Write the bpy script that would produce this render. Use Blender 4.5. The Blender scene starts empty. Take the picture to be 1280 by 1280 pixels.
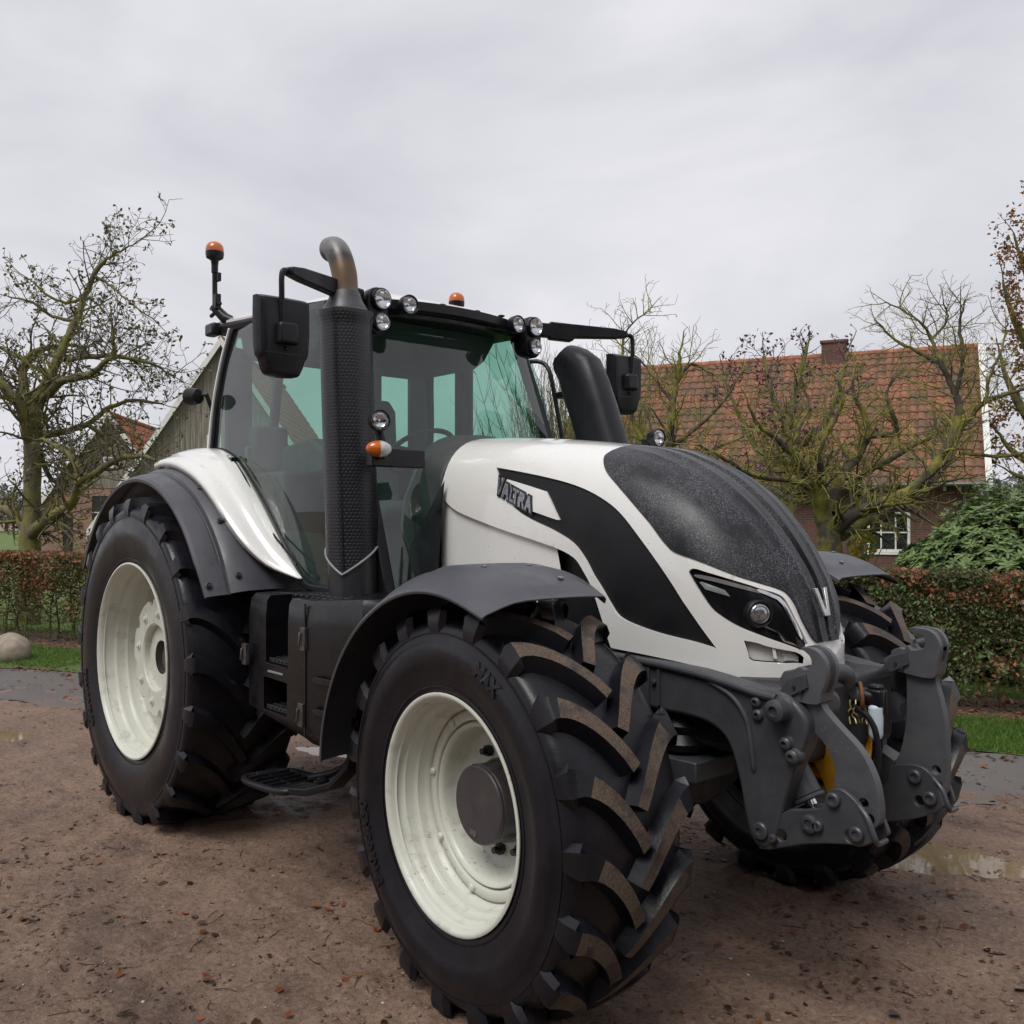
import bpy, bmesh, math, random
import numpy as np
from mathutils import Vector, Matrix, noise
from mathutils.geometry import delaunay_2d_cdt
R = math.radians
sc = bpy.context.scene
COL = sc.collection

# ------------------------------------------------------------------ camera
cam_d = bpy.data.cameras.new('camera')
cam = bpy.data.objects.new('camera', cam_d)
COL.objects.link(cam)
cam.location = (5.5965, -3.2058, 1.7333)
cam.rotation_euler = (R(90) + 0.0073, 0, 2.4218 - R(90))
cam_d.sensor_fit = 'HORIZONTAL'
cam_d.sensor_width = 36.0
cam_d.lens = 36.0 * 1184.6 / 1280.0
cam_d.clip_start = 0.05
cam_d.clip_end = 3000
sc.camera = cam

# ------------------------------------------------------------------ world: overcast sky
SUN_EL, SUN_AZ = R(58), R(-75)          # azimuth of the direction TO the sun, from +X towards +Y
w = bpy.data.worlds.new('World')
sc.world = w
w.use_nodes = True
nt = w.node_tree
nt.nodes.clear()
def wn(t, **k):
    n = nt.nodes.new(t)
    for a, b in k.items():
        setattr(n, a, b)
    return n
out = wn('ShaderNodeOutputWorld'); bg = wn('ShaderNodeBackground')
sky = wn('ShaderNodeTexSky', sky_type='NISHITA', sun_disc=False, sun_elevation=SUN_EL, sun_rotation=R(90) - SUN_AZ)
sky.air_density = 1.0; sky.dust_density = 3.0
hs = wn('ShaderNodeHueSaturation'); hs.inputs['Saturation'].default_value = 0.1; hs.inputs['Value'].default_value = 0.7
tc = wn('ShaderNodeTexCoord'); mp = wn('ShaderNodeMapping')
mp.inputs['Scale'].default_value = (1.0, 1.0, 2.6); mp.inputs['Location'].default_value = (0.3, 1.7, 0.2)
nz = wn('ShaderNodeTexNoise'); nz.inputs['Scale'].default_value = 2.1; nz.inputs['Detail'].default_value = 7; nz.inputs['Roughness'].default_value = 0.5
nz.inputs['Distortion'].default_value = 0.35
cr = wn('ShaderNodeValToRGB')
cr.color_ramp.elements[0].position = 0.34; cr.color_ramp.elements[0].color = (6.3, 6.3, 6.95, 1)
cr.color_ramp.elements[1].position = 0.66; cr.color_ramp.elements[1].color = (8.7, 8.65, 9.15, 1)
mx = wn('ShaderNodeMixRGB'); mx.inputs[0].default_value = 0.86
L = nt.links.new
L(tc.outputs['Generated'], mp.inputs['Vector']); L(mp.outputs[0], nz.inputs['Vector']); L(nz.outputs['Fac'], cr.inputs['Fac'])
L(sky.outputs[0], hs.inputs['Color']); L(hs.outputs[0], mx.inputs[1]); L(cr.outputs[0], mx.inputs[2])
L(mx.outputs[0], bg.inputs['Color']); bg.inputs['Strength'].default_value = 0.072
L(bg.outputs[0], out.inputs['Surface'])

sun_d = bpy.data.lights.new('sun', 'SUN'); sun_d.energy = 1.5; sun_d.angle = R(30); sun_d.color = (1.0, 0.97, 0.93)
sun = bpy.data.objects.new('sun', sun_d); COL.objects.link(sun)
sun.rotation_euler = Vector((-math.cos(SUN_EL) * math.cos(SUN_AZ), -math.cos(SUN_EL) * math.sin(SUN_AZ), -math.sin(SUN_EL))).to_track_quat('-Z', 'Y').to_euler()
sc.view_settings.view_transform = 'Standard'; sc.view_settings.look = 'None'
sc.view_settings.exposure = 0.60; sc.view_settings.gamma = 1.0
try:
    sc.cycles.max_bounces = 8; sc.cycles.transparent_max_bounces = 24
except Exception:
    pass

# ------------------------------------------------------------------ materials
def node_mat(name):
    m = bpy.data.materials.new(name); m.use_nodes = True
    return m, m.node_tree, m.node_tree.nodes['Principled BSDF']
def N(t, ty, **k):
    n = t.nodes.new(ty)
    for a, b in k.items():
        if a in ('inp',):
            for kk, vv in b.items():
                n.inputs[kk].default_value = vv
        else:
            setattr(n, a, b)
    return n
def ramp(t, fac, stops):
    r = t.nodes.new('ShaderNodeValToRGB'); e = r.color_ramp.elements
    while len(e) < len(stops):
        e.new(0.5)
    for el, (p, c) in zip(e, stops):
        el.position = p; el.color = (*c, 1) if len(c) == 3 else c
    t.links.new(fac, r.inputs['Fac'])
    return r.outputs['Color']
def g(v):
    return (v, v, v)
def noise_out(t, scale, detail=4, rough=0.55, coord='Object', stretch=None, dist=0.0):
    tc = t.nodes.new('ShaderNodeTexCoord'); n = t.nodes.new('ShaderNodeTexNoise')
    n.inputs['Scale'].default_value = scale; n.inputs['Detail'].default_value = detail; n.inputs['Roughness'].default_value = rough
    n.inputs['Distortion'].default_value = dist
    src = tc.outputs[coord]
    if stretch:
        mp = t.nodes.new('ShaderNodeMapping'); mp.inputs['Scale'].default_value = stretch
        t.links.new(src, mp.inputs['Vector']); src = mp.outputs[0]
    t.links.new(src, n.inputs['Vector'])
    return n.outputs['Fac']
def bump(t, p, h, strength, dist=0.01, prev=None):
    b = t.nodes.new('ShaderNodeBump'); b.inputs['Strength'].default_value = strength; b.inputs['Distance'].default_value = dist
    t.links.new(h, b.inputs['Height'])
    if prev is not None:
        t.links.new(prev, b.inputs['Normal'])
    t.links.new(b.outputs[0], p.inputs['Normal'])
    return b.outputs[0]
MATS = {}
def simple(name, col, rough=0.5, metal=0.0, var=0.15, scale=6.0, rv=0.12, bmp=0.0, bscale=120.0, coat=0.0, dirt=None, dscale=3.0, dlo=0.55, dhi=0.7, spec=0.5, stretch=None, speck=None):
    """paint, plastic or metal with uneven tone, uneven gloss, fine grain and an optional dirt colour in patches"""
    m, t, p = node_mat(name)
    f = noise_out(t, scale, 6, 0.6, stretch=stretch)
    a = tuple(c * (1 - var) for c in col); b = tuple(min(1, c * (1 + var)) for c in col)
    c = ramp(t, f, [(0.3, a), (0.7, b)])
    if dirt:
        df = noise_out(t, dscale, 8, 0.68, stretch=stretch)
        dm = ramp(t, df, [(dlo, g(0)), (dhi, g(1))])
        mxn = t.nodes.new('ShaderNodeMixRGB'); t.links.new(dm, mxn.inputs[0]); t.links.new(c, mxn.inputs[1]); mxn.inputs[2].default_value = (*dirt, 1)
        c = mxn.outputs[0]
    if speck:
        a1 = ramp(t, noise_out(t, 75, 2, .5), [(speck[1], g(0)), (speck[1] + .03, g(1))]); a2 = ramp(t, noise_out(t, 2.2, 4, .6), [(.45, g(0)), (.65, g(1))])
        mm = t.nodes.new('ShaderNodeMixRGB'); mm.blend_type = 'MULTIPLY'; mm.inputs[0].default_value = 1; t.links.new(a1, mm.inputs[1]); t.links.new(a2, mm.inputs[2])
        sx = t.nodes.new('ShaderNodeMixRGB'); t.links.new(mm.outputs[0], sx.inputs[0]); t.links.new(c, sx.inputs[1]); sx.inputs[2].default_value = (*speck[0], 1); c = sx.outputs[0]
    t.links.new(c, p.inputs['Base Color'])
    f2 = noise_out(t, scale * 2.3, 5, 0.6)
    rr = ramp(t, f2, [(0.3, g(max(0.02, rough - rv))), (0.7, g(min(1, rough + rv)))])
    t.links.new(rr, p.inputs['Roughness'])
    p.inputs['Metallic'].default_value = metal
    p.inputs['Coat Weight'].default_value = coat; p.inputs['Coat Roughness'].default_value = 0.08
    p.inputs['Specular IOR Level'].default_value = spec
    if bmp:
        bump(t, p, noise_out(t, bscale, 3, 0.6), bmp, 0.002)
    MATS[name] = m
    return m

WHITE = simple('white_paint', (0.74, 0.74, 0.71), 0.24, var=0.03, rv=0.07, coat=0.9, scale=3, speck=((.30, .25, .20), .70), dirt=(0.55, 0.48, 0.44), dscale=3, dlo=0.55, dhi=1.0)
RIMW = simple('rim_paint', (0.56, 0.57, 0.50), 0.42, var=0.05, rv=0.08, coat=0.1, scale=4, dirt=(0.26, 0.22, 0.17), dscale=9, dlo=0.55, dhi=0.82, bmp=0.05, speck=((.16, .12, .09), .66))
PLAST = simple('black_plastic', (0.009, 0.009, 0.012), 0.36, var=0.3, rv=0.14, scale=5, bmp=0.25, bscale=260, dirt=(0.022, 0.020, 0.021), dscale=4, dlo=0.5, dhi=0.9, spec=.3)
GLOSSB = simple('gloss_black', (0.008, 0.008, 0.010), 0.14, var=0.2, rv=0.05)
FENDP = simple('fender_rubber', (0.060, 0.062, 0.073), 0.40, var=0.2, rv=0.14, scale=3.5, bmp=0.2, bscale=300, dirt=(0.022, 0.02, 0.022), dscale=9, dlo=0.62, dhi=0.7)
CASTM = simple('grey_casting', (0.046, 0.048, 0.055), 0.42, var=0.18, rv=0.12, scale=7, bmp=0.35, bscale=90, dirt=(0.07, 0.066, 0.064), dscale=7, dlo=0.55, dhi=0.9)
DARKM = simple('dark_metal', (0.014, 0.014, 0.016), 0.5, var=0.3, rv=0.15, scale=8, bmp=0.3, bscale=70, dirt=(0.05, 0.037, 0.026), dscale=6, dlo=0.6, dhi=0.8)
LITWORN = simple('lit_worn_casting', (0.075, 0.078, 0.086), 0.42, var=0.18, rv=0.12, scale=6, bmp=0.3, bscale=90, dirt=(0.035, 0.034, 0.036), dscale=5, dlo=0.5, dhi=0.85, speck=((.16, .13, .10), .68))  # casting grey made paler for wear and for the sky-lit arm faces
TANKP = simple('tank_plastic', (0.006, 0.006, 0.008), 0.30, var=0.3, rv=0.12, scale=4, bmp=0.15, bscale=200, dirt=(0.012, 0.011, 0.012), dscale=3, dlo=0.5, dhi=0.85, spec=.35, speck=((.05, .042, .035), .71))
STEEL = simple('bare_steel', (0.30, 0.30, 0.30), 0.32, metal=0.9, var=0.2, rv=0.1)
CHROME = simple('chrome_trim', (0.62, 0.62, 0.62), 0.16, metal=1.0, var=0.08, rv=0.06)
RUST = simple('rusty_steel', (0.14, 0.055, 0.025), 0.8, var=0.45, scale=20, bmp=0.4, bscale=150)
YELLOW = simple('yellow_guard', (0.62, 0.30, 0.02), 0.4, var=0.15, scale=9, dirt=(0.12, 0.08, 0.04), dscale=10, dlo=0.6, dhi=0.8)
HUBM = simple('hub_paint', (0.050, 0.044, 0.047), 0.36, var=0.12, rv=0.1, scale=8, dirt=(0.09, 0.075, 0.065), dscale=6, dlo=0.55, dhi=0.9)
INTER = simple('cab_interior', (0.05, 0.055, 0.055), 0.65, var=0.2)
SEATM = simple('seat_fabric', (0.10, 0.12, 0.12), 0.85, var=0.2, bmp=0.4, bscale=200)
GREYP = simple('grey_plastic', (0.20, 0.22, 0.22), 0.5, var=0.1)

# ------------------------------------------------------------------ mesh builder
class MB:
    def __init__(s):
        s.v = []; s.f = []; s.m = []
    def add(s, vs, fs, mi=0, mat=None):
        o = len(s.v)
        if mat is not None:
            vs = [mat @ Vector(p) for p in vs]
        s.v += [tuple(p) for p in vs]
        s.f += [tuple(i + o for i in f) for f in fs]
        s.m += [mi] * len(fs)
        return s
    def box(s, c, d, mi=0, rot=None, taper=None):
        x, y, z = d[0] / 2, d[1] / 2, d[2] / 2
        vs = [(-x, -y, -z), (x, -y, -z), (x, y, -z), (-x, y, -z), (-x, -y, z), (x, -y, z), (x, y, z), (-x, y, z)]
        if taper:
            vs = [(a * taper if k > 3 else a, b * taper if k > 3 else b, cc) for k, (a, b, cc) in enumerate(vs)]
        M = Matrix.Translation(Vector(c)) @ (rot.to_4x4() if rot is not None else Matrix())
        return s.add(vs, [(0, 3, 2, 1), (4, 5, 6, 7), (0, 1, 5, 4), (1, 2, 6, 5), (2, 3, 7, 6), (3, 0, 4, 7)], mi, M)
    def tube(s, pts, r, n=10, mi=0, caps=True, closed=False):
        pts = [Vector(p) for p in pts]
        rs = r if isinstance(r, (list, tuple)) else [r] * len(pts)
        vs = []; prev = None
        for i, p in enumerate(pts):
            t = (pts[min(i + 1, len(pts) - 1)] - pts[max(i - 1, 0)])
            if t.length < 1e-9:
                t = Vector((0, 0, 1))
            t.normalize()
            if prev is None:
                a = Vector((0, 0, 1)) if abs(t.z) < 0.9 else Vector((1, 0, 0))
                u = t.cross(a).normalized()
            else:
                u = (prev - t * prev.dot(t))
                u = u.normalized() if u.length > 1e-6 else t.orthogonal().normalized()
            prev = u; w2 = t.cross(u)
            for k in range(n):
                an = 2 * math.pi * k / n
                vs.append(p + (u * math.cos(an) + w2 * math.sin(an)) * rs[i])
        fs = [(i * n + k, i * n + (k + 1) % n, (i + 1) * n + (k + 1) % n, (i + 1) * n + k) for i in range(len(pts) - 1) for k in range(n)]
        if caps:
            fs += [tuple(range(n))[::-1], tuple((len(pts) - 1) * n + k for k in range(n))]
        return s.add(vs, fs, mi)
    def cyl(s, a, b, r, n=24, mi=0, r2=None):
        return s.tube([a, b], [r, r if r2 is None else r2], n, mi)
    def lathe(s, prof, c, axis=(0, 0, 1), n=32, mi=0, cap=True):
        """prof: (radius, height along axis)"""
        ax = Vector(axis).normalized(); u = ax.orthogonal().normalized(); w2 = ax.cross(u); c = Vector(c)
        vs = [c + ax * h + (u * math.cos(2 * math.pi * k / n) + w2 * math.sin(2 * math.pi * k / n)) * max(r, 1e-4) for r, h in prof for k in range(n)]
        fs = [(i * n + k, i * n + (k + 1) % n, (i + 1) * n + (k + 1) % n, (i + 1) * n + k) for i in range(len(prof) - 1) for k in range(n)]
        if cap:
            fs += [tuple(range(n))[::-1], tuple((len(prof) - 1) * n + k for k in range(n))]
        return s.add(vs, fs, mi)
    def ball(s, c, r, n=20, mi=0, sc3=(1, 1, 1), rot=None):
        vs = []; m = n // 2
        M = Matrix.Translation(Vector(c)) @ (rot.to_4x4() if rot is not None else Matrix())
        for i in range(m + 1):
            th = math.pi * i / m
            for k in range(n):
                ph = 2 * math.pi * k / n
                vs.append((r * sc3[0] * math.sin(th) * math.cos(ph), r * sc3[1] * math.sin(th) * math.sin(ph), r * sc3[2] * math.cos(th)))
        fs = [(i * n + k, (i + 1) * n + k, (i + 1) * n + (k + 1) % n, i * n + (k + 1) % n) for i in range(m) for k in range(n)]
        return s.add(vs, fs, mi, M)
    def plate(s, pts, n, th, mi=0):
        """closed 3D outline extruded by th along n"""
        n = Vector(n).normalized(); a = [Vector(p) for p in pts]; k = len(a)
        b = [p + n * th for p in a]
        return s.add(a + b, [tuple(range(k))[::-1], tuple(range(k, 2 * k))] + [(i, (i + 1) % k, k + (i + 1) % k, k + i) for i in range(k)], mi)
    def xz(s, pts, y0, y1, mi=0):
        """outline in the XZ plane between y0 and y1"""
        return s.plate([(x, y0, z) for x, z in pts], (0, 1 if y1 > y0 else -1, 0), abs(y1 - y0), mi)
    def loft(s, secs, mi=0, closed=True, caps=True):
        n = len(secs[0]); vs = [p for q in secs for p in q]
        rng = range(n) if closed else range(n - 1)
        fs = [(i * n + k, i * n + (k + 1) % n, (i + 1) * n + (k + 1) % n, (i + 1) * n + k) for i in range(len(secs) - 1) for k in rng]
        if caps and closed:
            fs += [tuple(range(n))[::-1], tuple((len(secs) - 1) * n + k for k in range(n))]
        return s.add(vs, fs, mi)
    def mirror(s):
        """copy mirrored in y"""
        q = MB(); q.v = [(x, -y, z) for x, y, z in s.v]; q.f = [f[::-1] for f in s.f]; q.m = list(s.m)
        return q
    def join(s, o):
        k = len(s.v); s.v += o.v; s.f += [tuple(i + k for i in f) for f in o.f]; s.m += o.m
        return s
    def mesh(s, name, mats, ang=35, recalc=True, weld=False):
        me = bpy.data.meshes.new(name); me.from_pydata(s.v, [], s.f)
        for m in (mats if isinstance(mats, (list, tuple)) else [mats]):
            me.materials.append(m)
        me.polygons.foreach_set('material_index', s.m)
        if recalc or weld:
            bm = bmesh.new(); bm.from_mesh(me)
            if weld:
                bmesh.ops.remove_doubles(bm, verts=bm.verts, dist=1e-4)
            if recalc:
                bmesh.ops.recalc_face_normals(bm, faces=bm.faces)
            bm.to_mesh(me); bm.free()
        me.polygons.foreach_set('use_smooth', [True] * len(me.polygons))
        me.update()
        me.set_sharp_from_angle(angle=R(ang))
        return me
    def build(s, name, mats, parent=None, bevel=0.0, seg=2, ang=35, recalc=True, weld=False, label=None):
        me = s.mesh(name, mats, ang, recalc, weld)
        return link(name, me, parent, bevel, seg, label)
def link(name, me, parent=None, bevel=0.0, seg=2, label=None):
    o = bpy.data.objects.new(name, me); COL.objects.link(o)
    if parent is not None:
        o.parent = parent
    if bevel:
        b = o.modifiers.new('bevel', 'BEVEL'); b.width = bevel; b.segments = seg; b.limit_method = 'ANGLE'; b.angle_limit = R(32)
        b.harden_normals = False
    if label:
        o['label'] = label
    return o
def tag(o, label=None, cat=None, group=None, kind=None):
    for k, v in (('label', label), ('category', cat), ('group', group), ('kind', kind)):
        if v is not None:
            o[k] = v
    return o
def empty(name, loc=(0, 0, 0), rz=0.0):
    o = bpy.data.objects.new(name, None); COL.objects.link(o); o.location = loc; o.rotation_euler = (0, 0, rz)
    return o
def crv(x, T):
    X = np.array([t[0] for t in T], float); Y = np.array([t[1] for t in T], float)
    h = np.diff(X); d = np.diff(Y) / h; m = np.zeros(len(X))
    for i in range(1, len(X) - 1):
        if d[i - 1] * d[i] > 0:
            w1 = 2 * h[i] + h[i - 1]; w2 = h[i] + 2 * h[i - 1]; m[i] = (w1 + w2) / (w1 / d[i - 1] + w2 / d[i])
    m[0] = d[0]; m[-1] = d[-1]
    x = np.clip(np.asarray(x, float), X[0], X[-1]); k = np.clip(np.searchsorted(X, x) - 1, 0, len(h) - 1)
    t = (x - X[k]) / h[k]
    return (2 * t**3 - 3 * t**2 + 1) * Y[k] + (t**3 - 2 * t**2 + t) * h[k] * m[k] + (-2 * t**3 + 3 * t**2) * Y[k + 1] + (t**3 - t**2) * h[k] * m[k + 1]
def cat(pts, n=6, closed=False, sharp=()):
    """Catmull-Rom resampling of a polyline; indices in sharp stay corners"""
    P = [Vector(p) for p in pts]; k = len(P); out = []
    for i in range(k if closed else k - 1):
        p1, p2 = P[i], P[(i + 1) % k]
        p0 = P[i - 1] if (closed or i > 0) and i not in sharp else p1
        p3 = P[(i + 2) % k] if (closed or i + 2 < k) and (i + 1) % k not in sharp else p2
        for j in range(n):
            t = j / n
            out.append(0.5 * ((2 * p1) + (p2 - p0) * t + (2 * p0 - 5 * p1 + 4 * p2 - p3) * t * t + (3 * p1 - p0 - 3 * p2 + p3) * t**3))
    if not closed:
        out.append(P[-1])
    return [tuple(p) for p in out]
def inside(x, y, poly):
    c = False; j = len(poly) - 1
    for i in range(len(poly)):
        xi, yi = poly[i]; xj, yj = poly[j]
        if (yi > y) != (yj > y) and x < (xj - xi) * (y - yi) / (yj - yi) + xi:
            c = not c
        j = i
    return c
# ================================================================== TRACTOR
tractor = empty('tractor')
tag(tractor, 'large white and black farm tractor with muddy tyres parked on the dirt yard', 'tractor')

# ---------------- bonnet surface: arc length a along the centre line, s from lip (0) to centre line (1)
ZC = [(1.75,2.150),(2.1,2.135),(2.5,2.10),(2.8,2.06),(3.0,2.018),(3.15,1.965),(3.3,1.89),(3.42,1.80),(3.52,1.698),(3.60,1.592),(3.66,1.49),(3.69,1.40),(3.71,1.30),(3.735,1.22)]
WW = [(1.75,.435),(2.5,.435),(2.9,.425),(3.2,.40),(3.4,.365),(3.5,.33),(3.58,.285),(3.64,.235),(3.69,.175),(3.715,.12),(3.735,.02)]
ZL = [(1.75,1.30),(2.9,1.225),(3.36,1.19),(3.58,1.143),(3.66,1.145),(3.735,1.185)]
SSH = [(1.75,.35),(3.5,.35),(3.735,.3)]
NN = [(1.75,3.4),(2.8,3.2),(3.3,2.8),(3.6,2.4),(3.735,2.0)]
_xs = np.linspace(1.75, 3.735, 3000); _zz = crv(_xs, ZC)
_al = np.concatenate([[0], np.cumsum(np.hypot(np.diff(_xs), np.diff(_zz)))]); AL = float(_al[-1])
_T = {k: crv(_xs, v) for k, v in (('zc', ZC), ('W', WW), ('zl', ZL), ('ss', SSH), ('n', NN))}
def bon(a, s):
    X = float(np.interp(a, _al, _xs)); q = lambda k: float(np.interp(X, _xs, _T[k]))
    zc, W, zl, n = q('zc'), q('W'), q('zl'), q('n'); zs = zl + q('ss') * (zc - zl); k = .32
    if s < k:
        y, z = W, zl + (zs - zl) * s / k
    else:
        ph = (s - k) / (1 - k) * math.pi / 2; c = max(math.cos(ph), 1e-6); sn = max(math.sin(ph), 1e-6); r = (c**n + sn**n) ** (-1 / n)
        y, z = W * c * r, zs + (zc - zs) * sn * r
    y *= 1 - .05 * min(max((zs - z) / .4, 0), 1) ** 2
    return Vector((X, -max(y, 0), z))
def bon_n(a, s):
    e = .004
    da = bon(min(a + e, AL), s) - bon(max(a - e, 0), s); ds = bon(a, min(s + e, 1)) - bon(a, max(s - e, 0))
    n = ds.cross(da)
    if n.length < 1e-10:
        return Vector((1, 0, 0))
    n.normalize()
    return n if n.y <= 0.0001 or s > .98 else -n
_b = bon_n
_sg = -1 if bon_n(1.0, .2).y > 0 else 1
def bon_n(a, s):
    if s > .985:
        d = bon(min(a + .006, AL), 1) - bon(max(a - .006, 0), 1)
        return Vector((-d.z, 0, d.x)).normalized()
    n = _b(a, s) * _sg
    return n
def crease(a, s):
    """shallow raised band along the middle of the hood cover"""
    p = bon(a, s); y = abs(p.y)
    if a < 1.05:
        return 0
    f = min((a - 1.05) / .25, 1)
    y0 = float(np.interp(a, [1.1, 1.7, 2.35], [.112, .098, .050]))
    e1 = 1 / (1 + math.exp((y - y0) / .010)); e2 = 1 / (1 + math.exp((y - y0 - .075) / .014))
    ridge = math.exp(-((y - y0 - .004) / .010) ** 2) * .009 + math.exp(-((y - y0 - .078) / .010) ** 2) * .006
    return f * (.005 * e1 + .006 * e2 + ridge)
def blade(a, s):
    """the upper shell stands proud of the lower flank"""
    return 0
O_PANEL = [(0.518,0.619),(0.818,0.604),(1.041,0.589),(1.196,0.566),(1.309,0.534),(1.416,0.479),(1.521,0.413),(1.617,0.336),(1.717,0.233),(1.805,0.145),(1.666,0.125),(1.518,0.120),(1.389,0.133),(1.314,0.155),(1.272,0.201),(1.223,0.266),(1.180,0.316),(1.132,0.366),(1.060,0.411),(0.942,0.441),(0.821,0.461),(0.732,0.481),(0.681,0.499),(0.794,0.491),(0.966,0.474),(0.974,0.481),(0.893,0.549),(0.850,0.559),(0.555,0.587)]
O_COVER = [(1.116,0.935),(1.119,0.830),(1.113,0.759),(1.119,0.712),(1.175,0.657),(1.261,0.617),(1.360,0.576),(1.456,0.536),(1.545,0.491),(1.609,0.479),(1.760,0.506),(1.888,0.544),(1.988,0.597),(2.057,0.649),(2.098,0.679),(2.151,0.684),(2.226,0.667),(2.304,0.707),(2.336,0.762),(2.344,0.807)]
O_LAMP = [(1.666,0.439),(1.690,0.459),(1.765,0.479),(1.878,0.519),(1.996,0.576),(2.063,0.624),(2.100,0.644),(2.149,0.632),(2.218,0.612),(2.312,0.614),(2.318,0.524),(2.261,0.434),(2.119,0.373),(1.990,0.348),(1.894,0.336),(1.827,0.338),(1.778,0.348),(1.722,0.386),(1.677,0.421)]
O_RECESS = [(1.942,0.271),(2.006,0.296),(2.068,0.308),(2.197,0.360),(2.285,0.400),(2.312,0.395),(2.306,0.285),(2.162,0.210),(1.988,0.153),(1.964,0.196)]
O_FOLD = [(0.172,0.501),(0.292,0.461),(0.582,0.421),(0.864,0.394),(1.041,0.371),(1.116,0.331),(1.180,0.236),(1.263,0.003)]
O_STRIPL = [(1.113,0.218),(1.148,0.148),(1.220,0.000)]
O_SEAM = [(1.628,0.484),(1.567,0.441),(1.540,0.411)]
O_CHR1 = [(1.714,0.418),(1.725,0.426),(1.840,0.454),(1.870,0.444),(1.746,0.406)]
O_CHR2 = [(1.988,0.561),(1.993,0.571),(2.063,0.614),(2.116,0.632),(2.267,0.587),(2.243,0.554),(2.106,0.604),(2.057,0.589),(1.998,0.559)]
O_CHR3 = [(2.039,0.408),(2.055,0.421),(2.116,0.439),(2.157,0.418),(2.264,0.466),(2.149,0.394),(2.108,0.421)]
O_LENS = [(2.014,0.459)]
O_RIB = [(2.082,0.311),(2.098,0.316),(2.111,0.226),(2.092,0.213)]
O_VENT = [(2.145,0.325),(2.300,0.395),(2.298,0.290),(2.165,0.215)]
O_DRL = [(1.693,0.439),(1.773,0.469),(1.894,0.516),(1.996,0.569),(2.001,0.556),(1.897,0.501),(1.776,0.454),(1.701,0.431)]
O_TXT = [(0.550,0.556),(0.818,0.504)]
ARM_L = [(3.876,1.318),(3.901,1.321),(3.958,1.313),(3.986,1.279),(3.992,1.240),(3.982,1.199),(3.964,1.135),(3.981,1.063),(3.997,0.986),(4.006,0.892),(4.005,0.742),(3.992,0.699),(3.980,0.689),(3.956,0.707),(3.932,0.759),(3.807,0.774),(3.824,0.827),(3.841,0.896),(3.851,0.980),(3.852,1.061),(3.846,1.143),(3.799,1.154),(3.769,1.183),(3.799,1.207),(3.804,1.224),(3.834,1.238),(3.855,1.235),(3.867,1.251),(3.884,1.235),(3.921,1.241),(3.933,1.258),(3.929,1.290),(3.897,1.295),(3.876,1.305)]
ARM_R = [(3.855,1.302),(3.875,1.309),(3.914,1.301),(3.945,1.266),(3.948,1.211),(3.929,1.159),(3.915,1.122),(3.967,1.067),(4.048,0.999),(4.091,0.933),(4.112,0.870),(4.119,0.792),(4.098,0.760),(4.076,0.788),(4.040,0.834),(3.966,0.859),(3.966,0.915),(3.936,0.986),(3.878,1.039),(3.814,1.129),(3.773,1.174),(3.781,1.204),(3.794,1.220),(3.818,1.223),(3.851,1.241),(3.874,1.233),(3.894,1.253),(3.886,1.281)]
LOW_L = [(3.758,0.695),(3.789,0.714),(3.799,0.765),(3.823,0.788),(3.890,0.803),(3.939,0.797),(3.971,0.768),(4.006,0.681),(4.002,0.664),(3.979,0.643),(3.906,0.602),(3.788,0.566),(3.771,0.603)]
LOW_R = [(3.752,0.630),(3.794,0.744),(3.874,0.774),(3.936,0.795),(3.955,0.837),(3.970,0.861),(4.004,0.871),(4.041,0.856),(4.077,0.823),(4.115,0.746),(4.112,0.725),(4.069,0.701),(4.033,0.699),(3.889,0.665)]
FRAME = [(3.165,1.199),(3.371,1.189),(3.568,1.169),(3.716,1.164),(3.825,1.175),(3.870,1.123),(3.905,1.063),(3.879,0.980),(3.840,0.894),(3.800,0.765),(3.766,0.650),(3.731,0.619),(3.676,0.627),(3.650,0.703),(3.624,0.822),(3.591,0.928),(3.550,0.977),(3.480,1.009),(3.371,1.012),(3.280,1.007),(3.237,1.091),(3.165,1.112)]
A0 = 0.13                                   # rear end of the bonnet
cov = [(1.116, 1.0)] + [p for p in O_COVER[:1]] + O_COVER[1:] + [(2.348, .90), (2.35, 1.0)]
P_PANEL = [p[:2] for p in cat([(a, s, 0) for a, s in O_PANEL], 4, True, (0, 9, 22, 25, 28))]
P_COVER = [p[:2] for p in cat([(a, s, 0) for a, s in cov], 4, False, (0,))]
P_LAMP = [p[:2] for p in cat([(a, s, 0) for a, s in O_LAMP], 4, True, (9, 10))]
P_REC = [p[:2] for p in cat([(a, s, 0) for a, s in O_RECESS], 3, True, (0, 5, 6, 9))]
fold = [p[:2] for p in cat([(A0, .512, 0)] + [(a, s, 0) for a, s in O_FOLD], 4)]
# the lower flank: everything behind the fold line; its rear part is white sheet, its front part a dark screen
P_LOW = [(A0, 0.0)] + fold[:-1] + [(fold[-1][0], 0.0)]
MID = 0.95
P_FLANK = [(A0 - .001, 0.0)] + [p for p in fold if p[0] < MID] + [(MID, .40), (MID + .03, .30), (MID - .08, 0.0)]
sink = dict(panel=.010, lamp=.012, rec=.028, flank=.018, screen=.055)
def region(a, s):
    if inside(a, s, P_COVER): return 'cover'
    if inside(a, s, P_LAMP): return 'lamp'
    if inside(a, s, P_PANEL): return 'panel'
    if inside(a, s, P_REC): return 'rec'
    if inside(a, s, P_LOW):
        return 'flank' if inside(a, s, P_FLANK) else 'screen'
    return 'shell'
KS = 1.15
loops = []
def addl(pts, closed=True):
    loops.append(([(a, s * KS) for a, s in pts], closed))
addl([(A0, 0), (AL - .001, 0), (AL - .001, 1), (A0, 1)]); addl(P_COVER[:], False); addl(P_PANEL); addl(P_LAMP); addl(P_REC)
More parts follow.
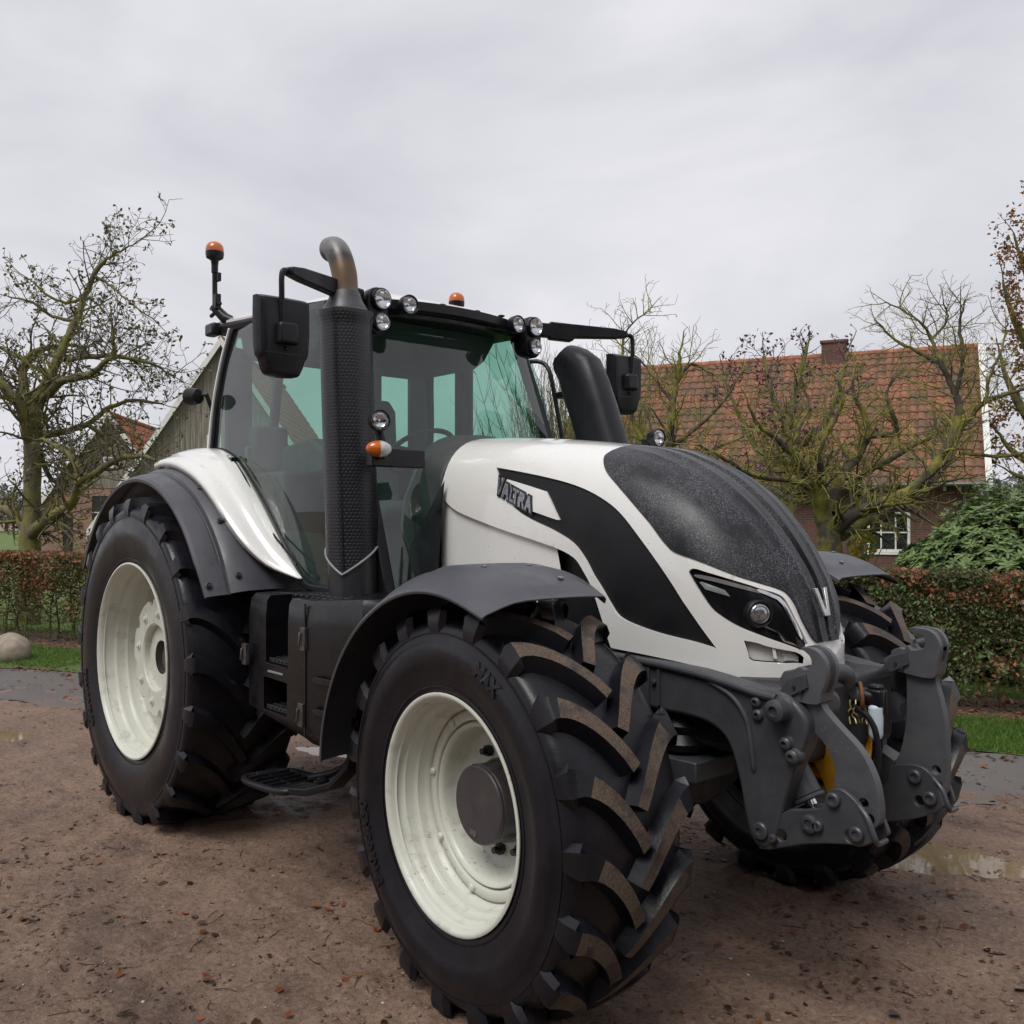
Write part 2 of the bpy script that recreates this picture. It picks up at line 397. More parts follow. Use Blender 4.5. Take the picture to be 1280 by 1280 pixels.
addl(fold, False); addl([(MID, .40), (MID + .03, .30), (MID - .08, 0.0)], False)
vv = []; ee = []
for pts, cl in loops:
    o = len(vv); vv += [Vector(p) for p in pts]
    ee += [(o + i, o + i + 1) for i in range(len(pts) - 1)]
    if cl: ee.append((o + len(pts) - 1, o))
na, ns = 120, 64
rng = random.Random(3)
for i in range(1, na):
    for j in range(1, ns):
        a = A0 + (AL - A0 - .001) * (i + (.5 if j % 2 else 0)) / na; s = j / ns
        if a < AL - .004:
            vv.append(Vector((a, s * KS)))
for i in range(1, na):
    for s in (0, 1):
        vv.append(Vector((A0 + (AL - .001 - A0) * i / na, s * KS)))
res = delaunay_2d_cdt(vv, ee, [], 0, 1e-5)
cv, cf = [(v.x, v.y / KS) for v in res[0]], res[2]
freg = []
for f in cf:
    a = sum(cv[i][0] for i in f) / 3; s = sum(cv[i][1] for i in f) / 3
    freg.append(region(a, s))
P3 = [bon(a, s) for a, s in cv]; N3 = [bon_n(a, s) for a, s in cv]
edges = {}
for k, f in enumerate(cf):
    for i in range(3):
        e = (f[i], f[(i + 1) % 3]); edges.setdefault(tuple(sorted(e)), []).append(k)
def disp(i, reg):
    a, s = cv[i]
    if reg == 'cover': return .004 + crease(a, s)
    if reg == 'shell':
        return 0.0
    return -sink.get(reg, 0)
def bonnet_part(regs, name, mats, parent, wall=0.0, bev=0.0, matidx=None, ang=40):
    mb = MB(); idx = {}
    def vid(i, reg, extra=0.0):
        k = (i, reg if extra == 0 else 'w')
        if k not in idx:
            idx[k] = len(mb.v)
            d = disp(i, reg) + extra
            mb.v.append(tuple(P3[i] + N3[i] * d))
        return idx[k]
    for k, f in enumerate(cf):
        if freg[k] in regs:
            mb.f.append(tuple(vid(i, freg[k]) for i in f)); mb.m.append(matidx(freg[k]) if matidx else 0)
    if wall:
        for (i, j), ks in edges.items():
            rs = [freg[k] in regs for k in ks]
            on_centre = abs(cv[i][1] - 1) < 1e-4 and abs(cv[j][1] - 1) < 1e-4
            if (len(ks) == 2 and rs[0] != rs[1]) or (len(ks) == 1 and rs[0] and not on_centre):
                k = ks[rs.index(True)]; reg = freg[k]
                if reg in ('flank',) : continue
                mb.f.append((vid(i, reg), vid(j, reg), vid(j, reg, -wall), vid(i, reg, -wall))); mb.m.append(0)
    q = mb.mirror(); mb.join(q)
    return mb.build(name, mats, parent, bevel=bev, ang=ang, weld=True)
COVM = None
def cover_mat():
    m, t, p = node_mat('hood_cover_film')
    base = noise_out(t, 3.0, 5, 0.6)
    c = ramp(t, base, [(0.3, (0.006, 0.006, 0.008)), (0.7, (0.013, 0.0135, 0.017))])
    drops = noise_out(t, 170, 3, 0.7); big = noise_out(t, 4.0, 5, 0.6, stretch=(1.3, 1.9, 0.45), dist=.4)
    a = ramp(t, drops, [(0.50, g(0)), (0.58, g(1))]); b = ramp(t, big, [(0.40, g(0)), (0.62, g(1))])
    mul = t.nodes.new('ShaderNodeMixRGB'); mul.blend_type = 'MULTIPLY'; mul.inputs[0].default_value = 1
    t.links.new(a, mul.inputs[1]); t.links.new(b, mul.inputs[2])
    mx = t.nodes.new('ShaderNodeMixRGB'); t.links.new(mul.outputs[0], mx.inputs[0]); t.links.new(c, mx.inputs[1]); mx.inputs[2].default_value = (0.11, 0.115, 0.13, 1); p.inputs['Specular IOR Level'].default_value = .35
    t.links.new(mx.outputs[0], p.inputs['Base Color'])
    t.links.new(ramp(t, big, [(0.35, g(0.26)), (0.65, g(0.5))]), p.inputs['Roughness'])
    bump(t, p, drops, 0.35, 0.0015)
    return m
def mesh_mat():
    """fine perforated screen: real dark holes in a near black sheet"""
    m, t, p = node_mat('perforated_screen')
    c = ramp(t, noise_out(t, 420, 2, 0.5), [(0.35, g(0.003)), (0.65, (0.013, 0.013, 0.016))])
    t.links.new(c, p.inputs['Base Color']); p.inputs['Specular IOR Level'].default_value = 0.3
    b = noise_out(t, 7, 4); t.links.new(ramp(t, b, [(0.3, g(0.38)), (0.7, g(0.62))]), p.inputs['Roughness'])
    return m
COVM = cover_mat(); SCR = mesh_mat()
LAMPB = simple('lamp_housing', (0.006, 0.006, 0.007), 0.12, var=0.2, rv=0.04, spec=0.3)
bonnet = bonnet_part(('shell', 'flank', 'rec'), 'bonnet', [WHITE], tractor, wall=.034, bev=.0035)
hood_cover = bonnet_part(('cover',), 'hood_cover', [COVM], tractor, wall=.012, bev=.003)
def half_part(reg, name, mats, parent, sgn):
    mb = MB(); idx = {}
    for k, f in enumerate(cf):
        if freg[k] == reg:
            fs = []
            for i in f:
                if i not in idx:
                    idx[i] = len(mb.v); p = P3[i] + N3[i] * disp(i, reg); mb.v.append((p.x, p.y * -sgn, p.z))
                fs.append(idx[i])
            mb.f.append(tuple(fs)); mb.m.append(0)
    return mb.build(name, mats, parent)
for sg in (-1, 1):
    half_part('panel', 'side_grille', [SCR], tractor, sg)
    half_part('screen', 'engine_screen', [SCR], tractor, sg)
def on_b(a, s, d=0.0, sg=-1):
    p = bon(a, s) + bon_n(a, s) * d
    return Vector((p.x, p.y * -sg, p.z))
def patch(outl, d0, d1, name, mats, parent, sg, bev=0.0, n=3, sharp=()):
    """a raised or sunk plate cut to an outline on the bonnet surface, filled with a fine triangulation"""
    o = [p[:2] for p in cat([(a, s, 0) for a, s in outl], n, True, sharp)]
    vs = [Vector((a, s * KS)) for a, s in o]; k = len(vs)
    xs = [v.x for v in vs]; ys = [v.y for v in vs]; st = .02
    for i in range(int((max(xs) - min(xs)) / st)):
        for j in range(int((max(ys) - min(ys)) / st)):
            x = min(xs) + (i + .5) * st; y = min(ys) + (j + .5) * st
            if inside(x, y, [(v.x, v.y) for v in vs[:k]]): vs.append(Vector((x, y)))
    r = delaunay_2d_cdt(vs, [(i, (i + 1) % k) for i in range(k)], [], 1, 1e-6)
    mb = MB(); pts = [(v.x, v.y / KS) for v in r[0]]
    mb.v = [tuple(on_b(a, s, d1, sg)) for a, s in pts] + [tuple(on_b(a, s, d0, sg)) for a, s in pts]
    m = len(pts); cnt = {}
    for f in r[2]:
        mb.f.append(tuple(f)); mb.m.append(0)
        for i in range(len(f)):
            e = (f[i], f[(i + 1) % len(f)]); cnt.setdefault(tuple(sorted(e)), []).append(e)
    for e, l in cnt.items():
        if len(l) == 1:
            i, j = l[0]; mb.f.append((i, j, j + m, i + m)); mb.m.append(0)
    return mb.build(name, mats, parent, bevel=bev)
# ---------------- headlights
def glassy(name, tint, rough=0.0, fac=None):
    m, t, p = node_mat(name); t.nodes.remove(p)
    tr = t.nodes.new('ShaderNodeBsdfTransparent'); tr.inputs[0].default_value = (*tint, 1)
    gl = t.nodes.new('ShaderNodeBsdfGlossy'); gl.inputs['Roughness'].default_value = rough
    fr = t.nodes.new('ShaderNodeLayerWeight'); fr.inputs['Blend'].default_value = 0.5
    pw = t.nodes.new('ShaderNodeMath'); pw.operation = 'POWER'; t.links.new(fr.outputs['Facing'], pw.inputs[0]); pw.inputs[1].default_value = 4.0
    ma = t.nodes.new('ShaderNodeMath'); ma.operation = 'MULTIPLY_ADD'; t.links.new(pw.outputs[0], ma.inputs[0]); ma.inputs[1].default_value = 0.90; ma.inputs[2].default_value = 0.09
    mx = t.nodes.new('ShaderNodeMixShader'); t.links.new(ma.outputs[0], mx.inputs[0]); t.links.new(tr.outputs[0], mx.inputs[1]); t.links.new(gl.outputs[0], mx.inputs[2])
    last = mx
    if fac:
        df = t.nodes.new('ShaderNodeBsdfDiffuse'); df.inputs[0].default_value = (.55, .62, .62, 1)
        nf = ramp(t, noise_out(t, 3.0, 7, 0.7, stretch=(1, 1, .35)), [(0.3, g(fac * .4)), (0.75, g(fac * 1.9))])
        last = t.nodes.new('ShaderNodeMixShader'); t.links.new(nf, last.inputs[0]); t.links.new(mx.outputs[0], last.inputs[1]); t.links.new(df.outputs[0], last.inputs[2])
    t.links.new(last.outputs[0], t.nodes['Material Output'].inputs['Surface'])
    return m
LENS = glassy('clear_lens', (0.9, 0.92, 0.95))
REFL = simple('lamp_reflector', (0.80, 0.80, 0.80), 0.10, metal=1.0, var=0.12, scale=30, rv=0.06, bmp=0.35, bscale=60)
for sg in (-1, 1):
    lamp = half_part('lamp', 'headlight', [LAMPB], tractor, sg)
    patch(O_CHR1, -.013, -.009, 'marker_strip', [GREYP], lamp, sg, n=1)
    patch(O_DRL, -.013, -.006, 'daytime_strip', [simple('strip_lens', (0.16, 0.15, 0.15), 0.12, coat=.6) if 'strip_lens' not in MATS else MATS['strip_lens']], lamp, sg, n=2)
    patch(O_CHR2, -.013, -.003, 'chrome_brow', [CHROME], lamp, sg, n=2)
    patch(O_CHR3, -.013, -.004, 'chrome_trim', [CHROME], lamp, sg, n=1)
    a, s = O_LENS[0]; c = on_b(a, s, -.012, sg); ax = (Vector((1, .55 * sg, 0.02))).normalized()
    mb = MB(); mb.lathe([(.052, -.03), (.052, .008), (.047, .014), (.040, .010), (.038, -.005)], c, ax, 36); mb.build('lamp_barrel', [PLAST], lamp, bevel=.001)
    mb = MB(); mb.lathe([(.040, .004), (.036, .010), (.024, .0165), (.010, .0195), (.0, .020)], c, ax, 32, cap=False)
    mb.lathe([(.0335, .012), (.0335, .0165), (.030, .0175), (.0285, .015)], c, ax, 32, cap=False)
    mb.build('projector_lens', [simple('projector_glass', (0.35, 0.36, 0.38), 0.06, metal=.75, var=.5, scale=22, rv=.03) if 'projector_glass' not in MATS else MATS['projector_glass']], lamp)
# ribs in the lower recess
for sg in (-1, 1):
    patch(O_RIB, -.03, -.006, 'recess_rib', [WHITE], bonnet, sg, n=1, bev=.002)
    mb = MB()
    for i in range(13):
        t = (i + .5) / 13
        p0 = Vector((*O_VENT[3], 0)).lerp(Vector((*O_VENT[2], 0)), t); p1 = Vector((*O_VENT[0], 0)).lerp(Vector((*O_VENT[1], 0)), t)
        p0, p1 = p0.lerp(p1, .12), p1.lerp(p0, .12)
        pts = [on_b(p0.x + (p1.x - p0.x) * k / 4, p0.y + (p1.y - p0.y) * k / 4, -.024, sg) for k in range(5)]
        mb.tube(pts, .0028, 6)
    mb.build('vent_slats', [WHITE], bonnet)
# ---------------- V emblem on the nose and lettering on the flanks
def solve_as(x, z, y):
    best = min(((bon(a, s) - Vector((x, y, z))).length, a, s) for a in np.linspace(2.0, AL, 160) for s in np.linspace(.5, 1, 60))
    return best[1], best[2]
def nose_pt(y, z, d):
    lo, hi = 1.5, AL
    # point on the centre region of the cover at height z, offset y
    for _ in range(40):
        m = (lo + hi) / 2
        sgy = 1.0
        # find s with |y|
        s0, s1 = .5, 1.0
        for __ in range(24):
            sm = (s0 + s1) / 2
            if -bon(m, sm).y > abs(y): s0 = sm
            else: s1 = sm
        if bon(m, s0).z > z: lo = m
        else: hi = m
    p = bon(m, s0); n = bon_n(m, s0)
    if n.x < 0: n = -n
    q = p + n * (d + .011)
    return (q.x, y + (n.y * (d) if y < 0 else -n.y * d) * 0, q.z)
mb = MB()
Vl = [(-.043, 1.468), (-.022, 1.468), (-.006, 1.392), (.006, 1.392), (.022, 1.468), (.043, 1.468), (.019, 1.368), (-.019, 1.368)]
k = len(Vl)
f0 = [nose_pt(y, z, .0) for y, z in Vl]; f1 = [nose_pt(y, z, .014) for y, z in Vl]
mb.add(f0 + f1, [(k, k + 1, k + 2, k + 7), (k + 2, k + 3, k + 6, k + 7), (k + 3, k + 4, k + 5, k + 6)] + [(i, (i + 1) % k, k + (i + 1) % k, k + i) for i in range(k)])
mb.build('emblem', [simple('emblem_metal', (0.50, 0.50, 0.49), 0.3, metal=.7, var=.25, scale=40)], tractor, bevel=.002)
def text_geo(txt, size=1.0, ext=0.0, offset=0.0, shear=0.0, res=3):
    cu = bpy.data.curves.new('t', 'FONT'); cu.body = txt; cu.size = size; cu.extrude = ext; cu.offset = offset; cu.shear = shear; cu.resolution_u = res
    cu.align_x = 'CENTER'; cu.align_y = 'CENTER'
    o = bpy.data.objects.new('t', cu); COL.objects.link(o)
    dg = bpy.context.evaluated_depsgraph_get(); dg.update()
    me = o.evaluated_get(dg).to_mesh()
    vs = [v.co.copy() for v in me.vertices]; fs = [tuple(p.vertices) for p in me.polygons]
    o.evaluated_get(dg).to_mesh_clear()
    bpy.data.objects.remove(o); bpy.data.curves.remove(cu)
    return vs, fs
# raised letters, black backing and chrome face; heavy condensed capitals
GL = {'V': ([(0, 0), (.26, 0), (.42, .62), (.60, -.08), (.86, -.08), (.54, 1), (.28, 1)], .80),
      'A': ([(.0, 1), (.26, .12), (.56, .12), (.80, 1), (.56, 1), (.50, .80), (.29, .80), (.24, 1)], .72),
      'L': ([(.12, .12), (.36, .12), (.36, .78), (.66, .78), (.66, 1), (.12, 1)], .50),
      'T': ([(-.08, .12), (.66, .12), (.66, .34), (.42, .34), (.42, 1), (.17, 1), (.17, .34), (-.08, .34)], .60),
      'R': ([(.08, .12), (.62, .12), (.74, .24), (.74, .50), (.60, .62), (.78, 1), (.52, 1), (.40, .70), (.32, .70), (.32, 1), (.08, 1)], .74)}
for sg in (-1, 1):
    b0, b1 = MB(), MB(); x0 = 0.0; tot = sum(GL[c][1] for c in 'VALTRA')
    for ch in ('VALTRA' if sg < 0 else 'VALTRA'):
        pl, adv = GL[ch]
        for B, grow, d0, d1 in ((b0, .09, .0, .006), (b1, .0, .003, .0085)):
            cx = sum(p[0] for p in pl) / len(pl); cy = sum(p[1] for p in pl) / len(pl)
            pts = []
            for i, (x, y) in enumerate(pl):
                pa, pb = pl[i - 1], pl[(i + 1) % len(pl)]
                e1 = Vector((x - pa[0], y - pa[1])).normalized(); e2 = Vector((pb[0] - x, pb[1] - y)).normalized()
                nn = Vector((e1.y + e2.y, -(e1.x + e2.x))); nn = nn / max(nn.length, .4)
                pts.append((x + nn.x * (grow if B is b0 else -.045), y + nn.y * (grow if B is b0 else -.045)))
            q0, q1 = [], []
            for x, y in pts:
                u = (x0 + x) / tot
                if sg > 0: u = 1 - u; 
                aa = .560 + .250 * u
                ss = .560 + (.510 - .560) * u - (y - .5) * .058 + .0
                q0.append(on_b(aa, ss, d0, sg)); q1.append(on_b(aa, ss, d1, sg))
            B.add(q0 + q1, [tuple(range(len(q0), 2 * len(q0)))] + [(i, (i + 1) % len(q0), len(q0) + (i + 1) % len(q0), len(q0) + i) for i in range(len(q0))])
        x0 += adv
    tb = b0.build('lettering', [GLOSSB], tractor, bevel=0)
    b1.build('letter_face', [simple('letter_metal', (0.30, 0.31, 0.33), 0.25, metal=.9, var=.5, scale=60) if 'letter_metal' not in MATS else MATS['letter_metal']], tb)
# ---------------- wheels
def rubber(name, mud):
    m, t, p = node_mat(name)
    a = noise_out(t, 5, 6, 0.65)
    base = ramp(t, a, [(0.3, (0.004, 0.004, 0.006)), (0.7, (0.012, 0.0115, 0.017))])
    d = noise_out(t, 9, 9, 0.72); dm = ramp(t, d, [(0.62 - mud, g(0)), (0.80 - mud, g(1))])
    mx = t.nodes.new('ShaderNodeMixRGB'); t.links.new(dm, mx.inputs[0]); t.links.new(base, mx.inputs[1])
    fine = noise_out(t, 160, 4, 0.7)
    t.links.new(ramp(t, fine, [(0.3, (0.040, 0.029, 0.022)), (0.7, (0.15, 0.108, 0.078))]), mx.inputs[2])
    t.links.new(mx.outputs[0], p.inputs['Base Color'])
    rr = t.nodes.new('ShaderNodeMixRGB'); t.links.new(dm, rr.inputs[0]); t.links.new(ramp(t, noise_out(t, 3.5, 5), [(0.35, g(0.20)), (0.65, g(0.46))]), rr.inputs[1]); rr.inputs[2].default_value = (0.85, 0.85, 0.85, 1)
    t.links.new(rr.outputs[0], p.inputs['Roughness'])
    p.inputs['Specular IOR Level'].default_value = .32
    n1 = bump(t, p, fine, 0.25, 0.002); bump(t, p, noise_out(t, 22, 5, 0.6), 0.25, 0.006, n1)
    return m
RUB = rubber('tyre_rubber', -0.05); LUGF = rubber('muddy_lug_face', 0.27); LUGR = rubber('lug_face', 0.03)
def tyre_mesh(name, Rt, lh, tw, sw, rimR, rimW, nl, lead, phase, drop, lugmat, texts, seed=1, yc=0.0):
    mb = MB(); n = 144; Rb = Rt - lh; h = tw / 2
    crown = lambda y: Rb - .020 * (abs(y) / h) ** 2.4
    prof = [(-rimW, rimR - .012), (-rimW - .012, rimR + .02), (-sw + .012, rimR + .085), (-sw, rimR + (Rb - rimR) * .45), (-sw + .002, rimR + (Rb - rimR) * .62), (-sw + .012, Rb - .085), (-h - .008, Rb - .045), (-h + .012, crown(h) - .004), (-h + .05, crown(h - .05))]
    prof = [(p[0], p[1]) for p in cat([(a, b, 0) for a, b in prof], 3)]
    inner = [(-h * k, crown(h * k)) for k in (.62, .4, .2, 0)]
    half = prof + inner
    full = half + [(-y, r) for y, r in half[:-1][::-1]]
    vs = []
    for y, r in full:
        for k in range(n):
            an = 2 * math.pi * k / n; vs.append((r * math.cos(an), y, r * math.sin(an)))
    m = len(full)
    mb.add(vs, [(i * n + k, i * n + (k + 1) % n, (i + 1) * n + (k + 1) % n, (i + 1) * n + k) for i in range(m - 1) for k in range(n)])
    rg = random.Random(seed)
    for side in (-1, 1):
        for i in range(nl):
            th0 = 2 * math.pi * (i + (.5 if side > 0 else 0)) / nl + phase
            path = []; ns = 9
            for j in range(ns + 1):
                u = j / ns; y = side * (-.004 + (h + .004) * u); c = lead * (1 - (1 - u) ** 1.75)
                path.append((y, c))
            secs = []
            for j, (y, c) in enumerate(path):
                a0 = path[max(j - 1, 0)]; a1 = path[min(j + 1, ns)]
                t = Vector((a1[0] - a0[0], a1[1] - a0[1])).normalized(); nn = Vector((-t.y, t.x)) * side
                u = j / ns; hw = .0215 + .018 * u ** 2; hb = hw + .016 + .006 * u
                rt = crown(y) + lh * (1 if u > .04 else .93)
                sec = []
                for off, r in ((-hb, crown(y) - .006), (-hw, rt), (hw, rt), (hb, crown(y) - .006)):
                    yy = y + nn.x * off; cc = c + nn.y * off
                    yy = max(min(yy, h + .002), -h - .002)
                    secs_r = r
                    an = th0 + cc / Rt
                    sec.append((secs_r * math.cos(an), yy, secs_r * math.sin(an)))
                secs.append(sec)
            # shoulder block running down the sidewall
            for yo, rd, ex in ((.010, .035, 1.15), (.018, .085, 1.0), (.012, .125, .85)):
                sec = []
                for off, out in ((-.055 * ex - .006, -.02), (-.037 * ex, 0), (.037 * ex, 0), (.055 * ex + .006, -.02)):
                    an = th0 + (lead + off) / Rt; yy = side * (h + yo + (out if rd > .04 else out * .6)); r = Rt - rd
                    sec.append((r * math.cos(an), yy, r * math.sin(an)))
                secs.append(sec)
            o = len(mb.v); mb.v += [p for s in secs for p in s]
            for j in range(len(secs) - 1):
                for q in range(3):
                    mb.f.append((o + j * 4 + q, o + j * 4 + q + 1, o + (j + 1) * 4 + q + 1, o + (j + 1) * 4 + q)); mb.m.append(1 if q == 1 and j < ns - 2 + (i * 7 % 3) * .9 else 0)
            mb.f.append((o, o + 1, o + 2, o + 3)); mb.m.append(0); L0 = o + 4 * (len(secs) - 1); mb.f.append((L0, L0 + 1, L0 + 2, L0 + 3)); mb.m.append(0)
    # raised rings and lettering on both sidewalls
    for side in (-1, 1):
        for rr, wd in ((rimR + .035, .003), (rimR + (Rb - rimR) * .78, .003)):
            yb = np.interp(rr, [b for a, b in prof], [a for a, b in prof])
            mb.lathe([(rr - wd, side * -yb * 1.0 - 0), (rr - wd, side * (-yb + .003)), (rr + wd, side * (-yb + .003)), (rr + wd, side * -yb)], (0, 0, 0), (0, 1, 0), n, cap=False)
        for txt, size, rc, ang in texts:
            tv, tf = text_geo(txt, size, .0, .004 * size / .08, 0.0, 2)
            for lay in (0,):
                pv = []
                for v in tv:
                    r = rc + v.y; an = R(ang) - side * -1 * (v.x / rc) * (1 if side < 0 else 1)
                    yb = np.interp(r, [b for a, b in prof], [a for a, b in prof])
                    pv.append((r * math.cos(an), side * (-yb + .006), r * math.sin(an)))
                k = len(pv); mb.add(pv, tf)
                cnt = {}
                for f in tf:
                    for q in range(len(f)):
                        e = (f[q], f[(q + 1) % len(f)]); cnt.setdefault(tuple(sorted(e)), []).append(e)
                lower = [(p[0] * .999, p[1] - side * .009, p[2] * .999) for p in pv]
                o = len(mb.v); mb.v += pv + lower
                for e, l in cnt.items():
                    if len(l) == 1:
                        mb.f.append((o + e[0], o + e[1], o + k + e[1], o + k + e[0])); mb.m.append(0)
    # weight of the machine: flatten at the ground and bulge a little
    out = []
    for x, y, z in mb.v:
        if z < -drop:
            f = min((-drop - z) / .03, 1); y *= 1 + .03 * f; z = -drop - (-drop - z) * .15
        out.append((x, y, z))
    mb.v = [(x, y + yc, z) for x, y, z in out]
    return mb
def rim_mb(prof, n=72):
    mb = MB(); mb.lathe([(r, y) for r, y in prof], (0, 0, 0), (0, 1, 0), n, cap=False); return mb
def make_wheel(kind, sg, loc, steer, tyre, rimp, rot):
    T = tyre if sg < 0 else tyre.mirror()
    rp = rimp if sg < 0 else [(r, -y) for r, y in rimp]
    w_ = rim_mb(rp)
    base = w_.build(kind, [RIMW], tractor, bevel=0, ang=50)
    base.location = loc; base.rotation_euler = (0, rot, steer)
    T.build('tyre', [RUB, LUGF if kind == 'front_wheel' else LUGR], base, ang=32)
    return base
ROT_F, ROT_R = 0.0, 0.0
tyF = tyre_mesh('tf', .735, .052, .465, .262, .400, .222, 19, .235, R(1.7), .712, LUGF, [('540/65R30', .075, .545, 205), ('MAX', .062, .565, 62)], yc=-.014)
rimF = [(.380, -.222), (.398, -.236), (.405, -.246), (.412, -.249), (.413, -.254), (.406, -.257), (.396, -.252), (.388, -.240), (.386, -.205), (.380, -.196), (.372, -.190), (.371, -.158), (.366, -.150), (.356, -.144), (.354, -.118), (.349, -.110), (.341, -.104), (.340, -.086), (.334, -.085), (.333, -.096), (.330, -.099), (.300, -.099), (.297, -.096), (.296, -.070), (.291, -.070), (.289, -.090), (.285, -.094), (.274, -.090), (.268, -.076), (.262, -.050), (.25, -.015), (.235, .002), (.18, .010), (.12, .012)]
tyR = tyre_mesh('tr', .957, .050, .62, .330, .556, .285, 21, .30, R(4), .908, LUGR, [('650/65R42', .085, .735, 205)], seed=2)
rimR_ = [(.535, -.275), (.555, -.290), (.560, -.302), (.567, -.303), (.567, -.310), (.558, -.312), (.548, -.304), (.541, -.285), (.539, -.225), (.530, -.210), (.522, -.205), (.520, -.165), (.512, -.150), (.502, -.145), (.500, -.100), (.492, -.088), (.482, -.082), (.480, -.045), (.470, -.035), (.44, -.04), (.40, -.055), (.345, -.075), (.33, -.10), (.30, -.12), (.10, -.12)]
STE = -.0584
def kp(sg, w):
    """centre of a front wheel set w metres outboard of its kingpin"""
    return Vector((2.995 + sg * -math.sin(STE) * w, sg * .75 + sg * math.cos(STE) * w, .7145))
for sg in (-1, 1):
    wl = make_wheel('front_wheel', sg, kp(sg, .2045), STE, tyF, rimF, 0)
    mb = MB()      # hub drum with stepped face
    o = -1 if sg < 0 else 1
    mb.lathe([(.10, o * -.03), (.150, o * -.03), (.150, o * .012), (.141, o * .016), (.141, o * .098), (.137, o * .100), (.137, o * .106), (.141, o * .108), (.141, o * .112), (.136, o * .117), (.02, o * .118), (.001, o * .118)], (0, 0, 0), (0, 1, 0), 56)
    hub = mb.build('hub', [HUBM], wl, bevel=.0015, ang=40)
    mb = MB()
    for a in (252, 262):
        c = Vector((math.cos(R(a)) * .105, 0, math.sin(R(a)) * .105)); mb.cyl(c + Vector((0, o * .113, 0)), c + Vector((0, o * .122, 0)), .012, 6)
    mb.build('hub_plug', [STEEL], hub)
    for i in range(8):
        a = R(35 + i * 45); c = Vector((math.cos(a) * .315, 0, math.sin(a) * .315)); mb = MB()
        mb.lathe([(.015, o * .092), (.015, o * .106), (.010, o * .112), (.001, o * .113)], c, (0, 1, 0), 14); mb.build('rivet', [RIMW], wl)
    for i in range(10):
        a = R(12 + i * 36); c = Vector((math.cos(a) * .185, 0, math.sin(a) * .185)); mb = MB()
        mb.cyl(c + Vector((0, o * -.02, 0)), c + Vector((0, o * .014, 0)), .021, 6); mb.cyl(c + Vector((0, o * .01, 0)), c + Vector((0, o * .034, 0)), .012, 12); mb.build('wheel_nut', [DARKM], wl)
    mb = MB(); c = Vector((math.cos(R(96)) * .36, o * .10, math.sin(R(96)) * .36)); mb.tube([c, c + Vector((0, o * .04, -.012))], [.011, .008], 10); mb.build('valve', [RUST], wl)
for sg in (-1, 1):
    wl = make_wheel('rear_wheel', sg, Vector((0, sg * .94, .9136)), 0, tyR, rimR_, 0)
    o = -1 if sg < 0 else 1
    # mounting plate with scalloped edge
    pl = []
    for k in range(160):
        a = 2 * math.pi * k / 160; r = .345
        for c in range(8):
            ac = R(22.5 + 45 * c - 10); d = (a - ac + math.pi) % (2 * math.pi) - math.pi
            if abs(d) < .105: r = min(r, .345 - .040 * math.sqrt(max(1 - (d / .105) ** 2, 0)))
        pl.append((r * math.cos(a), r * math.sin(a)))
    hole = [(.2 * math.cos(2 * math.pi * k / 160), .2 * math.sin(2 * math.pi * k / 160)) for k in range(160)]
    mb = MB(); y0, y1 = o * .140, o * .158
    V = [(x, y1, z) for x, z in pl] + [(x, y1, z) for x, z in hole] + [(x, y0, z) for x, z in pl] + [(x, y0, z) for x, z in hole]
    F = []
    for k in range(160):
        j = (k + 1) % 160; F += [(k, j, 160 + j, 160 + k), (320 + k, 320 + j, j, k), (160 + k, 160 + j, 480 + j, 480 + k)]
    mb.add(V, F); pt = mb.build('mounting_plate', [RIMW], wl, bevel=.003, ang=40)
    mb = MB(); mb.lathe([(.21, o * .12), (.21, o * .150), (.198, o * .156), (.192, o * .150), (.186, o * .08), (.182, o * .03)], (0, 0, 0), (0, 1, 0), 56, cap=False); mb.build('hub_ring', [RIMW], wl)
    mb = MB(); mb.lathe([(.18, o * -.05), (.18, o * .035), (.15, o * .05), (.12, o * .052), (.10, o * .08), (.001, o * .085)], (0, 0, 0), (0, 1, 0), 40); mb.build('hub', [simple('rear_hub_paint', (.17, .15, .13), .5, var=.3, dirt=(.07, .05, .04), dlo=.5, dhi=.7) if 'rear_hub_paint' not in MATS else MATS['rear_hub_paint']], wl)
    for i in range(8):
        a = R(45 * i - 10); c = Vector((math.cos(a) * .265, 0, math.sin(a) * .265)); mb = MB()
        mb.lathe([(.028, o * .157), (.028, o * .162), (.016, o * .164), (.016, o * .171), (.008, o * .175), (.001, o * .175)], c, (0, 1, 0), 12); mb.build('wheel_nut', [RIMW], wl)
def cut(o, cutter, ang=35):
    """carve real openings into a finished mesh"""
    me = cutter.mesh('cutter', [PLAST]); c = bpy.data.objects.new('cutter', me); COL.objects.link(c)
    c.matrix_world = o.matrix_world
    keep = [(m.name, m.width, m.segments) for m in o.modifiers if m.type == 'BEVEL']
    o.modifiers.clear()
    b = o.modifiers.new('b', 'BOOLEAN'); b.operation = 'DIFFERENCE'; b.object = c; b.solver = 'EXACT'
    dg = bpy.context.evaluated_depsgraph_get(); dg.update()
    nm = bpy.data.meshes.new_from_object(o.evaluated_get(dg)); nm.name = o.data.name
    o.modifiers.clear(); o.data = nm
    nm.polygons.foreach_set('use_smooth', [True] * len(nm.polygons)); nm.set_sharp_from_angle(angle=R(ang))
    for n_, w_, s_ in keep:
        bb = o.modifiers.new(n_, 'BEVEL'); bb.width = w_; bb.segments = s_; bb.limit_method = 'ANGLE'; bb.angle_limit = R(32)
    bpy.data.objects.remove(c); bpy.data.meshes.remove(me)
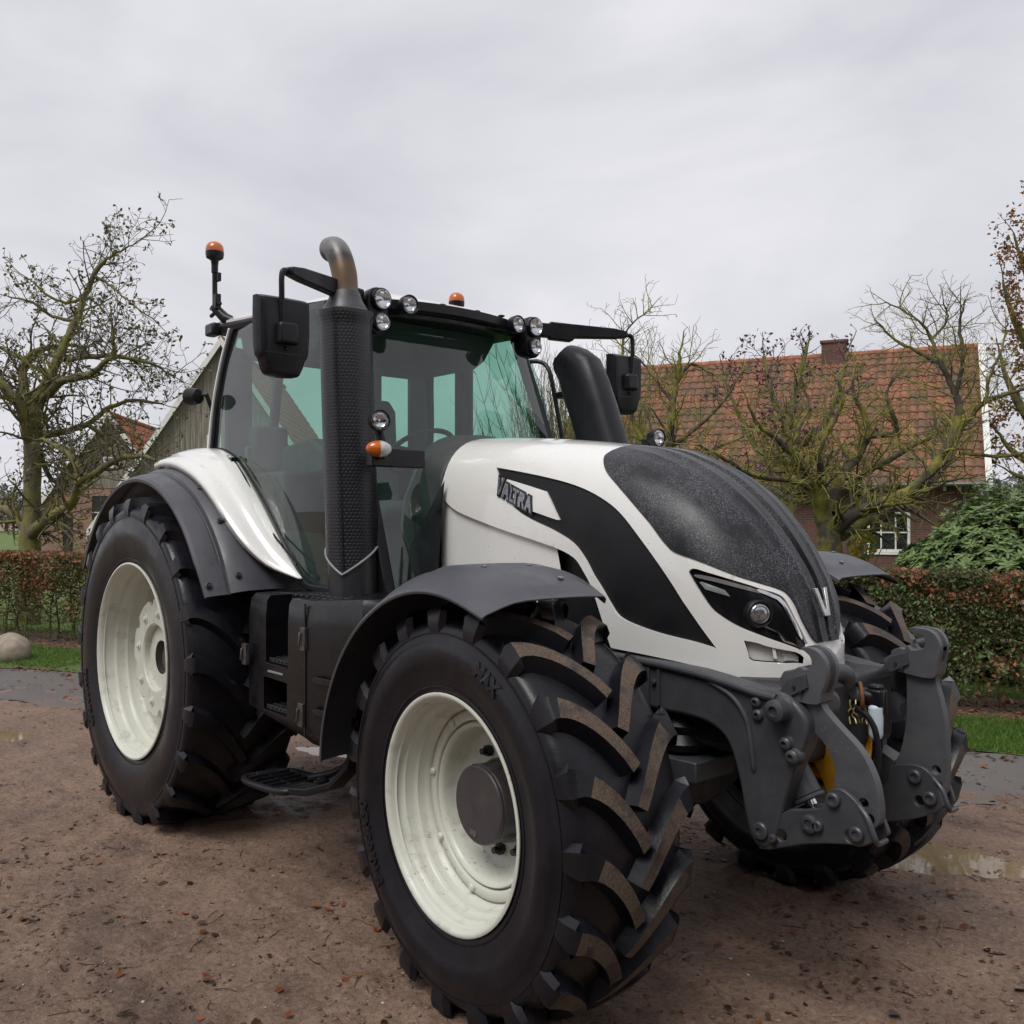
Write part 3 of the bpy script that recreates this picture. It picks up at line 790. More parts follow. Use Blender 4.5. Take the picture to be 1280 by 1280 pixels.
# ---------------- fenders
def arch(sec_at, a0, a1, n, th=.008):
    """sheet swept round an axle: sec_at(angle) -> list of (x,y,z); returns MB of a sheet with thickness"""
    outer = [sec_at(a0 + (a1 - a0) * k / n) for k in range(n + 1)]
    m = len(outer[0]); inner = []
    for k, s in enumerate(outer):
        row = []
        for i, p in enumerate(s):
            p = Vector(p); du = Vector(s[min(i + 1, m - 1)]) - Vector(s[max(i - 1, 0)]); dv = Vector(outer[min(k + 1, n)][i]) - Vector(outer[max(k - 1, 0)][i])
            nn = du.cross(dv)
            nn = nn.normalized() if nn.length > 1e-9 else Vector((0, 0, 1))
            row.append((p, nn))
        inner.append(row)
    c = Vector((sum(p[0] for s in outer for p in s), sum(p[1] for s in outer for p in s), sum(p[2] for s in outer for p in s))) / (m * (n + 1))
    sgn = 1 if (inner[n // 2][m // 2][1]).dot(inner[n // 2][m // 2][0] - (c + Vector((0, 0, -.6)))) > 0 else -1
    inn = [[tuple(p - q * th * sgn) for p, q in row] for row in inner]
    mb = MB(); V = [p for s in outer for p in s] + [p for s in inn for p in s]; o = m * (n + 1); F = []
    for k in range(n):
        for i in range(m - 1):
            a, b, c2, d = k * m + i, k * m + i + 1, (k + 1) * m + i + 1, (k + 1) * m + i
            F += [(a, b, c2, d), (o + d, o + c2, o + b, o + a)]
        F += [(k * m, (k + 1) * m, o + (k + 1) * m, o + k * m), (k * m + m - 1, o + k * m + m - 1, o + (k + 1) * m + m - 1, (k + 1) * m + m - 1)]
    for i in range(m - 1):
        F += [(i, o + i, o + i + 1, i + 1), (n * m + i, n * m + i + 1, o + n * m + i + 1, o + n * m + i)]
    return mb.add(V, F)
def rear_sec(a):
    t = min(max((a - 22) / 14, 0), 1); e = min(max((152 - a) / 14, 0), 1)
    q = [(-1.225, 1.035), (-1.228, 1.052), (-1.215, 1.066), (-1.16, 1.082), (-1.118, 1.086), (-1.108, 1.074), (-1.100, 1.076), (-1.092, 1.100), (-1.06, 1.118), (-1.0, 1.132), (-.90, 1.138), (-.80, 1.140)]
    out = []
    for y, r in q:
        r2 = 1.0 + (r - 1.0) * 1.0
        y2 = y + (.02 * (1 - t) if y < -1.11 else 0)
        out.append((r2 * math.cos(R(a)), y2, .9136 + r2 * math.sin(R(a))))
    return out
for sg in (-1, 1):
    f = arch(rear_sec, 23.5, 152, 56, .010)
    if sg > 0: f = f.mirror()
    rf = f.build('rear_fender', [FENDP], tractor, bevel=.002, ang=28)
    for a, y, r in ((26.5, -1.19, 1.078), (28, -1.045, 1.128), (62, -1.05, 1.126), (92, -1.05, 1.126), (46, -1.05, 1.126)):
        c = Vector((r * math.cos(R(a)), y * -sg, .9136 + r * math.sin(R(a)))); nn = Vector((math.cos(R(a)), 0.15 * sg, math.sin(R(a)))).normalized()
        mb = MB(); mb.lathe([(.017, -.004), (.017, .003), (.013, .005), (.008, .002), (.007, .009), (.001, .010)], c, nn, 14); mb.build('fender_bolt', [DARKM], rf)
    # white flank panel over the fender, up to the glass
    N1 = 26; outer = []; inner = []
    oc = cat([(-.42, -1.04, 1.985), (-.14, -1.05, 2.062), (.12, -1.055, 2.066), (.40, -1.055, 2.000), (.62, -1.05, 1.895), (.82, -1.03, 1.735), (.95, -.99, 1.605), (1.06, -.92, 1.50), (1.16, -.845, 1.447), (1.225, -.812, 1.425)], 3)
    ic = cat([(-.42, -.82, 2.10), (-.14, -.815, 2.155), (.14, -.81, 2.150), (.32, -.81, 2.125), (.50, -.81, 2.045), (.72, -.81, 1.872), (.90, -.81, 1.708), (1.05, -.81, 1.565), (1.17, -.81, 1.465), (1.235, -.81, 1.428)], 3)
    secs = []
    for (a, b) in zip(oc, ic):
        a = Vector(a); b = Vector(b); out = Vector((a.x * .5, -.10, .16)) ; L_ = (b - a).length; k = min(L_ / .25, 1)
        row = []
        if a.x < -.17: continue
        dirn = Vector((a.x, -.15, a.z - .9136)).normalized()
        prof = [(0, -.030), (0, .0), (.03, .006), (.25, .008), (.42, .006), (.47, .016), (.70, .015), (.92, .008), (1, .0)]
        for t, h in prof:
            row.append(tuple(a.lerp(b, t) + dirn * h * k))
        secs.append(row)
    mb = MB(); mb.loft(secs, closed=False)
    mm = len(secs[0]); o = len(mb.v)
    if sg > 0: mb = mb.mirror()
    w2 = mb.build('fender_flank', [WHITE], tractor, ang=50)
    so = w2.modifiers.new('solid', 'SOLIDIFY'); so.thickness = .012; so.offset = 0
# front fenders, carried by the kingpins and so steered with the wheels
def front_sec(a):
    e = min(max((a - 66) / 16, 0), 1); q = 1 - (1 - e) ** 2
    rear = min(max((a - 120) / 50, 0), 1)
    dr = .030 * (1 - rear) * (1 - .8 * max(0, (80 - a) / 16) ** 2 if a < 80 else 1)
    rr = .842
    lift = .012 * (1 - q)
    P_ = [(-.540 + .0, rr - .052 - dr), (-.543, rr - .042 - dr), (-.532, rr - .030 - dr), (-.47, rr - .012 - dr * .3), (-.43, rr - .002), (-.38, rr + .004), (-.30, rr + .006), (-.20, rr + .006), (-.10, rr + .004), (-.035, rr), (-.02, rr - .012), (-.018, rr - .03)]
    step = 0.010 if 68 < a < 100 else 0
    out = []
    for y, r in P_:
        if -.40 < y < -.09: r += step
        out.append(((r - lift) * math.cos(R(a)), y, (r - lift) * math.sin(R(a))))
    return out
for sg in (-1, 1):
    piv = Vector((2.995, sg * .75, .7145))
    f = arch(front_sec, 65, 178, 60, .007)
    if sg > 0: f = f.mirror()
    ff = f.build('front_fender', [FENDP], tractor, bevel=.002, ang=30)
    ff.location = piv; ff.rotation_euler = (0, 0, STE)
    for a, y in ((84, -.16), (84, -.36), (72, -.16), (108, -.25)):
        r = .842 + .006 + (.010 if a < 100 else 0); c = Vector((r * math.cos(R(a)), y * -sg, r * math.sin(R(a))))
        mb = MB(); mb.lathe([(.011, -.003), (.011, .003), (.006, .005), (.001, .005)], c, (math.cos(R(a)), 0, math.sin(R(a))), 12); mb.build('fender_screw', [STEEL], ff)
    mb = MB(); mb.tube([(0, -sg * .0, .60), (.0, sg * .10, .74), (0, sg * .12, .80), (0, sg * .38, .828)], .02, 10); mb.tube([(-.5, sg * .12, .60), (-.2, sg * .10, .76), (.2, sg * .10, .76)], .018, 10); mb.build('fender_bracket', [DARKM], ff)

# ---------------- chassis
mb = MB()
mb.box((1.0, 0, .92), (2.9, .56, .50)); mb.box((2.75, 0, 1.0), (1.2, .60, .36)); mb.box((.1, 0, .95), (.9, .5, .7))
mb.cyl((0, -.80, .9136), (0, .80, .9136), .15, 28); mb.cyl((0, -.86, .9136), (0, -.70, .9136), .20, 28); mb.cyl((0, .70, .9136), (0, .86, .9136), .20, 28)
mb.box((1.9, 0, .72), (.9, .7, .22)); mb.box((3.45, 0, 1.02), (.72, .66, .28))
mb.build('drive_train', [DARKM], tractor, bevel=.03, seg=2)
mb = MB()
mb.loft([[(2.995 + dx, y, .70 + dz) for dx, dz in ((-.10 * w_, -.09 * w_), (.10 * w_, -.09 * w_), (.11 * w_, .05 * w_), (-.11 * w_, .05 * w_))] for y, w_ in ((-.72, .9), (-.45, .95), (-.2, 1.4), (0, 1.7), (.2, 1.4), (.45, .95), (.72, .9))])
mb.cyl((2.995, -.76, .55), (2.995, -.76, .86), .09, 20); mb.cyl((2.995, .76, .55), (2.995, .76, .86), .09, 20)
mb.build('front_axle', [DARKM], tractor, bevel=.012)
for sg in (-1, 1):
    mb = MB(); c = (3.26, sg * .27, .84)
    mb.lathe([(.07, 0), (.105, .01), (.125, .04), (.105, .075), (.128, .11), (.105, .15), (.128, .185), (.10, .215), (.08, .22)], c, (0, 0, 1), 30); mb.build('air_spring', [PLAST], tractor)
    mb = MB(); mb.plate([(3.10, sg * .16, .70), (3.42, sg * .16, .76), (3.42, sg * .16, .835), (3.08, sg * .16, .835)], (0, sg, 0), .24); mb.build('spring_seat', [CASTM], tractor, bevel=.006)
# side frame casting under the bonnet
def smooth(pts, n=4, sharp=()):
    return [(p[0], p[1]) for p in cat([(x, z, 0) for x, z in pts], n, True, sharp)]
fr = smooth(FRAME[:0] + [(2.60, 1.215), (3.165, 1.199), (3.371, 1.189), (3.568, 1.166), (3.700, 1.148), (3.800, 1.150), (3.870, 1.100), (3.893, 1.050), (3.879, .980), (3.840, .894), (3.800, .765), (3.772, .660), (3.731, .612), (3.682, .622), (3.650, .703), (3.624, .822), (3.591, .920), (3.550, .972), (3.480, 1.001), (3.371, 1.010), (3.250, 1.010), (3.10, 1.03), (2.60, 1.04)], 4, (0, 22))
def rim_plate(pts, y0, y1, name, mats, bev, inset=None, parent=None, holes=()):
    mb = MB(); mb.xz(pts, y0, y1); return mb.build(name, mats, parent or tractor, bevel=bev, seg=3)
for sg in (-1, 1):
    o = sg
    frm = rim_plate(fr if sg < 0 else [(x - max(0, (x - 3.70)) * .75 * (1 if z > .80 else 0), z) for x, z in fr], o * .335, o * .425, 'front_frame', [CASTM], .014)
    mb = MB()
    # raised flange along the top and the rounded shoulder line of the casting
    top = cat([(2.62, o * .43, 1.205), (3.165, o * .43, 1.188), (3.371, o * .43, 1.178), (3.568, o * .43, 1.156), (3.70, o * .43, 1.135), (3.78, o * .43, 1.13)], 4)
    mb.tube(top, .014, 10)
    mb.tube(cat([(3.50, o * .425, 1.15), (3.60, o * .428, 1.11), (3.66, o * .428, 1.04), (3.68, o * .428, .95), (3.69, o * .426, .86)], 5), [.010] * 20 + [.002], 8)
    mb.box((3.20, o * .428, 1.09), (.05, .012, .16)); mb.box((3.27, o * .428, 1.105), (.012, .012, .15))
    mb.build('casting_rib', [CASTM], frm, bevel=.004)
    B = [((3.800, 1.095), .038, .055), ((3.820, .985), .022, .022), ((3.845, .945), .024, .022), ((3.700, 1.105), .020, .012), ((3.706, 1.062), .020, .012)]
    for (x, z), r, h in B:
        mb = MB(); mb.lathe([(r * 1.35, -.01), (r * 1.2, .004), (r * 1.04, .010), (r * 1.0, .014), (r * .97, h), (r * .8, h + .004), (r * .45, h + .007), (r * .40, h - .004), (.001, h - .004)], (x, o * .422, z), (0, o, 0), 28); mb.build('boss', [CASTM], frm)
    for x, z, r in ((3.716, .668, .030), (3.765, .655, .014), (3.205, 1.03, .012), (3.245, 1.115, .010)):
        mb = MB(); mb.lathe([(r, -.002), (r, .010), (r * .85, .014), (r * .4, .015), (r * .35, .009), (.001, .009)], (x, o * .425, z), (0, o, 0), 24); mb.build('frame_bolt', [CASTM], frm)
mb = MB(); mb.box((3.76, 0, 1.02), (.05, .66, .24)); mb.box((3.72, 0, .72), (.06, .66, .10)); mb.box((3.70, 0, .9), (.03, .30, .30)); mb.build('front_crossmember', [CASTM], tractor, bevel=.01)
# ---------------- front lift
arms = {-1: (ARM_R, LOW_R), 1: (ARM_L, LOW_L)}
for sg in (-1, 1):
    A, Lw = arms[sg]; c = sg * .36
    Ap = smooth(A, 3); mb = MB(); mb.xz(Ap, c - .018, c + .018)
    arm = mb.build('lift_arm', [LITWORN], tractor, bevel=.006, seg=3)
    xs = [p[0] for p in A]; hx, hz = A[2][0], A[2][1]
    mb = MB()      # thick hook end and its jaw
    hk = [p for p in A if p[1] > 1.05]
    hd = [p for p in A if p[1] > 1.10]
    mb.xz(smooth(hd, 3), c - .040, c + .040); mb.build('hook', [LITWORN], arm, bevel=.004, seg=2)
    q = A[23] if sg > 0 else A[18]
    bx, bz = (3.765, 1.18) if sg > 0 else (3.775, 1.175)
    for y_ in (c - .050, c + .038):
        mb = MB(); mb.xz([(bx, bz - .03), (bx + .035, bz + .02), (bx + .10, bz + .045), (bx + .11, bz + .0), (bx + .04, bz - .04)], y_, y_ + .012); mb.build('hook_guard', [CASTM], arm, bevel=.002)
    for (x, z) in ((bx + .06, bz - .003), (bx + .085, bz - .018)):
        mb = MB(); mb.cyl((x, c - .0445 - .012, z), (x, c - .04, z), .006, 10); mb.build('guard_screw', [DARKM], arm)
    cm = MB()
    for x, z in (((3.966, .79), (3.972, .735)) if sg > 0 else ((4.065, .83), (4.085, .785))):
        cm.cyl((x, c - .06, z), (x, c + .06, z), .017, 20)
    cut(arm, cm)
    Lp = smooth([(3.70, .665), (3.70, .60)] + Lw[::-1] if False else Lw, 3)
    low = MB()
    back = [(3.70, .675), (3.715, .612)]
    full = smooth(([(3.70, .60)] + Lw[1:] if sg < 0 else [(3.70, .60), (3.72, .66)] + Lw), 3)
    for y in (c - .046, c + .046):
        low.xz(full, y - .011, y + .011)
    lo = low.build('lower_link', [CASTM], tractor, bevel=.006, seg=3)
    mb = MB()
    dz = 0 if sg < 0 else -.065; dx = 0 if sg < 0 else -.095
    loop = [(4.105 + dx, .80 + dz), (4.125 + dx, .745 + dz), (4.10 + dx, .71 + dz)]
    mb.tube(cat([(4.06 + dx, c - .046, .83 + dz), (4.10 + dx, c - .06, .80 + dz), (4.125 + dx, c - .06, .74 + dz), (4.115 + dx, c - .02, .715 + dz), (4.115 + dx, c + .03, .715 + dz)], 5), .009, 10)
    mb.build('lock_loop', [CASTM], lo)
    pins = ((3.985, .832, .024), (4.065, .742, .024), (3.90, .735, .030), (3.93, .735, .018)) if sg < 0 else ((3.905, .762, .026), (3.962, .692, .026))
    for x, z, r in pins:
        mb = MB(); mb.lathe([(r, 0), (r, .014), (r * .8, .018), (r * .5, .018), (r * .45, .012), (.001, .012)], (x, c - .056, z), (0, -1, 0), 24); mb.build('link_pin', [CASTM], lo)
    cm = MB()
    for x, z in (((4.04, .728), (3.79, .668)) if sg < 0 else ((3.918, .672),)):
        cm.cyl((x, c - .08, z), (x, c + .08, z), .019, 20)
    cut(lo, cm)
    # lift cylinder
    if sg > 0: continue
    mb = MB(); a = Vector((3.695, sg * .31, .99)); b = Vector((3.865, sg * .31, .725)); d = (b - a).normalized()
    mb.cyl(a, a + d * .24, .052, 28); mb.cyl(a + d * .24, a + d * .255, .058, 28); cy = mb.build('lift_cylinder', [CASTM], tractor, bevel=.004)
    mb = MB(); mb.cyl(a + d * .25, b, .020, 20); mb.build('piston_rod', [CHROME], cy)
# yellow guard, coupler, reservoir
mb = MB(); yg = smooth([(3.70, .985), (3.80, 1.04), (3.85, .99), (3.865, .90), (3.862, .79), (3.84, .765), (3.815, .767), (3.80, .80), (3.766, .86), (3.715, .93)], 4)
mb.xz(yg, -.17, -.155); mb.xz([(3.70, .82), (3.90, .82), (3.90, .85), (3.70, .85)], -.155, -.10)
mb.lathe([(.14, 0), (.14, .16), (.128, .16), (.128, 0)], (3.66, 0, .90), (1, 0, .1), 40, cap=False)
mb.build('shaft_guard', [YELLOW], tractor, bevel=.003)
mb = MB(); mb.cyl((3.60, 0, .89), (3.80, 0, .90), .045, 24); mb.cyl((3.80, 0, .90), (3.86, 0, .90), .022, 12); mb.build('shaft', [DARKM], tractor, bevel=.004)
mb = MB()
mb.tube(cat([(3.70, -.10, 1.10), (3.75, -.10, 1.15), (3.78, -.06, 1.175), (3.80, -.02, 1.165), (3.79, .0, 1.12), (3.80, .03, 1.09), (3.84, .06, 1.085)], 6), [.034] * 24 + [.030] * 13, 18)
mb.lathe([(.045, -.03), (.045, .03), (.03, .04)], (3.80, -.16, 1.085), (.6, -.3, .1), 24)
mb.build('hose_coupler', [CASTM], tractor, bevel=.002)
mb = MB(); mb.lathe([(.030, -.006), (.052, -.006), (.052, .006), (.030, .006)], (3.825, .045, 1.085), (.75, .55, .05), 32); mb.build('rusty_flange', [RUST], tractor, bevel=.002)
mb = MB(); mb.box((3.875, .065, 1.085), (.062, .056, .062)); mb.cyl((3.83, .05, 1.085), (3.87, .065, 1.085), .030, 20); mb.box((3.905, .07, 1.07), (.016, .026, .09)); mb.box((3.875, .065, 1.122), (.05, .042, .018)); mb.build('plug_head', [PLAST], tractor, bevel=.008)
mb = MB(); mb.loft([[(3.878 + .026 * k * math.cos(2 * math.pi * q / 20), .055 + .026 * k * math.sin(2 * math.pi * q / 20), z + .015) for q in range(20)] for z, k in ((1.045, .7), (1.035, 1.0), (.985, 1.02), (.94, .98), (.925, .8), (.915, .3))]); mb.build('plug_cap', [simple('pale_blue_plastic', (0.50, 0.60, 0.66), 0.4, var=.08, scale=20, dirt=(.3, .3, .28), dscale=18, dlo=.55, dhi=.85)], tractor, bevel=.003)
rg = random.Random(5)
for i in range(5):
    mb = MB(); x = 3.80 + .012 * i; p = [Vector((x, -.02 + .016 * i, 1.075))]
    for k in range(6): p.append(p[-1] + Vector((rg.uniform(-.008, .012), rg.uniform(-.012, .012), -.014)))
    mb.tube(cat(p, 3), .003, 6); mb.build('wire', [simple('copper_wire', (.30, .26, .12), .4, metal=.5) if 'copper_wire' not in MATS else MATS['copper_wire']], tractor)
mb = MB(); mb.tube(cat([(3.78, .02, 1.06), (3.87, .03, 1.01), (3.90, .03, .90), (3.88, .03, .78), (3.80, .02, .74)], 6), .011, 10); mb.tube(cat([(3.76, .10, 1.08), (3.84, .14, .98), (3.85, .12, .85), (3.76, .08, .74)], 6), .010, 10); mb.build('hose', [PLAST], tractor)

# ---------------- tank with steps, and the step below
def tank_sec(x, y0):
    return None
tk = MB()
plan = [(1.10, -1.00), (1.13, -1.052), (1.72, -1.085), (1.80, -1.085), (2.20, -1.06), (2.26, -.98), (2.26, -.62), (1.10, -.62)]
levels = [(.70, .86, .10), (.735, .95, .05), (.80, 1, .0), (1.25, 1, 0), (1.335, .985, .02), (1.362, .95, .05)]
secs = []
for z, k, ins in levels:
    sec = []
    for x, y in plan:
        yy = -.62 + (y + .62) * k; xx = 1.71 + (x - 1.71) * (1 - ins)
        zz = z + (.03 if x > 2.1 and z > 1.2 else 0)
        if z < .76: zz = z + (.10 if x < 1.25 else 0.0)
        sec.append((xx, yy, zz))
    secs.append(sec)
tk.loft(secs); tank = tk.build('fuel_tank', [TANKP], tractor, bevel=.018, seg=3)

cm = MB()
for x0, x1, z0, z1 in ((1.335, 1.585, 1.035, 1.42), (1.31, 1.575, .805, .965)):
    cm.box(((x0 + x1) / 2, -1.10, (z0 + z1) / 2), (x1 - x0, .36, z1 - z0))
cut(tank, cm)
mb = MB()
for z, x0, x1 in ((1.050, 1.345, 1.575), (.820, 1.32, 1.565)):
    for k in range(4):
        mb.box(((x0 + x1) / 2, -1.045 + .035 * k, z), (x1 - x0, .010, .022))
    for k in range(6):
        mb.box((x0 + (x1 - x0) * (k + .5) / 6, -.99, z + .002), (.008, .13, .012))
mb.build('step_tread', [DARKM], tank, bevel=.002)
mb = MB()      # top tread plate behind the tank lid
for k in range(9):
    for q in range(4):
        mb.box((1.50 + .055 * k + .02 * (q % 2), -.99 + .07 * q, 1.366), (.03, .012, .012), rot=Matrix.Rotation(R(35 if q % 2 else -35), 3, 'Z'))
mb.build('tread_plate', [DARKM], tank, bevel=.002)
mb = MB(); mb.box((1.765, -1.0875, 1.05), (.010, .006, .60)); mb.tube([(1.765, -1.09, 1.33), (1.80, -1.0, 1.368), (1.85, -.75, 1.368)], .005, 6); mb.build('panel_seam', [GLOSSB], tank)
for x, z in ((1.755, 1.19), (1.735, .845), (1.165, 1.06)):
    mb = MB(); mb.box((x, -1.088, z), (.045, .020, .105)); mb.tube([(x - .01, -1.103, z + .03), (x - .01, -1.108, z - .03)], .006, 8); mb.build('latch', [simple('latch_steel', (.10, .095, .09), .4, metal=.6, var=.4, scale=30) if 'latch_steel' not in MATS else MATS['latch_steel']], tank, bevel=.003)
mb = MB()
for z in (1.02, .88):
    mb.loft([[(x, y - .012 * e, z + h * e) for h, e in ((-.018, 1), (.018, 1), (.024, 0), (-.024, 0))] for x, y, e in ((1.84, -1.082, .2), (1.90, -1.086, 1), (2.15, -1.072, 1), (2.19, -1.064, .2))])
mb.build('tank_rib', [TANKP], tank, bevel=.006)
mb = MB(); mb.box((1.455, -1.073, 1.00), (.15, .008, .010)); mb.build('pocket_lip', [GREYP], tank, bevel=.002)
mb = MB()      # hanging boarding step
rim_ = cat([(1.14, -1.02, .44), (1.16, -1.09, .44), (1.28, -1.11, .445), (1.50, -1.10, .455), (1.58, -1.05, .46), (1.56, -.86, .46), (1.36, -.84, .45), (1.18, -.86, .44)], 5, True)
mb.tube(rim_ + [rim_[0]], .018, 10)
for k in range(6):
    x = 1.20 + .062 * k; mb.box((x, -.975, .447), (.010, .22, .022))
mb.box((1.37, -.975, .440), (.38, .012, .020))
st = mb.build('boarding_step', [PLAST], tractor, bevel=.003)
mb = MB(); mb.loft([[(x, y - w_ / 2, z), (x, y + w_ / 2, z), (x, y + w_ / 2, z + .035), (x, y - w_ / 2, z + .035)] for x, y, z, w_ in ((1.52, -1.02, .44, .14), (1.70, -1.0, .46, .10), (1.86, -.98, .52, .08), (1.96, -.95, .62, .08), (2.0, -.92, .78, .08))])
mb.tube(cat([(1.40, -.86, .45), (1.55, -.80, .50), (1.65, -.78, .58), (1.60, -.76, .72)], 5), .020, 10); mb.build('step_bracket', [PLAST], st, bevel=.006)
# ---------------- exhaust stack
def stack_sec(c, r, n=28, keel=.0):
    out = []
    for k in range(n):
        a = 2 * math.pi * k / n; rr = r * (1 + keel * math.exp(-((((a - R(-52)) + math.pi) % (2 * math.pi) - math.pi) / .28) ** 2))
        out.append((c[0] + rr * math.cos(a), c[1] + rr * math.sin(a), c[2]))
    return out
def sc_at(z):
    t = (z - 1.20) / 1.55; return (1.668 - .095 * t, -.765, z)
def perf_mat():
    m, t, p = node_mat('perforated_shield')
    uv = t.nodes.new('ShaderNodeUVMap'); mp = t.nodes.new('ShaderNodeMapping'); mp.inputs['Scale'].default_value = (1, 1, 1)
    t.links.new(uv.outputs[0], mp.inputs['Vector'])
    sx = t.nodes.new('ShaderNodeSeparateXYZ'); t.links.new(mp.outputs[0], sx.inputs[0])
    def M(op, a, b=None):
        n = t.nodes.new('ShaderNodeMath'); n.operation = op
        for i, v in enumerate((a, b)):
            if v is None: continue
            if isinstance(v, (int, float)): n.inputs[i].default_value = v
            else: t.links.new(v, n.inputs[i])
        return n.outputs[0]
    row = M('FLOOR', sx.outputs[1]); off = M('MULTIPLY', M('MODULO', row, 2.0), .5)
    fx = M('SUBTRACT', M('FRACT', M('ADD', sx.outputs[0], off)), .5); fy = M('SUBTRACT', M('FRACT', sx.outputs[1]), .5)
    d = M('SQRT', M('ADD', M('MULTIPLY', fx, fx), M('MULTIPLY', fy, fy)))
    f = ramp(t, d, [(0.25, g(0)), (0.33, g(1))])
    base = ramp(t, noise_out(t, 5, 6), [(0.3, (0.006, 0.006, 0.009)), (0.7, (0.017, 0.017, 0.023))])
    mx = t.nodes.new('ShaderNodeMixRGB'); t.links.new(f, mx.inputs[0]); mx.inputs[1].default_value = (0.001, 0.001, 0.001, 1); t.links.new(base, mx.inputs[2])
    t.links.new(mx.outputs[0], p.inputs['Base Color']); p.inputs['Roughness'].default_value = .38
    bump(t, p, f, 0.6, 0.002)
    return m
PERF = perf_mat()
zs = [1.20, 1.24, 1.30, 1.45, 1.60, 1.70]
mb = MB(); mb.loft([stack_sec(sc_at(z), r) for z, r in ((1.10, .150), (1.16, .155), (1.225, .155), (1.24, .135))]); base_ = mb.build('stack_base', [PLAST], tractor, bevel=.004)
mb = MB(); mb.loft([stack_sec(sc_at(z), .120, 36, .05) for z in (1.18, 1.30, 1.45, 1.60, 1.72)]); sl = mb.build('exhaust_sleeve', [simple('sleeve_plastic', (0.020, 0.020, 0.023), 0.36, var=.25, scale=4, stretch=(3, 3, .5), dirt=(.045, .035, .025), dscale=5, dlo=.55, dhi=.8)], tractor, ang=50)
# perforated shield with its own UVs for the hole rows
n = 48; zz = [1.60 + 1.14 * k / 40 for k in range(41)]
me = bpy.data.meshes.new('shield'); V = []; F = []
for z in zz:
    V += stack_sec(sc_at(z), .127 + (.008 if z > 2.70 else 0), n, .06)
mbx = MB(); mbx.v = V; mbx.f = [(i * n + k, i * n + (k + 1) % n, (i + 1) * n + (k + 1) % n, (i + 1) * n + k) for i in range(40) for k in range(n)]; mbx.m = [0] * len(mbx.f)
# the lower rim dips to a point below the keel
vv2 = []
for idx, p in enumerate(mbx.v):
    i, k = divmod(idx, n); a = 2 * math.pi * k / n; d = (((a - R(-52)) + math.pi) % (2 * math.pi) - math.pi)
    dip = .13 * (1 - min(abs(d) / 1.5, 1)) - .0
    f = max(0, 1 - i / 12)
    vv2.append((p[0], p[1], p[2] - dip * f))
mbx.v = vv2
me = mbx.mesh('exhaust_shield', [PERF], 50, recalc=True)
uvl = me.uv_layers.new(name='UVMap')
for p in me.polygons:
    ks = [me.loops[li].vertex_index % n for li in p.loop_indices]; wrap = max(ks) - min(ks) > n / 2
    for li in p.loop_indices:
        vi = me.loops[li].vertex_index; i, k = divmod(vi, n); k = k + n if (wrap and k < n / 2) else k
        uvl.data[li].uv = (k / n * 44, (mbx.v[vi][2]) * 62)
shield = link('exhaust_shield', me, tractor)
mb = MB(); rimpts = [Vector(mbx.v[k]) for k in range(n)]
cc = Vector(sc_at(1.58)); mb.tube([p + (Vector((p.x, p.y, 0)) - Vector((cc.x, cc.y, 0))).normalized() * .001 for p in rimpts + [rimpts[0]]], .006, 8, caps=False); mb.build('shield_rim', [GREYP], shield)
mb = MB(); a = R(-52)
mb.tube([(sc_at(z)[0] + .135 * math.cos(a), sc_at(z)[1] + .135 * math.sin(a), z) for z in (1.5, 1.9, 2.3, 2.72)], .004, 6); mb.build('shield_seam', [PLAST], shield)
mb = MB(); t0 = sc_at(2.74); mb.lathe([(.136, -.02), (.139, .0), (.112, .012), (.10, .035), (.085, .06), (.074, .09), (.066, .105)], t0, (0, 0, 1), 36); mb.build('shield_collar', [simple('collar_steel', (.07, .07, .075), .45, metal=.4, var=.3)], shield)
def pipe_mat():
    m, t, p = node_mat('heat_stained_pipe')
    tc = t.nodes.new('ShaderNodeTexCoord'); sx = t.nodes.new('ShaderNodeSeparateXYZ'); t.links.new(tc.outputs['Object'], sx.inputs[0])
    mr = t.nodes.new('ShaderNodeMapRange'); mr.inputs[1].default_value = 2.80; mr.inputs[2].default_value = 3.14; t.links.new(sx.outputs[2], mr.inputs[0])
    ad = t.nodes.new('ShaderNodeMath'); ad.operation = 'ADD'; t.links.new(mr.outputs[0], ad.inputs[0])
    ns = t.nodes.new('ShaderNodeMath'); ns.operation = 'MULTIPLY_ADD'; t.links.new(noise_out(t, 14, 6), ns.inputs[0]); ns.inputs[1].default_value = .3; ns.inputs[2].default_value = -.15; t.links.new(ns.outputs[0], ad.inputs[1])
    c = ramp(t, ad.outputs[0], [(0.0, (.22, .19, .18)), (.2, (.17, .115, .07)), (.5, (.12, .078, .048)), (.66, (.05, .045, .042)), (.8, (.17, .165, .16)), (1, (.22, .22, .22))])
    t.links.new(c, p.inputs['Base Color']); p.inputs['Metallic'].default_value = .55; p.inputs['Roughness'].default_value = .42
    return m
pp = cat([(t0[0], t0[1], 2.76), (t0[0] - .003, t0[1], 2.90), (t0[0] - .020, t0[1] - .002, 2.97), (t0[0] - .055, t0[1] - .002, 3.035), (t0[0] - .10, t0[1] + .002, 3.075), (t0[0] - .15, t0[1] + .006, 3.085)], 7)
mb = MB(); mb.tube(pp, .062, 32, caps=False); mb.tube(pp, .059, 32, caps=False); L2 = len(pp)
for q in (0, L2 - 1):
    b = q * 32; mb.f += [(b + k, b + (k + 1) % 32, L2 * 32 + b + (k + 1) % 32, L2 * 32 + b + k) for k in range(32)]; mb.m += [0] * 32
mb.build('exhaust_pipe', [pipe_mat()], tractor, recalc=False)
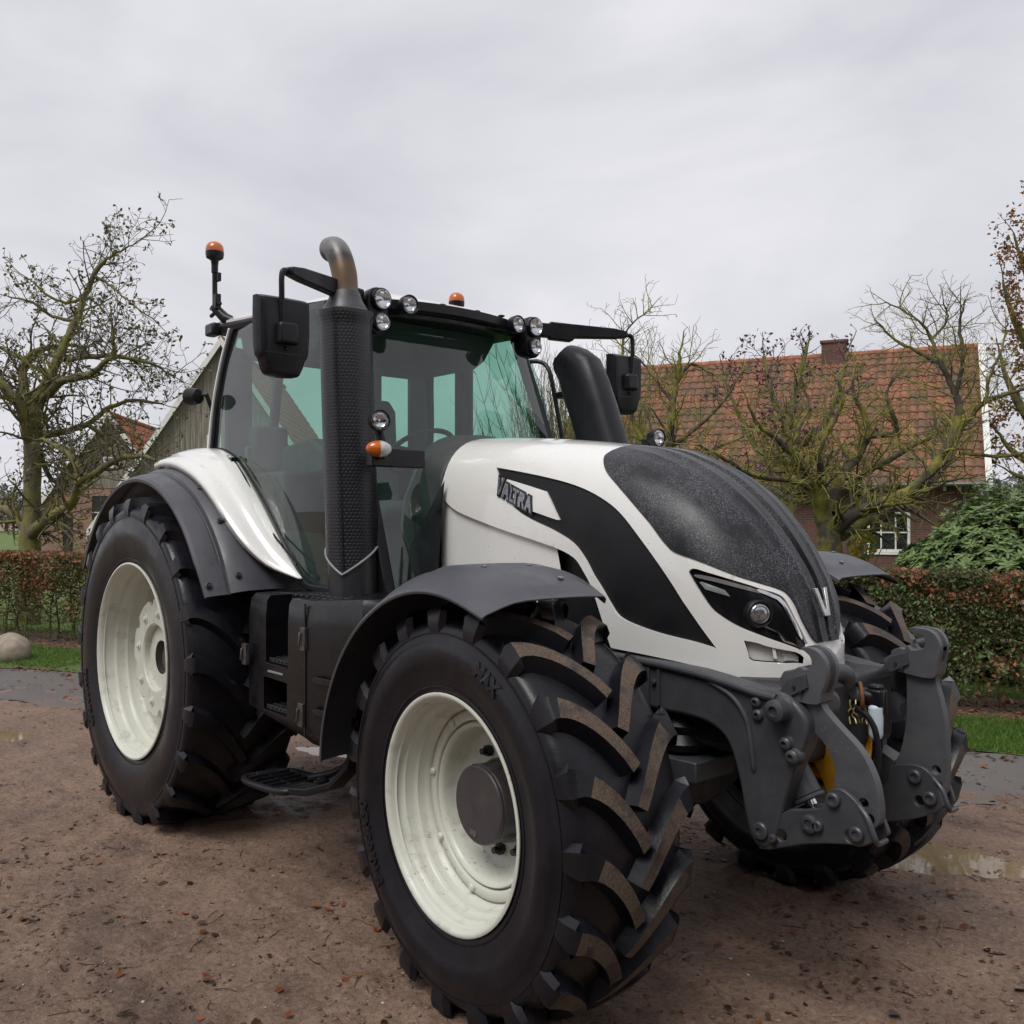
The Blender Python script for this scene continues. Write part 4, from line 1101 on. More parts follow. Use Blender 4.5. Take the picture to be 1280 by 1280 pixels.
# pillar lamps on their bracket beside the stack
mb = MB(); mb.box((1.86, -.66, 2.02), (.055, .30, .085)); mb.tube([(1.90, -.765, 2.01), (1.905, -.775, 2.10), (1.87, -.78, 2.20)], [.022, .022, .016], 10); mb.build('lamp_bracket', [PLAST], tractor, bevel=.008)
CLG = simple('fluted_lens', (0.50, 0.51, 0.50), 0.12, var=.35, scale=26, rv=.05, bmp=.5, bscale=70, spec=.8)
AMB = simple('amber_lens', (0.50, 0.105, 0.006), 0.16, var=.2, scale=14, rv=.04, coat=.5)
def bowl(c, ax, r, parent):
    mb = MB(); mb.lathe([(r, .006), (r * .93, -.004), (r * .70, -.013), (r * .40, -.0185), (r * .16, -.0195), (r * .15, -.004), (.0005, -.002)], c, ax, 32, cap=False); mb.build('reflector', [REFL], parent)
    mb = MB(); mb.lathe([(r, .006), (r * .85, .009), (r * .5, .012), (.0005, .013)], c, ax, 32, cap=False); mb.build('lamp_lens', [LENS], parent)
def lamp(name, c, ax, r, depth, parent, body=None, tilt=None):
    c = Vector(c); ax = Vector(ax).normalized(); mb = MB()
    mb.lathe([(r * .35, -depth), (r * .75, -depth * .85), (r * .97, -depth * .35), (r * 1.0, 0), (r * 1.0, .012), (r * .93, .016), (r * .87, .012), (r * .85, -.02)], c, ax, 36)
    b = mb.build(name, [body or PLAST], parent, bevel=.0015)
    bowl(c, ax, r * .86, b)
    return b
lamp('round_lamp', (1.93, -.80, 2.185), (1, -.35, -.02), .050, .065, tractor)
mb = MB(); c = Vector((1.925, -.80, 2.055)); ax = Vector((1, -.30, 0)).normalized(); rot = ax.to_track_quat('Z', 'Y').to_matrix()
mb.ball(c, .05, 28, 0, (1.22, .78, .75), rot)
ind = mb.build('indicator_lamp', [CLG, AMB], tractor)
sd = Vector((.30, 1, 0)).normalized()
for p in ind.data.polygons:
    cc = Vector((0, 0, 0))
    for v in p.vertices: cc += ind.data.vertices[v].co
    if (cc / len(p.vertices) - c).dot(sd) < 0: p.material_index = 1

# ---------------- snorkel on the other side
secs = []
for x, y, z, w_, d_ in ((2.10, .56, 2.02, .125, .10), (2.05, .56, 2.14, .125, .10), (1.99, .56, 2.30, .125, .10), (1.93, .56, 2.44, .125, .10), (1.875, .56, 2.56, .118, .095), (1.81, .56, 2.62, .095, .088), (1.77, .56, 2.648, .06, .08)):
    secs.append([(x + w_ * (abs(math.cos(t)) ** .7) * math.copysign(1, math.cos(t)), y + d_ * (abs(math.sin(t)) ** .7) * math.copysign(1, math.sin(t)), z + .06 * math.cos(t) * 1) for t in [2 * math.pi * k / 32 for k in range(32)]])
mb = MB(); mb.loft(secs); mb.build('air_intake', [PLAST], tractor, bevel=.004, ang=40)
b = lamp('bonnet_work_lamp', (2.62, .34, 2.125), (1, -.05, .0), .045, .05, tractor)
mb = MB(); mb.box((2.55, .34, 2.10), (.05, .03, .05)); mb.build('lamp_foot', [PLAST], b, bevel=.006)

# ---------------- cab
GL_SIDE = glassy('tinted_glass', (0.50, 0.74, 0.645), 0.0, 0.022)
def bar(pts, w_, h_, mb, up=(0, 0, 1)):
    """rectangular section swept along a path; w_ across, h_ along up"""
    pts = [Vector(p) for p in pts]; secs = []
    for i, p in enumerate(pts):
        t = (pts[min(i + 1, len(pts) - 1)] - pts[max(i - 1, 0)]).normalized(); s_ = t.cross(Vector(up)).normalized(); u = s_.cross(t)
        secs.append([tuple(p + s_ * a * w_ / 2 + u * b_ * h_ / 2) for a, b_ in ((-1, -1), (1, -1), (1, 1), (-1, 1))])
    mb.loft(secs)
cabf = MB()
for sg in (-1, 1):
    A = cat([(1.80, sg * .66, 1.36), (1.66, sg * .665, 1.80), (1.51, sg * .66, 2.20), (1.36, sg * .655, 2.55), (1.245, sg * .64, 2.84)], 4)
    bar(A, .055, .060, cabf, (0, sg, 0))
    B = cat([(.130, sg * .795, 2.14), (.165, sg * .785, 2.40), (.20, sg * .755, 2.65), (.255, sg * .72, 2.87)], 4)
    bar(B, .035, .05, cabf, (0, sg, 0))
    bar([(.25, sg * .70, 2.86), (.8, sg * .69, 2.885), (1.25, sg * .63, 2.86)], .05, .05, cabf)
    low_ = cat([(.13, sg * .795, 2.145), (.30, sg * .797, 2.125), (.49, sg * .797, 2.035), (.72, sg * .797, 1.862), (.90, sg * .797, 1.70), (1.08, sg * .797, 1.53), (1.22, sg * .79, 1.40), (1.40, sg * .76, 1.375), (1.80, sg * .68, 1.36)], 3)
    bar(low_, .03, .035, cabf)
bar([(1.80, -.66, 1.36), (1.86, 0, 1.36), (1.80, .66, 1.36)], .05, .06, cabf)
bar([(.16, -.78, 2.13), (.10, 0, 2.13), (.16, .78, 2.13)], .05, .05, cabf)
bar([(.25, -.70, 2.86), (.22, 0, 2.87), (.25, .70, 2.86)], .06, .06, cabf)
for sg in (-1, 1):
    bar([(.60, sg * .72, 2.86), (.58, sg * .80, 2.0), (.60, sg * .78, 1.5)] if sg > 0 else [(.13, sg * .35, 2.86), (.08, sg * .40, 2.13)], .05, .05, cabf, (0, sg, 0) if sg > 0 else (1, 0, 0))
cabf.box((.13, .30, 2.5), (.04, .06, .74)); cabf.box((.9, 0, 1.33), (1.75, 1.28, .06)); cabf.box((.32, 0, 1.72), (.04, 1.36, .84))
cabf.build('cab_frame', [PLAST], tractor, bevel=.008)
mb = MB(); bar(cat([(.112, -.817, 2.14), (.147, -.807, 2.40), (.182, -.777, 2.65), (.237, -.742, 2.87)], 4), .012, .030, mb, (0, -1, 0)); q = mb.mirror(); mb.join(q); mb.build('corner_post_cover', [WHITE], tractor, bevel=.003)
# windscreen: a curved sheet between the front pillars
def quadsheet(rows, name, mat, parent, th=.005):
    mb = MB(); mb.loft(rows, closed=False); o = mb.build(name, [mat], parent, recalc=False, ang=60); return o
zz = [1.38, 1.8, 2.2, 2.55, 2.86]; xx = [1.80, 1.66, 1.51, 1.365, 1.25]
quadsheet([[(float(np.interp(z, zz, xx)) + .03 + .07 * (1 - (y / .64) ** 2), y, z) for y in np.linspace(-.64, .64, 17)] for z in np.linspace(1.38, 2.86, 14)], 'windscreen', GL_SIDE, tractor)
for sg in (-1, 1):
    rows = []
    for t in np.linspace(0, 1, 12):
        xa = .14 + .11 * 0; 
        row = []
        for z in np.linspace(0, 1, 9):
            x0_ = .135 + 1.66 * t
            zb = float(np.interp(x0_, [.13, .30, .49, .72, .90, 1.08, 1.22, 1.40, 1.80], [2.145, 2.125, 2.035, 1.862, 1.70, 1.53, 1.40, 1.375, 1.36]))
            Z = zb + (2.87 - zb) * z
            xf = float(np.interp(Z, zz, xx)); xr = float(np.interp(Z, [2.14, 2.40, 2.65, 2.87], [.13, .165, .20, .255]))
            X = x0_ * 1.0; X = min(max(X, xr), xf)
            yo = float(np.interp(Z, [1.36, 2.0, 2.40, 2.65, 2.87], [.795, .80, .79, .76, .72])) - (.13 * max(0, (X - 1.0) / .7) ** 1.5)
            row.append((X, sg * (yo + .004), Z))
        rows.append(row)
    quadsheet(rows, 'side_window', GL_SIDE, tractor)
quadsheet([[(.14 + .09 * t, y, 2.15 + .71 * t) for y in np.linspace(-.74, .74, 9)] for t in np.linspace(0, 1, 5)], 'rear_window', GL_SIDE, tractor)
# roof
def roof_ring(z, gx0, gx1, hw0, hw1, r=.10, n=6):
    """rounded plan outline, rear half width hw0, front half width hw1"""
    cs = [(gx0, -hw0), (gx1, -hw1), (gx1, hw1), (gx0, hw0)]; out = []
    for i in range(4):
        p = Vector((*cs[i], 0)); a = Vector((*cs[i - 1], 0)); b = Vector((*cs[(i + 1) % 4], 0))
        d1 = (a - p).normalized() * r; d2 = (b - p).normalized() * r
        for k in range(n + 1):
            t = k / n; q = (p + d1) * (1 - t) ** 2 + p * 2 * t * (1 - t) + (p + d2) * t * t; bow = .05 * (1 - (q.y / max(hw0, .1)) ** 2) if i in (1, 2) else 0
            out.append((q.x + bow, q.y, z - .034 * q.x / 1.5))
    return out
mb = MB(); mb.loft([roof_ring(2.858, .10, 1.36, .70, .54), roof_ring(2.862, .02, 1.43, .77, .60), roof_ring(2.900, .00, 1.445, .785, .61), roof_ring(2.918, .03, 1.42, .77, .60)])
roofb = mb.build('roof_gutter', [PLAST], tractor, bevel=.008)
mb = MB(); mb.loft([roof_ring(2.915, .04, 1.40, .765, .59), roof_ring(2.930, .03, 1.39, .77, .59), roof_ring(2.965, .09, 1.33, .72, .54, .12), roof_ring(2.990, .22, 1.25, .60, .44, .15), roof_ring(3.003, .42, 1.1, .42, .33, .15), roof_ring(3.008, .6, 1.0, .2, .2, .1)]); mb.build('roof', [WHITE], tractor, ang=50)
mb = MB(); bar(cat([(1.46, -.50, 2.848), (1.505, -.25, 2.858), (1.52, 0, 2.86), (1.505, .25, 2.856), (1.46, .50, 2.842)], 4), .035, .05, mb); bar(cat([(1.43, -.50, 2.808), (1.475, 0, 2.812), (1.43, .50, 2.805)], 4), .02, .022, mb)
for y in (-.36, -.12, .12, .30): mb.box((1.505, y, 2.888), (.03, .03, .012))
mb.build('visor_rail', [PLAST], tractor, bevel=.004)
# twin and single work lamps at the front of the roof
for sg in (-1, 1):
    secs = []
    for x, k in ((1.40, .80), (1.46, .98), (1.515, 1.0), (1.525, .93)):
        sec = []
        for q in range(40):
            t = 2 * math.pi * q / 40; yy = math.cos(t) * .068; z_ = math.sin(t)
            sec.append((x, sg * .535 + (yy if z_ > 0 else yy * .88) * k, 2.795 + (.060 * math.copysign(1, z_) + z_ * .062 if abs(z_) > .01 else 0) * k))
        secs.append(sec)
    mb = MB(); mb.loft(secs); mb.box((1.42, sg * .60, 2.81), (.08, .10, .12)); pod = mb.build('lamp_pod', [PLAST], tractor, bevel=.006)
    for z, r in ((2.852, .052), (2.735, .044)):
        mb = MB(); mb.lathe([(r * 1.10, -.02), (r * 1.10, .022), (r, .024), (r * .96, .0)], (1.523, sg * .53, z), (1, 0, 0), 36, cap=False); ring = mb.build('lamp_ring', [GLOSSB], pod)
        bowl((1.545, sg * .53, z), (1, 0, 0), r * .97, ring)
    lamp('round_lamp', (1.56, sg * .375, 2.842), (1, sg * .05, 0), .052, .075, tractor)
    # mirror arm, bracket tube and mirror
    root = Vector((1.47, sg * .60, 2.855)); end = Vector((1.70, sg * 1.14, 2.845)); d = (end - root)
    secs = []
    for t, h_, dz in ((.04, .040, 0), (.14, .040, 0), (.145, .052, 0), (.38, .052, -.004), (.42, .040, .008), (.85, .030, .014), (1, .018, .014)):
        p = root + d * t; s_ = Vector((-d.y, d.x, 0)).normalized()
        secs.append([tuple(p + s_ * a * .028 + Vector((0, 0, b_ * h_ + dz))) for a, b_ in ((-1, -1), (1, -1), (1, 1), (-1, 1))])
    mb = MB(); mb.loft(secs); arm = mb.build('mirror_arm', [PLAST], tractor, bevel=.007)
    mb = MB(); mb.tube(cat([(1.68, sg * 1.11, 2.857), (1.71, sg * 1.165, 2.855), (1.715, sg * 1.18, 2.825), (1.715, sg * 1.18, 2.74), (1.705, sg * 1.175, 2.60), (1.70, sg * 1.17, 2.55)], 6), .013, 12); mb.build('mirror_tube', [PLAST], arm)
    cx, cy, czm = 1.672, sg * 1.155, 2.560
    def mout(k=1.0, n=6):
        P_ = [(-.130, .160), (-.122, .176), (-.06, .180), (.06, .180), (.122, .175), (.130, .158), (.130, .0), (.122, -.085), (.108, -.105), (.085, -.168), (.04, -.182), (-.04, -.182), (-.085, -.168), (-.108, -.105), (-.122, -.085), (-.130, 0)]
        return [(cy + a * k, czm + b_ * k) for a, b_, _ in cat([(a, b_, 0) for a, b_ in P_], 3, True)]
    mb = MB(); mb.loft([[(x, a, b_) for a, b_ in mout(k)] for x, k in ((cx - .035, .97), (cx - .03, 1.0), (cx + .005, 1.0), (cx + .030, .93), (cx + .036, .86))]); mir = mb.build('mirror', [PLAST], tractor, bevel=.004)
    mb = MB(); mb.loft([[(cx - .037, a, b_) for a, b_ in mout(.90)], [(cx - .036, a, b_) for a, b_ in mout(.90)]]); mb.build('mirror_glass', [CHROME], mir)
    mb = MB(); mb.loft([[(x, cy + .048 * k * u, czm + .01 + .048 * k * v_) for u, v_ in ((-1, -1), (-1, .8), (-.8, 1), (.8, 1), (1, .8), (1, -1))] for x, k in ((cx + .03, 1.05), (cx + .065, 1), (cx + .075, .85))]); mb.build('mirror_joint', [PLAST], mir, bevel=.006)
    mb = MB(); mb.box((cx + .034, cy, czm - .080), (.006, .20, .006)); mb.ball((cx + .037, cy + .0, czm - .058), .010, 12); mb.tube([(cx + .037, cy, czm - .05), (cx + .038, cy - .01, czm - .025)], .003, 6); mb.build('mirror_trim', [PLAST], mir)
# beacons
def beacon(c, post, parent):
    c = Vector(c); mb = MB()
    mb.lathe([(.020, -.075), (.024, -.045), (.050, -.030), (.054, -.010), (.054, .008)], c, (0, 0, 1), 32); b = mb.build('beacon', [PLAST], parent, bevel=.002)
    mb = MB(); mb.lathe([(.054, .007), (.0545, .020), (.050, .042), (.036, .060), (.018, .068), (.0005, .070)], c, (0, 0, 1), 32, cap=False); mb.build('beacon_dome', [AMB], b)
    if post:
        mb = MB(); mb.cyl(c + Vector((0, 0, -.07)), c + Vector((0, 0, -.12)), .020, 16); mb.tube([c + Vector((0, 0, -.10)), c + Vector((.005, 0, -.34))], .0155, 14)
        mb.box(c + Vector((.03, .01, -.150)), (.04, .02, .05)); mb.box(c + Vector((.03, .0, -.30)), (.045, .035, .09)); mb.tube([c + Vector((.0, 0, -.33)), c + Vector((.06, .04, -.40)), c + Vector((.10, .07, -.42))], [.028, .034, .03], 12)
        mb.cyl(c + Vector((-.05, 0, -.375)), c + Vector((.02, 0, -.36)), .012, 10); mb.tube(cat([c + Vector((-.03, 0, -.31)), c + Vector((-.045, -.01, -.335)), c + Vector((-.02, 0, -.345)), c + Vector((.03, 0, -.37))], 4), .004, 6)
        mb.cyl(c + Vector((.04, 0, -.315)), c + Vector((.085, 0, -.32)), .010, 10)
        mb.build('beacon_post', [PLAST], b, bevel=.002)
beacon((.095, -.78, 3.345), True, tractor); beacon((.50, .76, 3.205), False, tractor)
mb = MB(); mb.tube([(.50, .76, 3.14), (.50, .76, 2.93)], .016, 10); mb.build('beacon_post', [PLAST], tractor)
mb = MB(); mb.box((.06, -.77, 2.885), (.12, .07, .075)); mb.build('roof_corner_bracket', [PLAST], tractor, bevel=.015)
# rear lamp sticking out behind the corner post
mb = MB(); c = Vector((.04, -.90, 2.47)); mb.lathe([(.02, -.075), (.045, -.06), (.052, -.01), (.052, .02), (.04, .03)], c, (-.9, -.3, .05), 24); mb.tube([c + Vector((.04, .02, 0)), (.12, -.84, 2.48), (.13, -.80, 2.36), (.14, -.79, 2.25)], .014, 10); mb.build('rear_work_lamp', [PLAST], tractor, bevel=.003)
# grab rail and small mirror on the far side
mb = MB(); mb.tube(cat([(1.16, .80, 2.72), (1.22, .86, 2.725), (1.30, .87, 2.66), (1.36, .87, 2.45), (1.42, .87, 2.20), (1.45, .86, 1.9), (1.40, .80, 1.6)], 6), .014, 10); mb.box((1.39, .90, 2.50), (.10, .06, .035)); mb.ball((1.41, .98, 2.50), .035, 14); mb.build('grab_rail', [PLAST], tractor)
# interior
mb = MB(); mb.loft([roof_ring(2.700, .22, .98, .64, .56), roof_ring(2.74, .18, 1.06, .67, .57), roof_ring(2.852, .16, 1.20, .68, .54)]); mb.build('headliner', [simple('headliner_grey', (.10, .11, .11), .8)], tractor)
mb = MB()
for y0_, y1_ in ((-.74, -.58), (.20, .36), (.60, .74)): mb.box((.17, (y0_ + y1_) / 2, 2.44), (.05, y1_ - y0_, .66))
mb.box((.60, .745, 2.40), (.16, .04, .80)); mb.build('rear_posts', [INTER], tractor, bevel=.01)
for sg in (-1, 1):
    mb = MB(); pl_ = [(.13, 2.12), (.30, 2.10), (.49, 2.01), (.72, 1.84), (.90, 1.68), (1.08, 1.51), (1.22, 1.38), (1.22, 1.30), (.13, 1.30)]
    mb.xz(pl_, sg * .770, sg * .755)
    mb.loft([[(x, sg * .76, z), (x, sg * .45, z - .03), (x, sg * .45, 1.32)] for x, z in ((.16, 1.98), (.45, 1.95), (.70, 1.78), (.88, 1.60), (1.0, 1.40))])
    mb.build('cab_side', [INTER], tractor)
mb = MB(); mb.loft([[(x, y * w_, z) for x, z in ((.62, 1.78), (.64, 1.70), (1.10, 1.70), (1.14, 1.80), (1.05, 1.84), (.7, 1.83))] for y, w_ in ((-.24, 1), (.24, 1))])
mb.loft([[(x0_, y, z) for x0_, z in ((.50, 1.82), (.62, 1.80), (.58, 2.42), (.50, 2.50), (.42, 2.45))] for y in (-.22, .22)]); mb.box((.50, 0, 2.56), (.10, .26, .16)); mb.box((.85, 0, 1.52), (.4, .36, .34)); mb.build('seat', [SEATM], tractor, bevel=.03, seg=3)
mb = MB(); mb.loft([[(x, y, z) for x, z in ((.62, 1.95), (.62, 2.14), (.95, 2.18), (1.12, 2.10), (1.12, 1.98))] for y in (-.62, -.42)]); mb.box((.55, -.55, 1.75), (.5, .3, .5)); mb.box((.40, -.58, 2.15), (.10, .22, .26)); mb.build('armrest_console', [INTER], tractor, bevel=.02)
mb = MB(); mb.box((.36, -.62, 2.06), (.02, .22, .20), rot=Matrix.Rotation(R(20), 3, 'Z')); mb.build('monitor', [simple('screen_back', (.16, .18, .18), .4)], tractor, bevel=.01)
mb = MB(); c = Vector((1.14, 0, 2.12)); ax = Vector((-.55, 0, .83)).normalized(); u = ax.orthogonal().normalized(); v_ = ax.cross(u)
mb.tube([c + (u * math.cos(2 * math.pi * k / 36) + v_ * math.sin(2 * math.pi * k / 36)) * .20 for k in range(37)], .015, 10, caps=False)
for k in (0, 12, 24): mb.tube([c, c + (u * math.cos(2 * math.pi * k / 36) + v_ * math.sin(2 * math.pi * k / 36)) * .20], .012, 8)
mb.ball(c, .04, 14); mb.tube([c, c - ax * .25, (1.40, 0, 1.75)], .04, 12); mb.build('steering_wheel', [INTER], tractor)
mb = MB(); secs = []
for x, hw, z in ((1.28, .12, 2.02), (1.40, .26, 2.14), (1.55, .33, 2.19), (1.70, .36, 2.18), (1.84, .38, 2.13)):
    secs.append([(x, hw * math.cos(t), z - .22 + .22 * math.sin(t)) for t in [math.pi * k / 16 for k in range(17)]] + [(x, -hw, 1.40), (x, hw, 1.40)])
mb.loft(secs); mb.build('dashboard', [INTER], tractor, bevel=.01)
mb = MB(); mb.loft([[(x, -.36 + dy, z), (x, -.28 + dy, z), (x + .02, -.28 + dy, z + .0), (x + .02, -.36 + dy, z)] for x, z, dy in ((1.58, 2.02, .02), (1.52, 1.85, -.02), (1.50, 1.70, -.03), (1.56, 1.44, .03))]); mb.build('foot_panel', [GREYP], tractor, bevel=.004)
mb = MB(); mb.loft([[(x, y * k, 1.36), (x, y * k, 1.55 + (x - 1.7) * .9), (x, y * .9 * k, 1.62 + (x - 1.7) * 1.2)] for x, k in ((1.72, 1), (1.95, .98)) for y in (-.50,)] , closed=True)
mb.build('bonnet_seal', [PLAST], tractor)
mb = MB(); mb.loft([[(x, .46 * math.cos(t) * k, 1.30 + (zt - 1.30) * max(math.sin(t), 0) ** .5) for t in [math.pi * q / 24 for q in range(25)]] for x, k, zt in ((1.82, .86, 2.10), (1.93, .90, 2.14), (1.93, .80, 2.05), (1.82, .78, 2.0))], closed=False); mb.build('rear_seal', [PLAST], tractor, ang=50)
# wiper on the side glass and cable
mb = MB(); mb.tube([(.50, -.822, 2.02), (.70, -.822, 1.87), (1.0, -.822, 1.60), (1.18, -.82, 1.44)], .010, 8); mb.tube([(.46, -.83, 2.08), (.62, -.835, 1.97), (.95, -.835, 1.66), (1.22, -.835, 1.50)], .006, 6); mb.box((.45, -.83, 2.06), (.07, .04, .05)); mb.tube(cat([(.42, -.84, 2.10), (.40, -.86, 2.0), (.44, -.87, 1.95), (.52, -.85, 2.0)], 5), .004, 6); mb.build('wiper', [PLAST], tractor)
# ================================================================== SURROUNDINGS
CX, CY, CZ = 5.5965, -3.2058, 1.7333
FX, FY = math.cos(2.4218), math.sin(2.4218); RX, RY = FY, -FX
FL = 1184.6; HZ = 648.6
def at(u, d, v=None):
    """ground position seen at column u at distance d (v: row, gives the height)"""
    k = (u - 640) / FL
    return Vector((CX + d * (FX + RX * k), CY + d * (FY + RY * k), 0 if v is None else CZ - d * (v - HZ) / FL))
EX, EY = .907, .421                       # along the lane; the other axis points away from the yard
def en(e, n, z=0.0):
    return Vector((e * EX - n * EY, e * EY + n * EX, z))
def to_en(x, y):
    return x * EX + y * EY, -x * EY + y * EX
# ---------------- ground
def dirt_mat():
    m, t, p = node_mat('wet_dirt')
    big = noise_out(t, .45, 5, 0.6); mid = noise_out(t, 2.6, 8, 0.68); fine = noise_out(t, 38, 6, 0.75); grit = noise_out(t, 150, 3, 0.7)
    tr = noise_out(t, 2.2, 5, 0.6, stretch=(0.35, 2.6, 1))
    c = ramp(t, mid, [(0.28, (0.098, 0.058, 0.040)), (0.5, (0.238, 0.156, 0.112)), (0.72, (0.35, 0.245, 0.182))])
    c2 = ramp(t, fine, [(0.32, (0.040, 0.026, 0.020)), (0.48, (0.235, 0.160, 0.118)), (0.70, (0.46, 0.335, 0.25))])
    a = t.nodes.new('ShaderNodeMixRGB'); a.inputs[0].default_value = .5; t.links.new(c, a.inputs[1]); t.links.new(c2, a.inputs[2])
    b = t.nodes.new('ShaderNodeMixRGB'); b.blend_type = 'MULTIPLY'; b.inputs[0].default_value = .85; t.links.new(a.outputs[0], b.inputs[1]); t.links.new(ramp(t, big, [(0.3, (0.72, 0.70, 0.70)), (0.7, (1.22, 1.18, 1.15))]), b.inputs[2])
    # paler grit grains
    d = t.nodes.new('ShaderNodeMixRGB'); t.links.new(ramp(t, grit, [(0.66, g(0)), (0.74, g(1))]), d.inputs[0]); t.links.new(b.outputs[0], d.inputs[1]); d.inputs[2].default_value = (0.36, 0.32, 0.28, 1)
    # reddish litter dust
    e = t.nodes.new('ShaderNodeMixRGB'); t.links.new(ramp(t, noise_out(t, 3.4, 8, 0.75, stretch=(1, 1.6, 1)), [(0.56, g(0)), (0.72, g(.55))]), e.inputs[0]); t.links.new(d.outputs[0], e.inputs[1]); e.inputs[2].default_value = (0.11, 0.052, 0.034, 1)
    wet = ramp(t, noise_out(t, .9, 6, 0.62, stretch=(.55, 1.5, 1)), [(0.54, g(0)), (0.64, g(1))])
    dk = t.nodes.new('ShaderNodeMixRGB'); dk.blend_type = 'MULTIPLY'; t.links.new(wet, dk.inputs[0]); t.links.new(e.outputs[0], dk.inputs[1]); dk.inputs[2].default_value = (.66, .66, .70, 1)
    t.links.new(dk.outputs[0], p.inputs['Base Color'])
    rg_ = t.nodes.new('ShaderNodeMixRGB'); t.links.new(wet, rg_.inputs[0]); t.links.new(ramp(t, mid, [(0.30, g(0.34)), (0.5, g(0.72)), (0.7, g(0.9))]), rg_.inputs[1]); rg_.inputs[2].default_value = (.30, .30, .30, 1)
    t.links.new(rg_.outputs[0], p.inputs['Roughness'])
    p.inputs['Specular IOR Level'].default_value = .35
    n1 = bump(t, p, mid, 0.7, 0.05); n2 = bump(t, p, fine, 1.0, 0.022, n1); n3 = bump(t, p, tr, 0.4, 0.03, n2); bump(t, p, grit, 0.8, 0.006, n3)
    return m
DIRT = dirt_mat()
def road_mat():
    m, t, p = node_mat('worn_asphalt')
    a = noise_out(t, 1.2, 7, 0.65); f = noise_out(t, 130, 3, 0.7); dd = noise_out(t, 2.3, 8, 0.7)
    c = ramp(t, a, [(0.3, (0.075, 0.070, 0.070)), (0.7, (0.125, 0.115, 0.108))])
    x = t.nodes.new('ShaderNodeMixRGB'); t.links.new(ramp(t, f, [(0.45, g(0)), (0.75, g(.8))]), x.inputs[0]); t.links.new(c, x.inputs[1]); x.inputs[2].default_value = (0.18, 0.165, 0.15, 1)
    y = t.nodes.new('ShaderNodeMixRGB'); t.links.new(ramp(t, dd, [(0.50, g(0)), (0.70, g(.8))]), y.inputs[0]); t.links.new(x.outputs[0], y.inputs[1]); y.inputs[2].default_value = (0.13, 0.095, 0.075, 1)
    t.links.new(y.outputs[0], p.inputs['Base Color']); t.links.new(ramp(t, a, [(0.35, g(.6)), (0.65, g(.85))]), p.inputs['Roughness']); p.inputs['Specular IOR Level'].default_value = .3; bump(t, p, f, .6, .006)
    return m
def turf_mat(name, lo, hi, brown):
    m, t, p = node_mat(name)
    a = noise_out(t, 1.1, 7, 0.7); f = noise_out(t, 60, 5, 0.7); bb = noise_out(t, 3.0, 7, 0.75)
    c = ramp(t, f, [(0.3, lo), (0.7, hi)]); x = t.nodes.new('ShaderNodeMixRGB'); x.blend_type = 'MULTIPLY'; x.inputs[0].default_value = .6
    t.links.new(c, x.inputs[1]); t.links.new(ramp(t, a, [(0.3, g(.6)), (0.7, g(1.3))]), x.inputs[2])
    y = t.nodes.new('ShaderNodeMixRGB'); t.links.new(ramp(t, bb, [(1 - brown, g(0)), (1 - brown + .1, g(1))]), y.inputs[0]); t.links.new(x.outputs[0], y.inputs[1]); y.inputs[2].default_value = (0.10, 0.055, 0.028, 1)
    t.links.new(y.outputs[0], p.inputs['Base Color']); p.inputs['Roughness'].default_value = .9; bump(t, p, f, .8, .03)
    return m
PUD = []          # puddles: centre, half sizes along e and n, seed
for u, v, a, b, sd in ((1193, 1074, .50, .24, 1), (0, 918, .34, .12, 2), (405, 938, .30, .10, 3)):
    d = CZ * FL / (v - HZ); q = at(u, d); PUD.append((q.x, q.y, a, b, sd))
def pud_f(x, y, P_):
    """below 1 inside the puddle, ragged edge"""
    cx, cy, a, b, sd = P_; dx, dy = x - cx, y - cy
    e = dx * EX + dy * EY; n = -dx * EY + dy * EX
    return math.sqrt((e / a) ** 2 + (n / b) ** 2) + .55 * noise.noise(Vector((x * 3.2, y * 3.2, sd * 7.7))) + .25 * noise.noise(Vector((x * 9, y * 9, sd)))
def gh(x, y):
    """height of the trodden dirt"""
    v = Vector((x, y, 0))
    h = .020 * noise.noise(v * .9) + .012 * noise.noise(v * 3.1 + Vector((7, 0, 0))) + .013 * noise.noise(v * 8.0) + .009 * noise.noise(v * 17.0) + .008 * noise.noise(v * 31.0)
    # wheel ruts running with the tractor
    w2 = y + 1.65 + .12 * math.sin(x * .8); h -= .012 * math.exp(-(w2 / .30) ** 2) * (1 + .5 * math.sin(x * 26 + w2 * 18))
    w3 = (y + 2.9) + .25 * x * .3; h -= .012 * math.exp(-(w3 / .28) ** 2) * (1 + .5 * math.sin(x * 22 - w3 * 14))
    h += .010 * noise.noise(Vector((x * 1.1, y * 13, 5))) * max(0, min(1, .5 + noise.noise(Vector((x * .5, y * .5, 8)))))
    for tx, ty, hx, hy in ((3.0, -.97, .20, .25), (3.0, .97, .20, .25), (.0, -.94, .27, .32), (.0, .94, .27, .32)):
        dx, dy = max(abs(x - tx) - hx, 0), max(abs(y - ty) - hy, 0); dd = math.hypot(dx, dy)
        if dd < .2: h += .024 * math.exp(-((dd - .035) / .035) ** 2) * (.7 + .6 * noise.noise(Vector((x * 12, y * 12, 1)))) - (.006 if dd == 0 else 0)
    h += .008 * max(0, noise.noise(Vector((x * 14, y * 14, 3)))) 
    for P_ in PUD:
        f = pud_f(x, y, P_)
        if f < 1.5:
            h = h * min(max(f - .75, 0) / .75, 1) - .030 * min(max(1.12 - f, 0), .6)
    e, n = to_en(x, y)
    return h
mb = MB()
xs = np.concatenate([np.arange(-9, -3, .12), np.arange(-3, 5.6, .028), np.arange(5.6, 8, .15)]); ys = np.concatenate([np.arange(-4.6, -3.3, .06), np.arange(-3.3, 1.9, .028), np.arange(1.9, 7, .10)])
nx, ny = len(xs), len(ys)
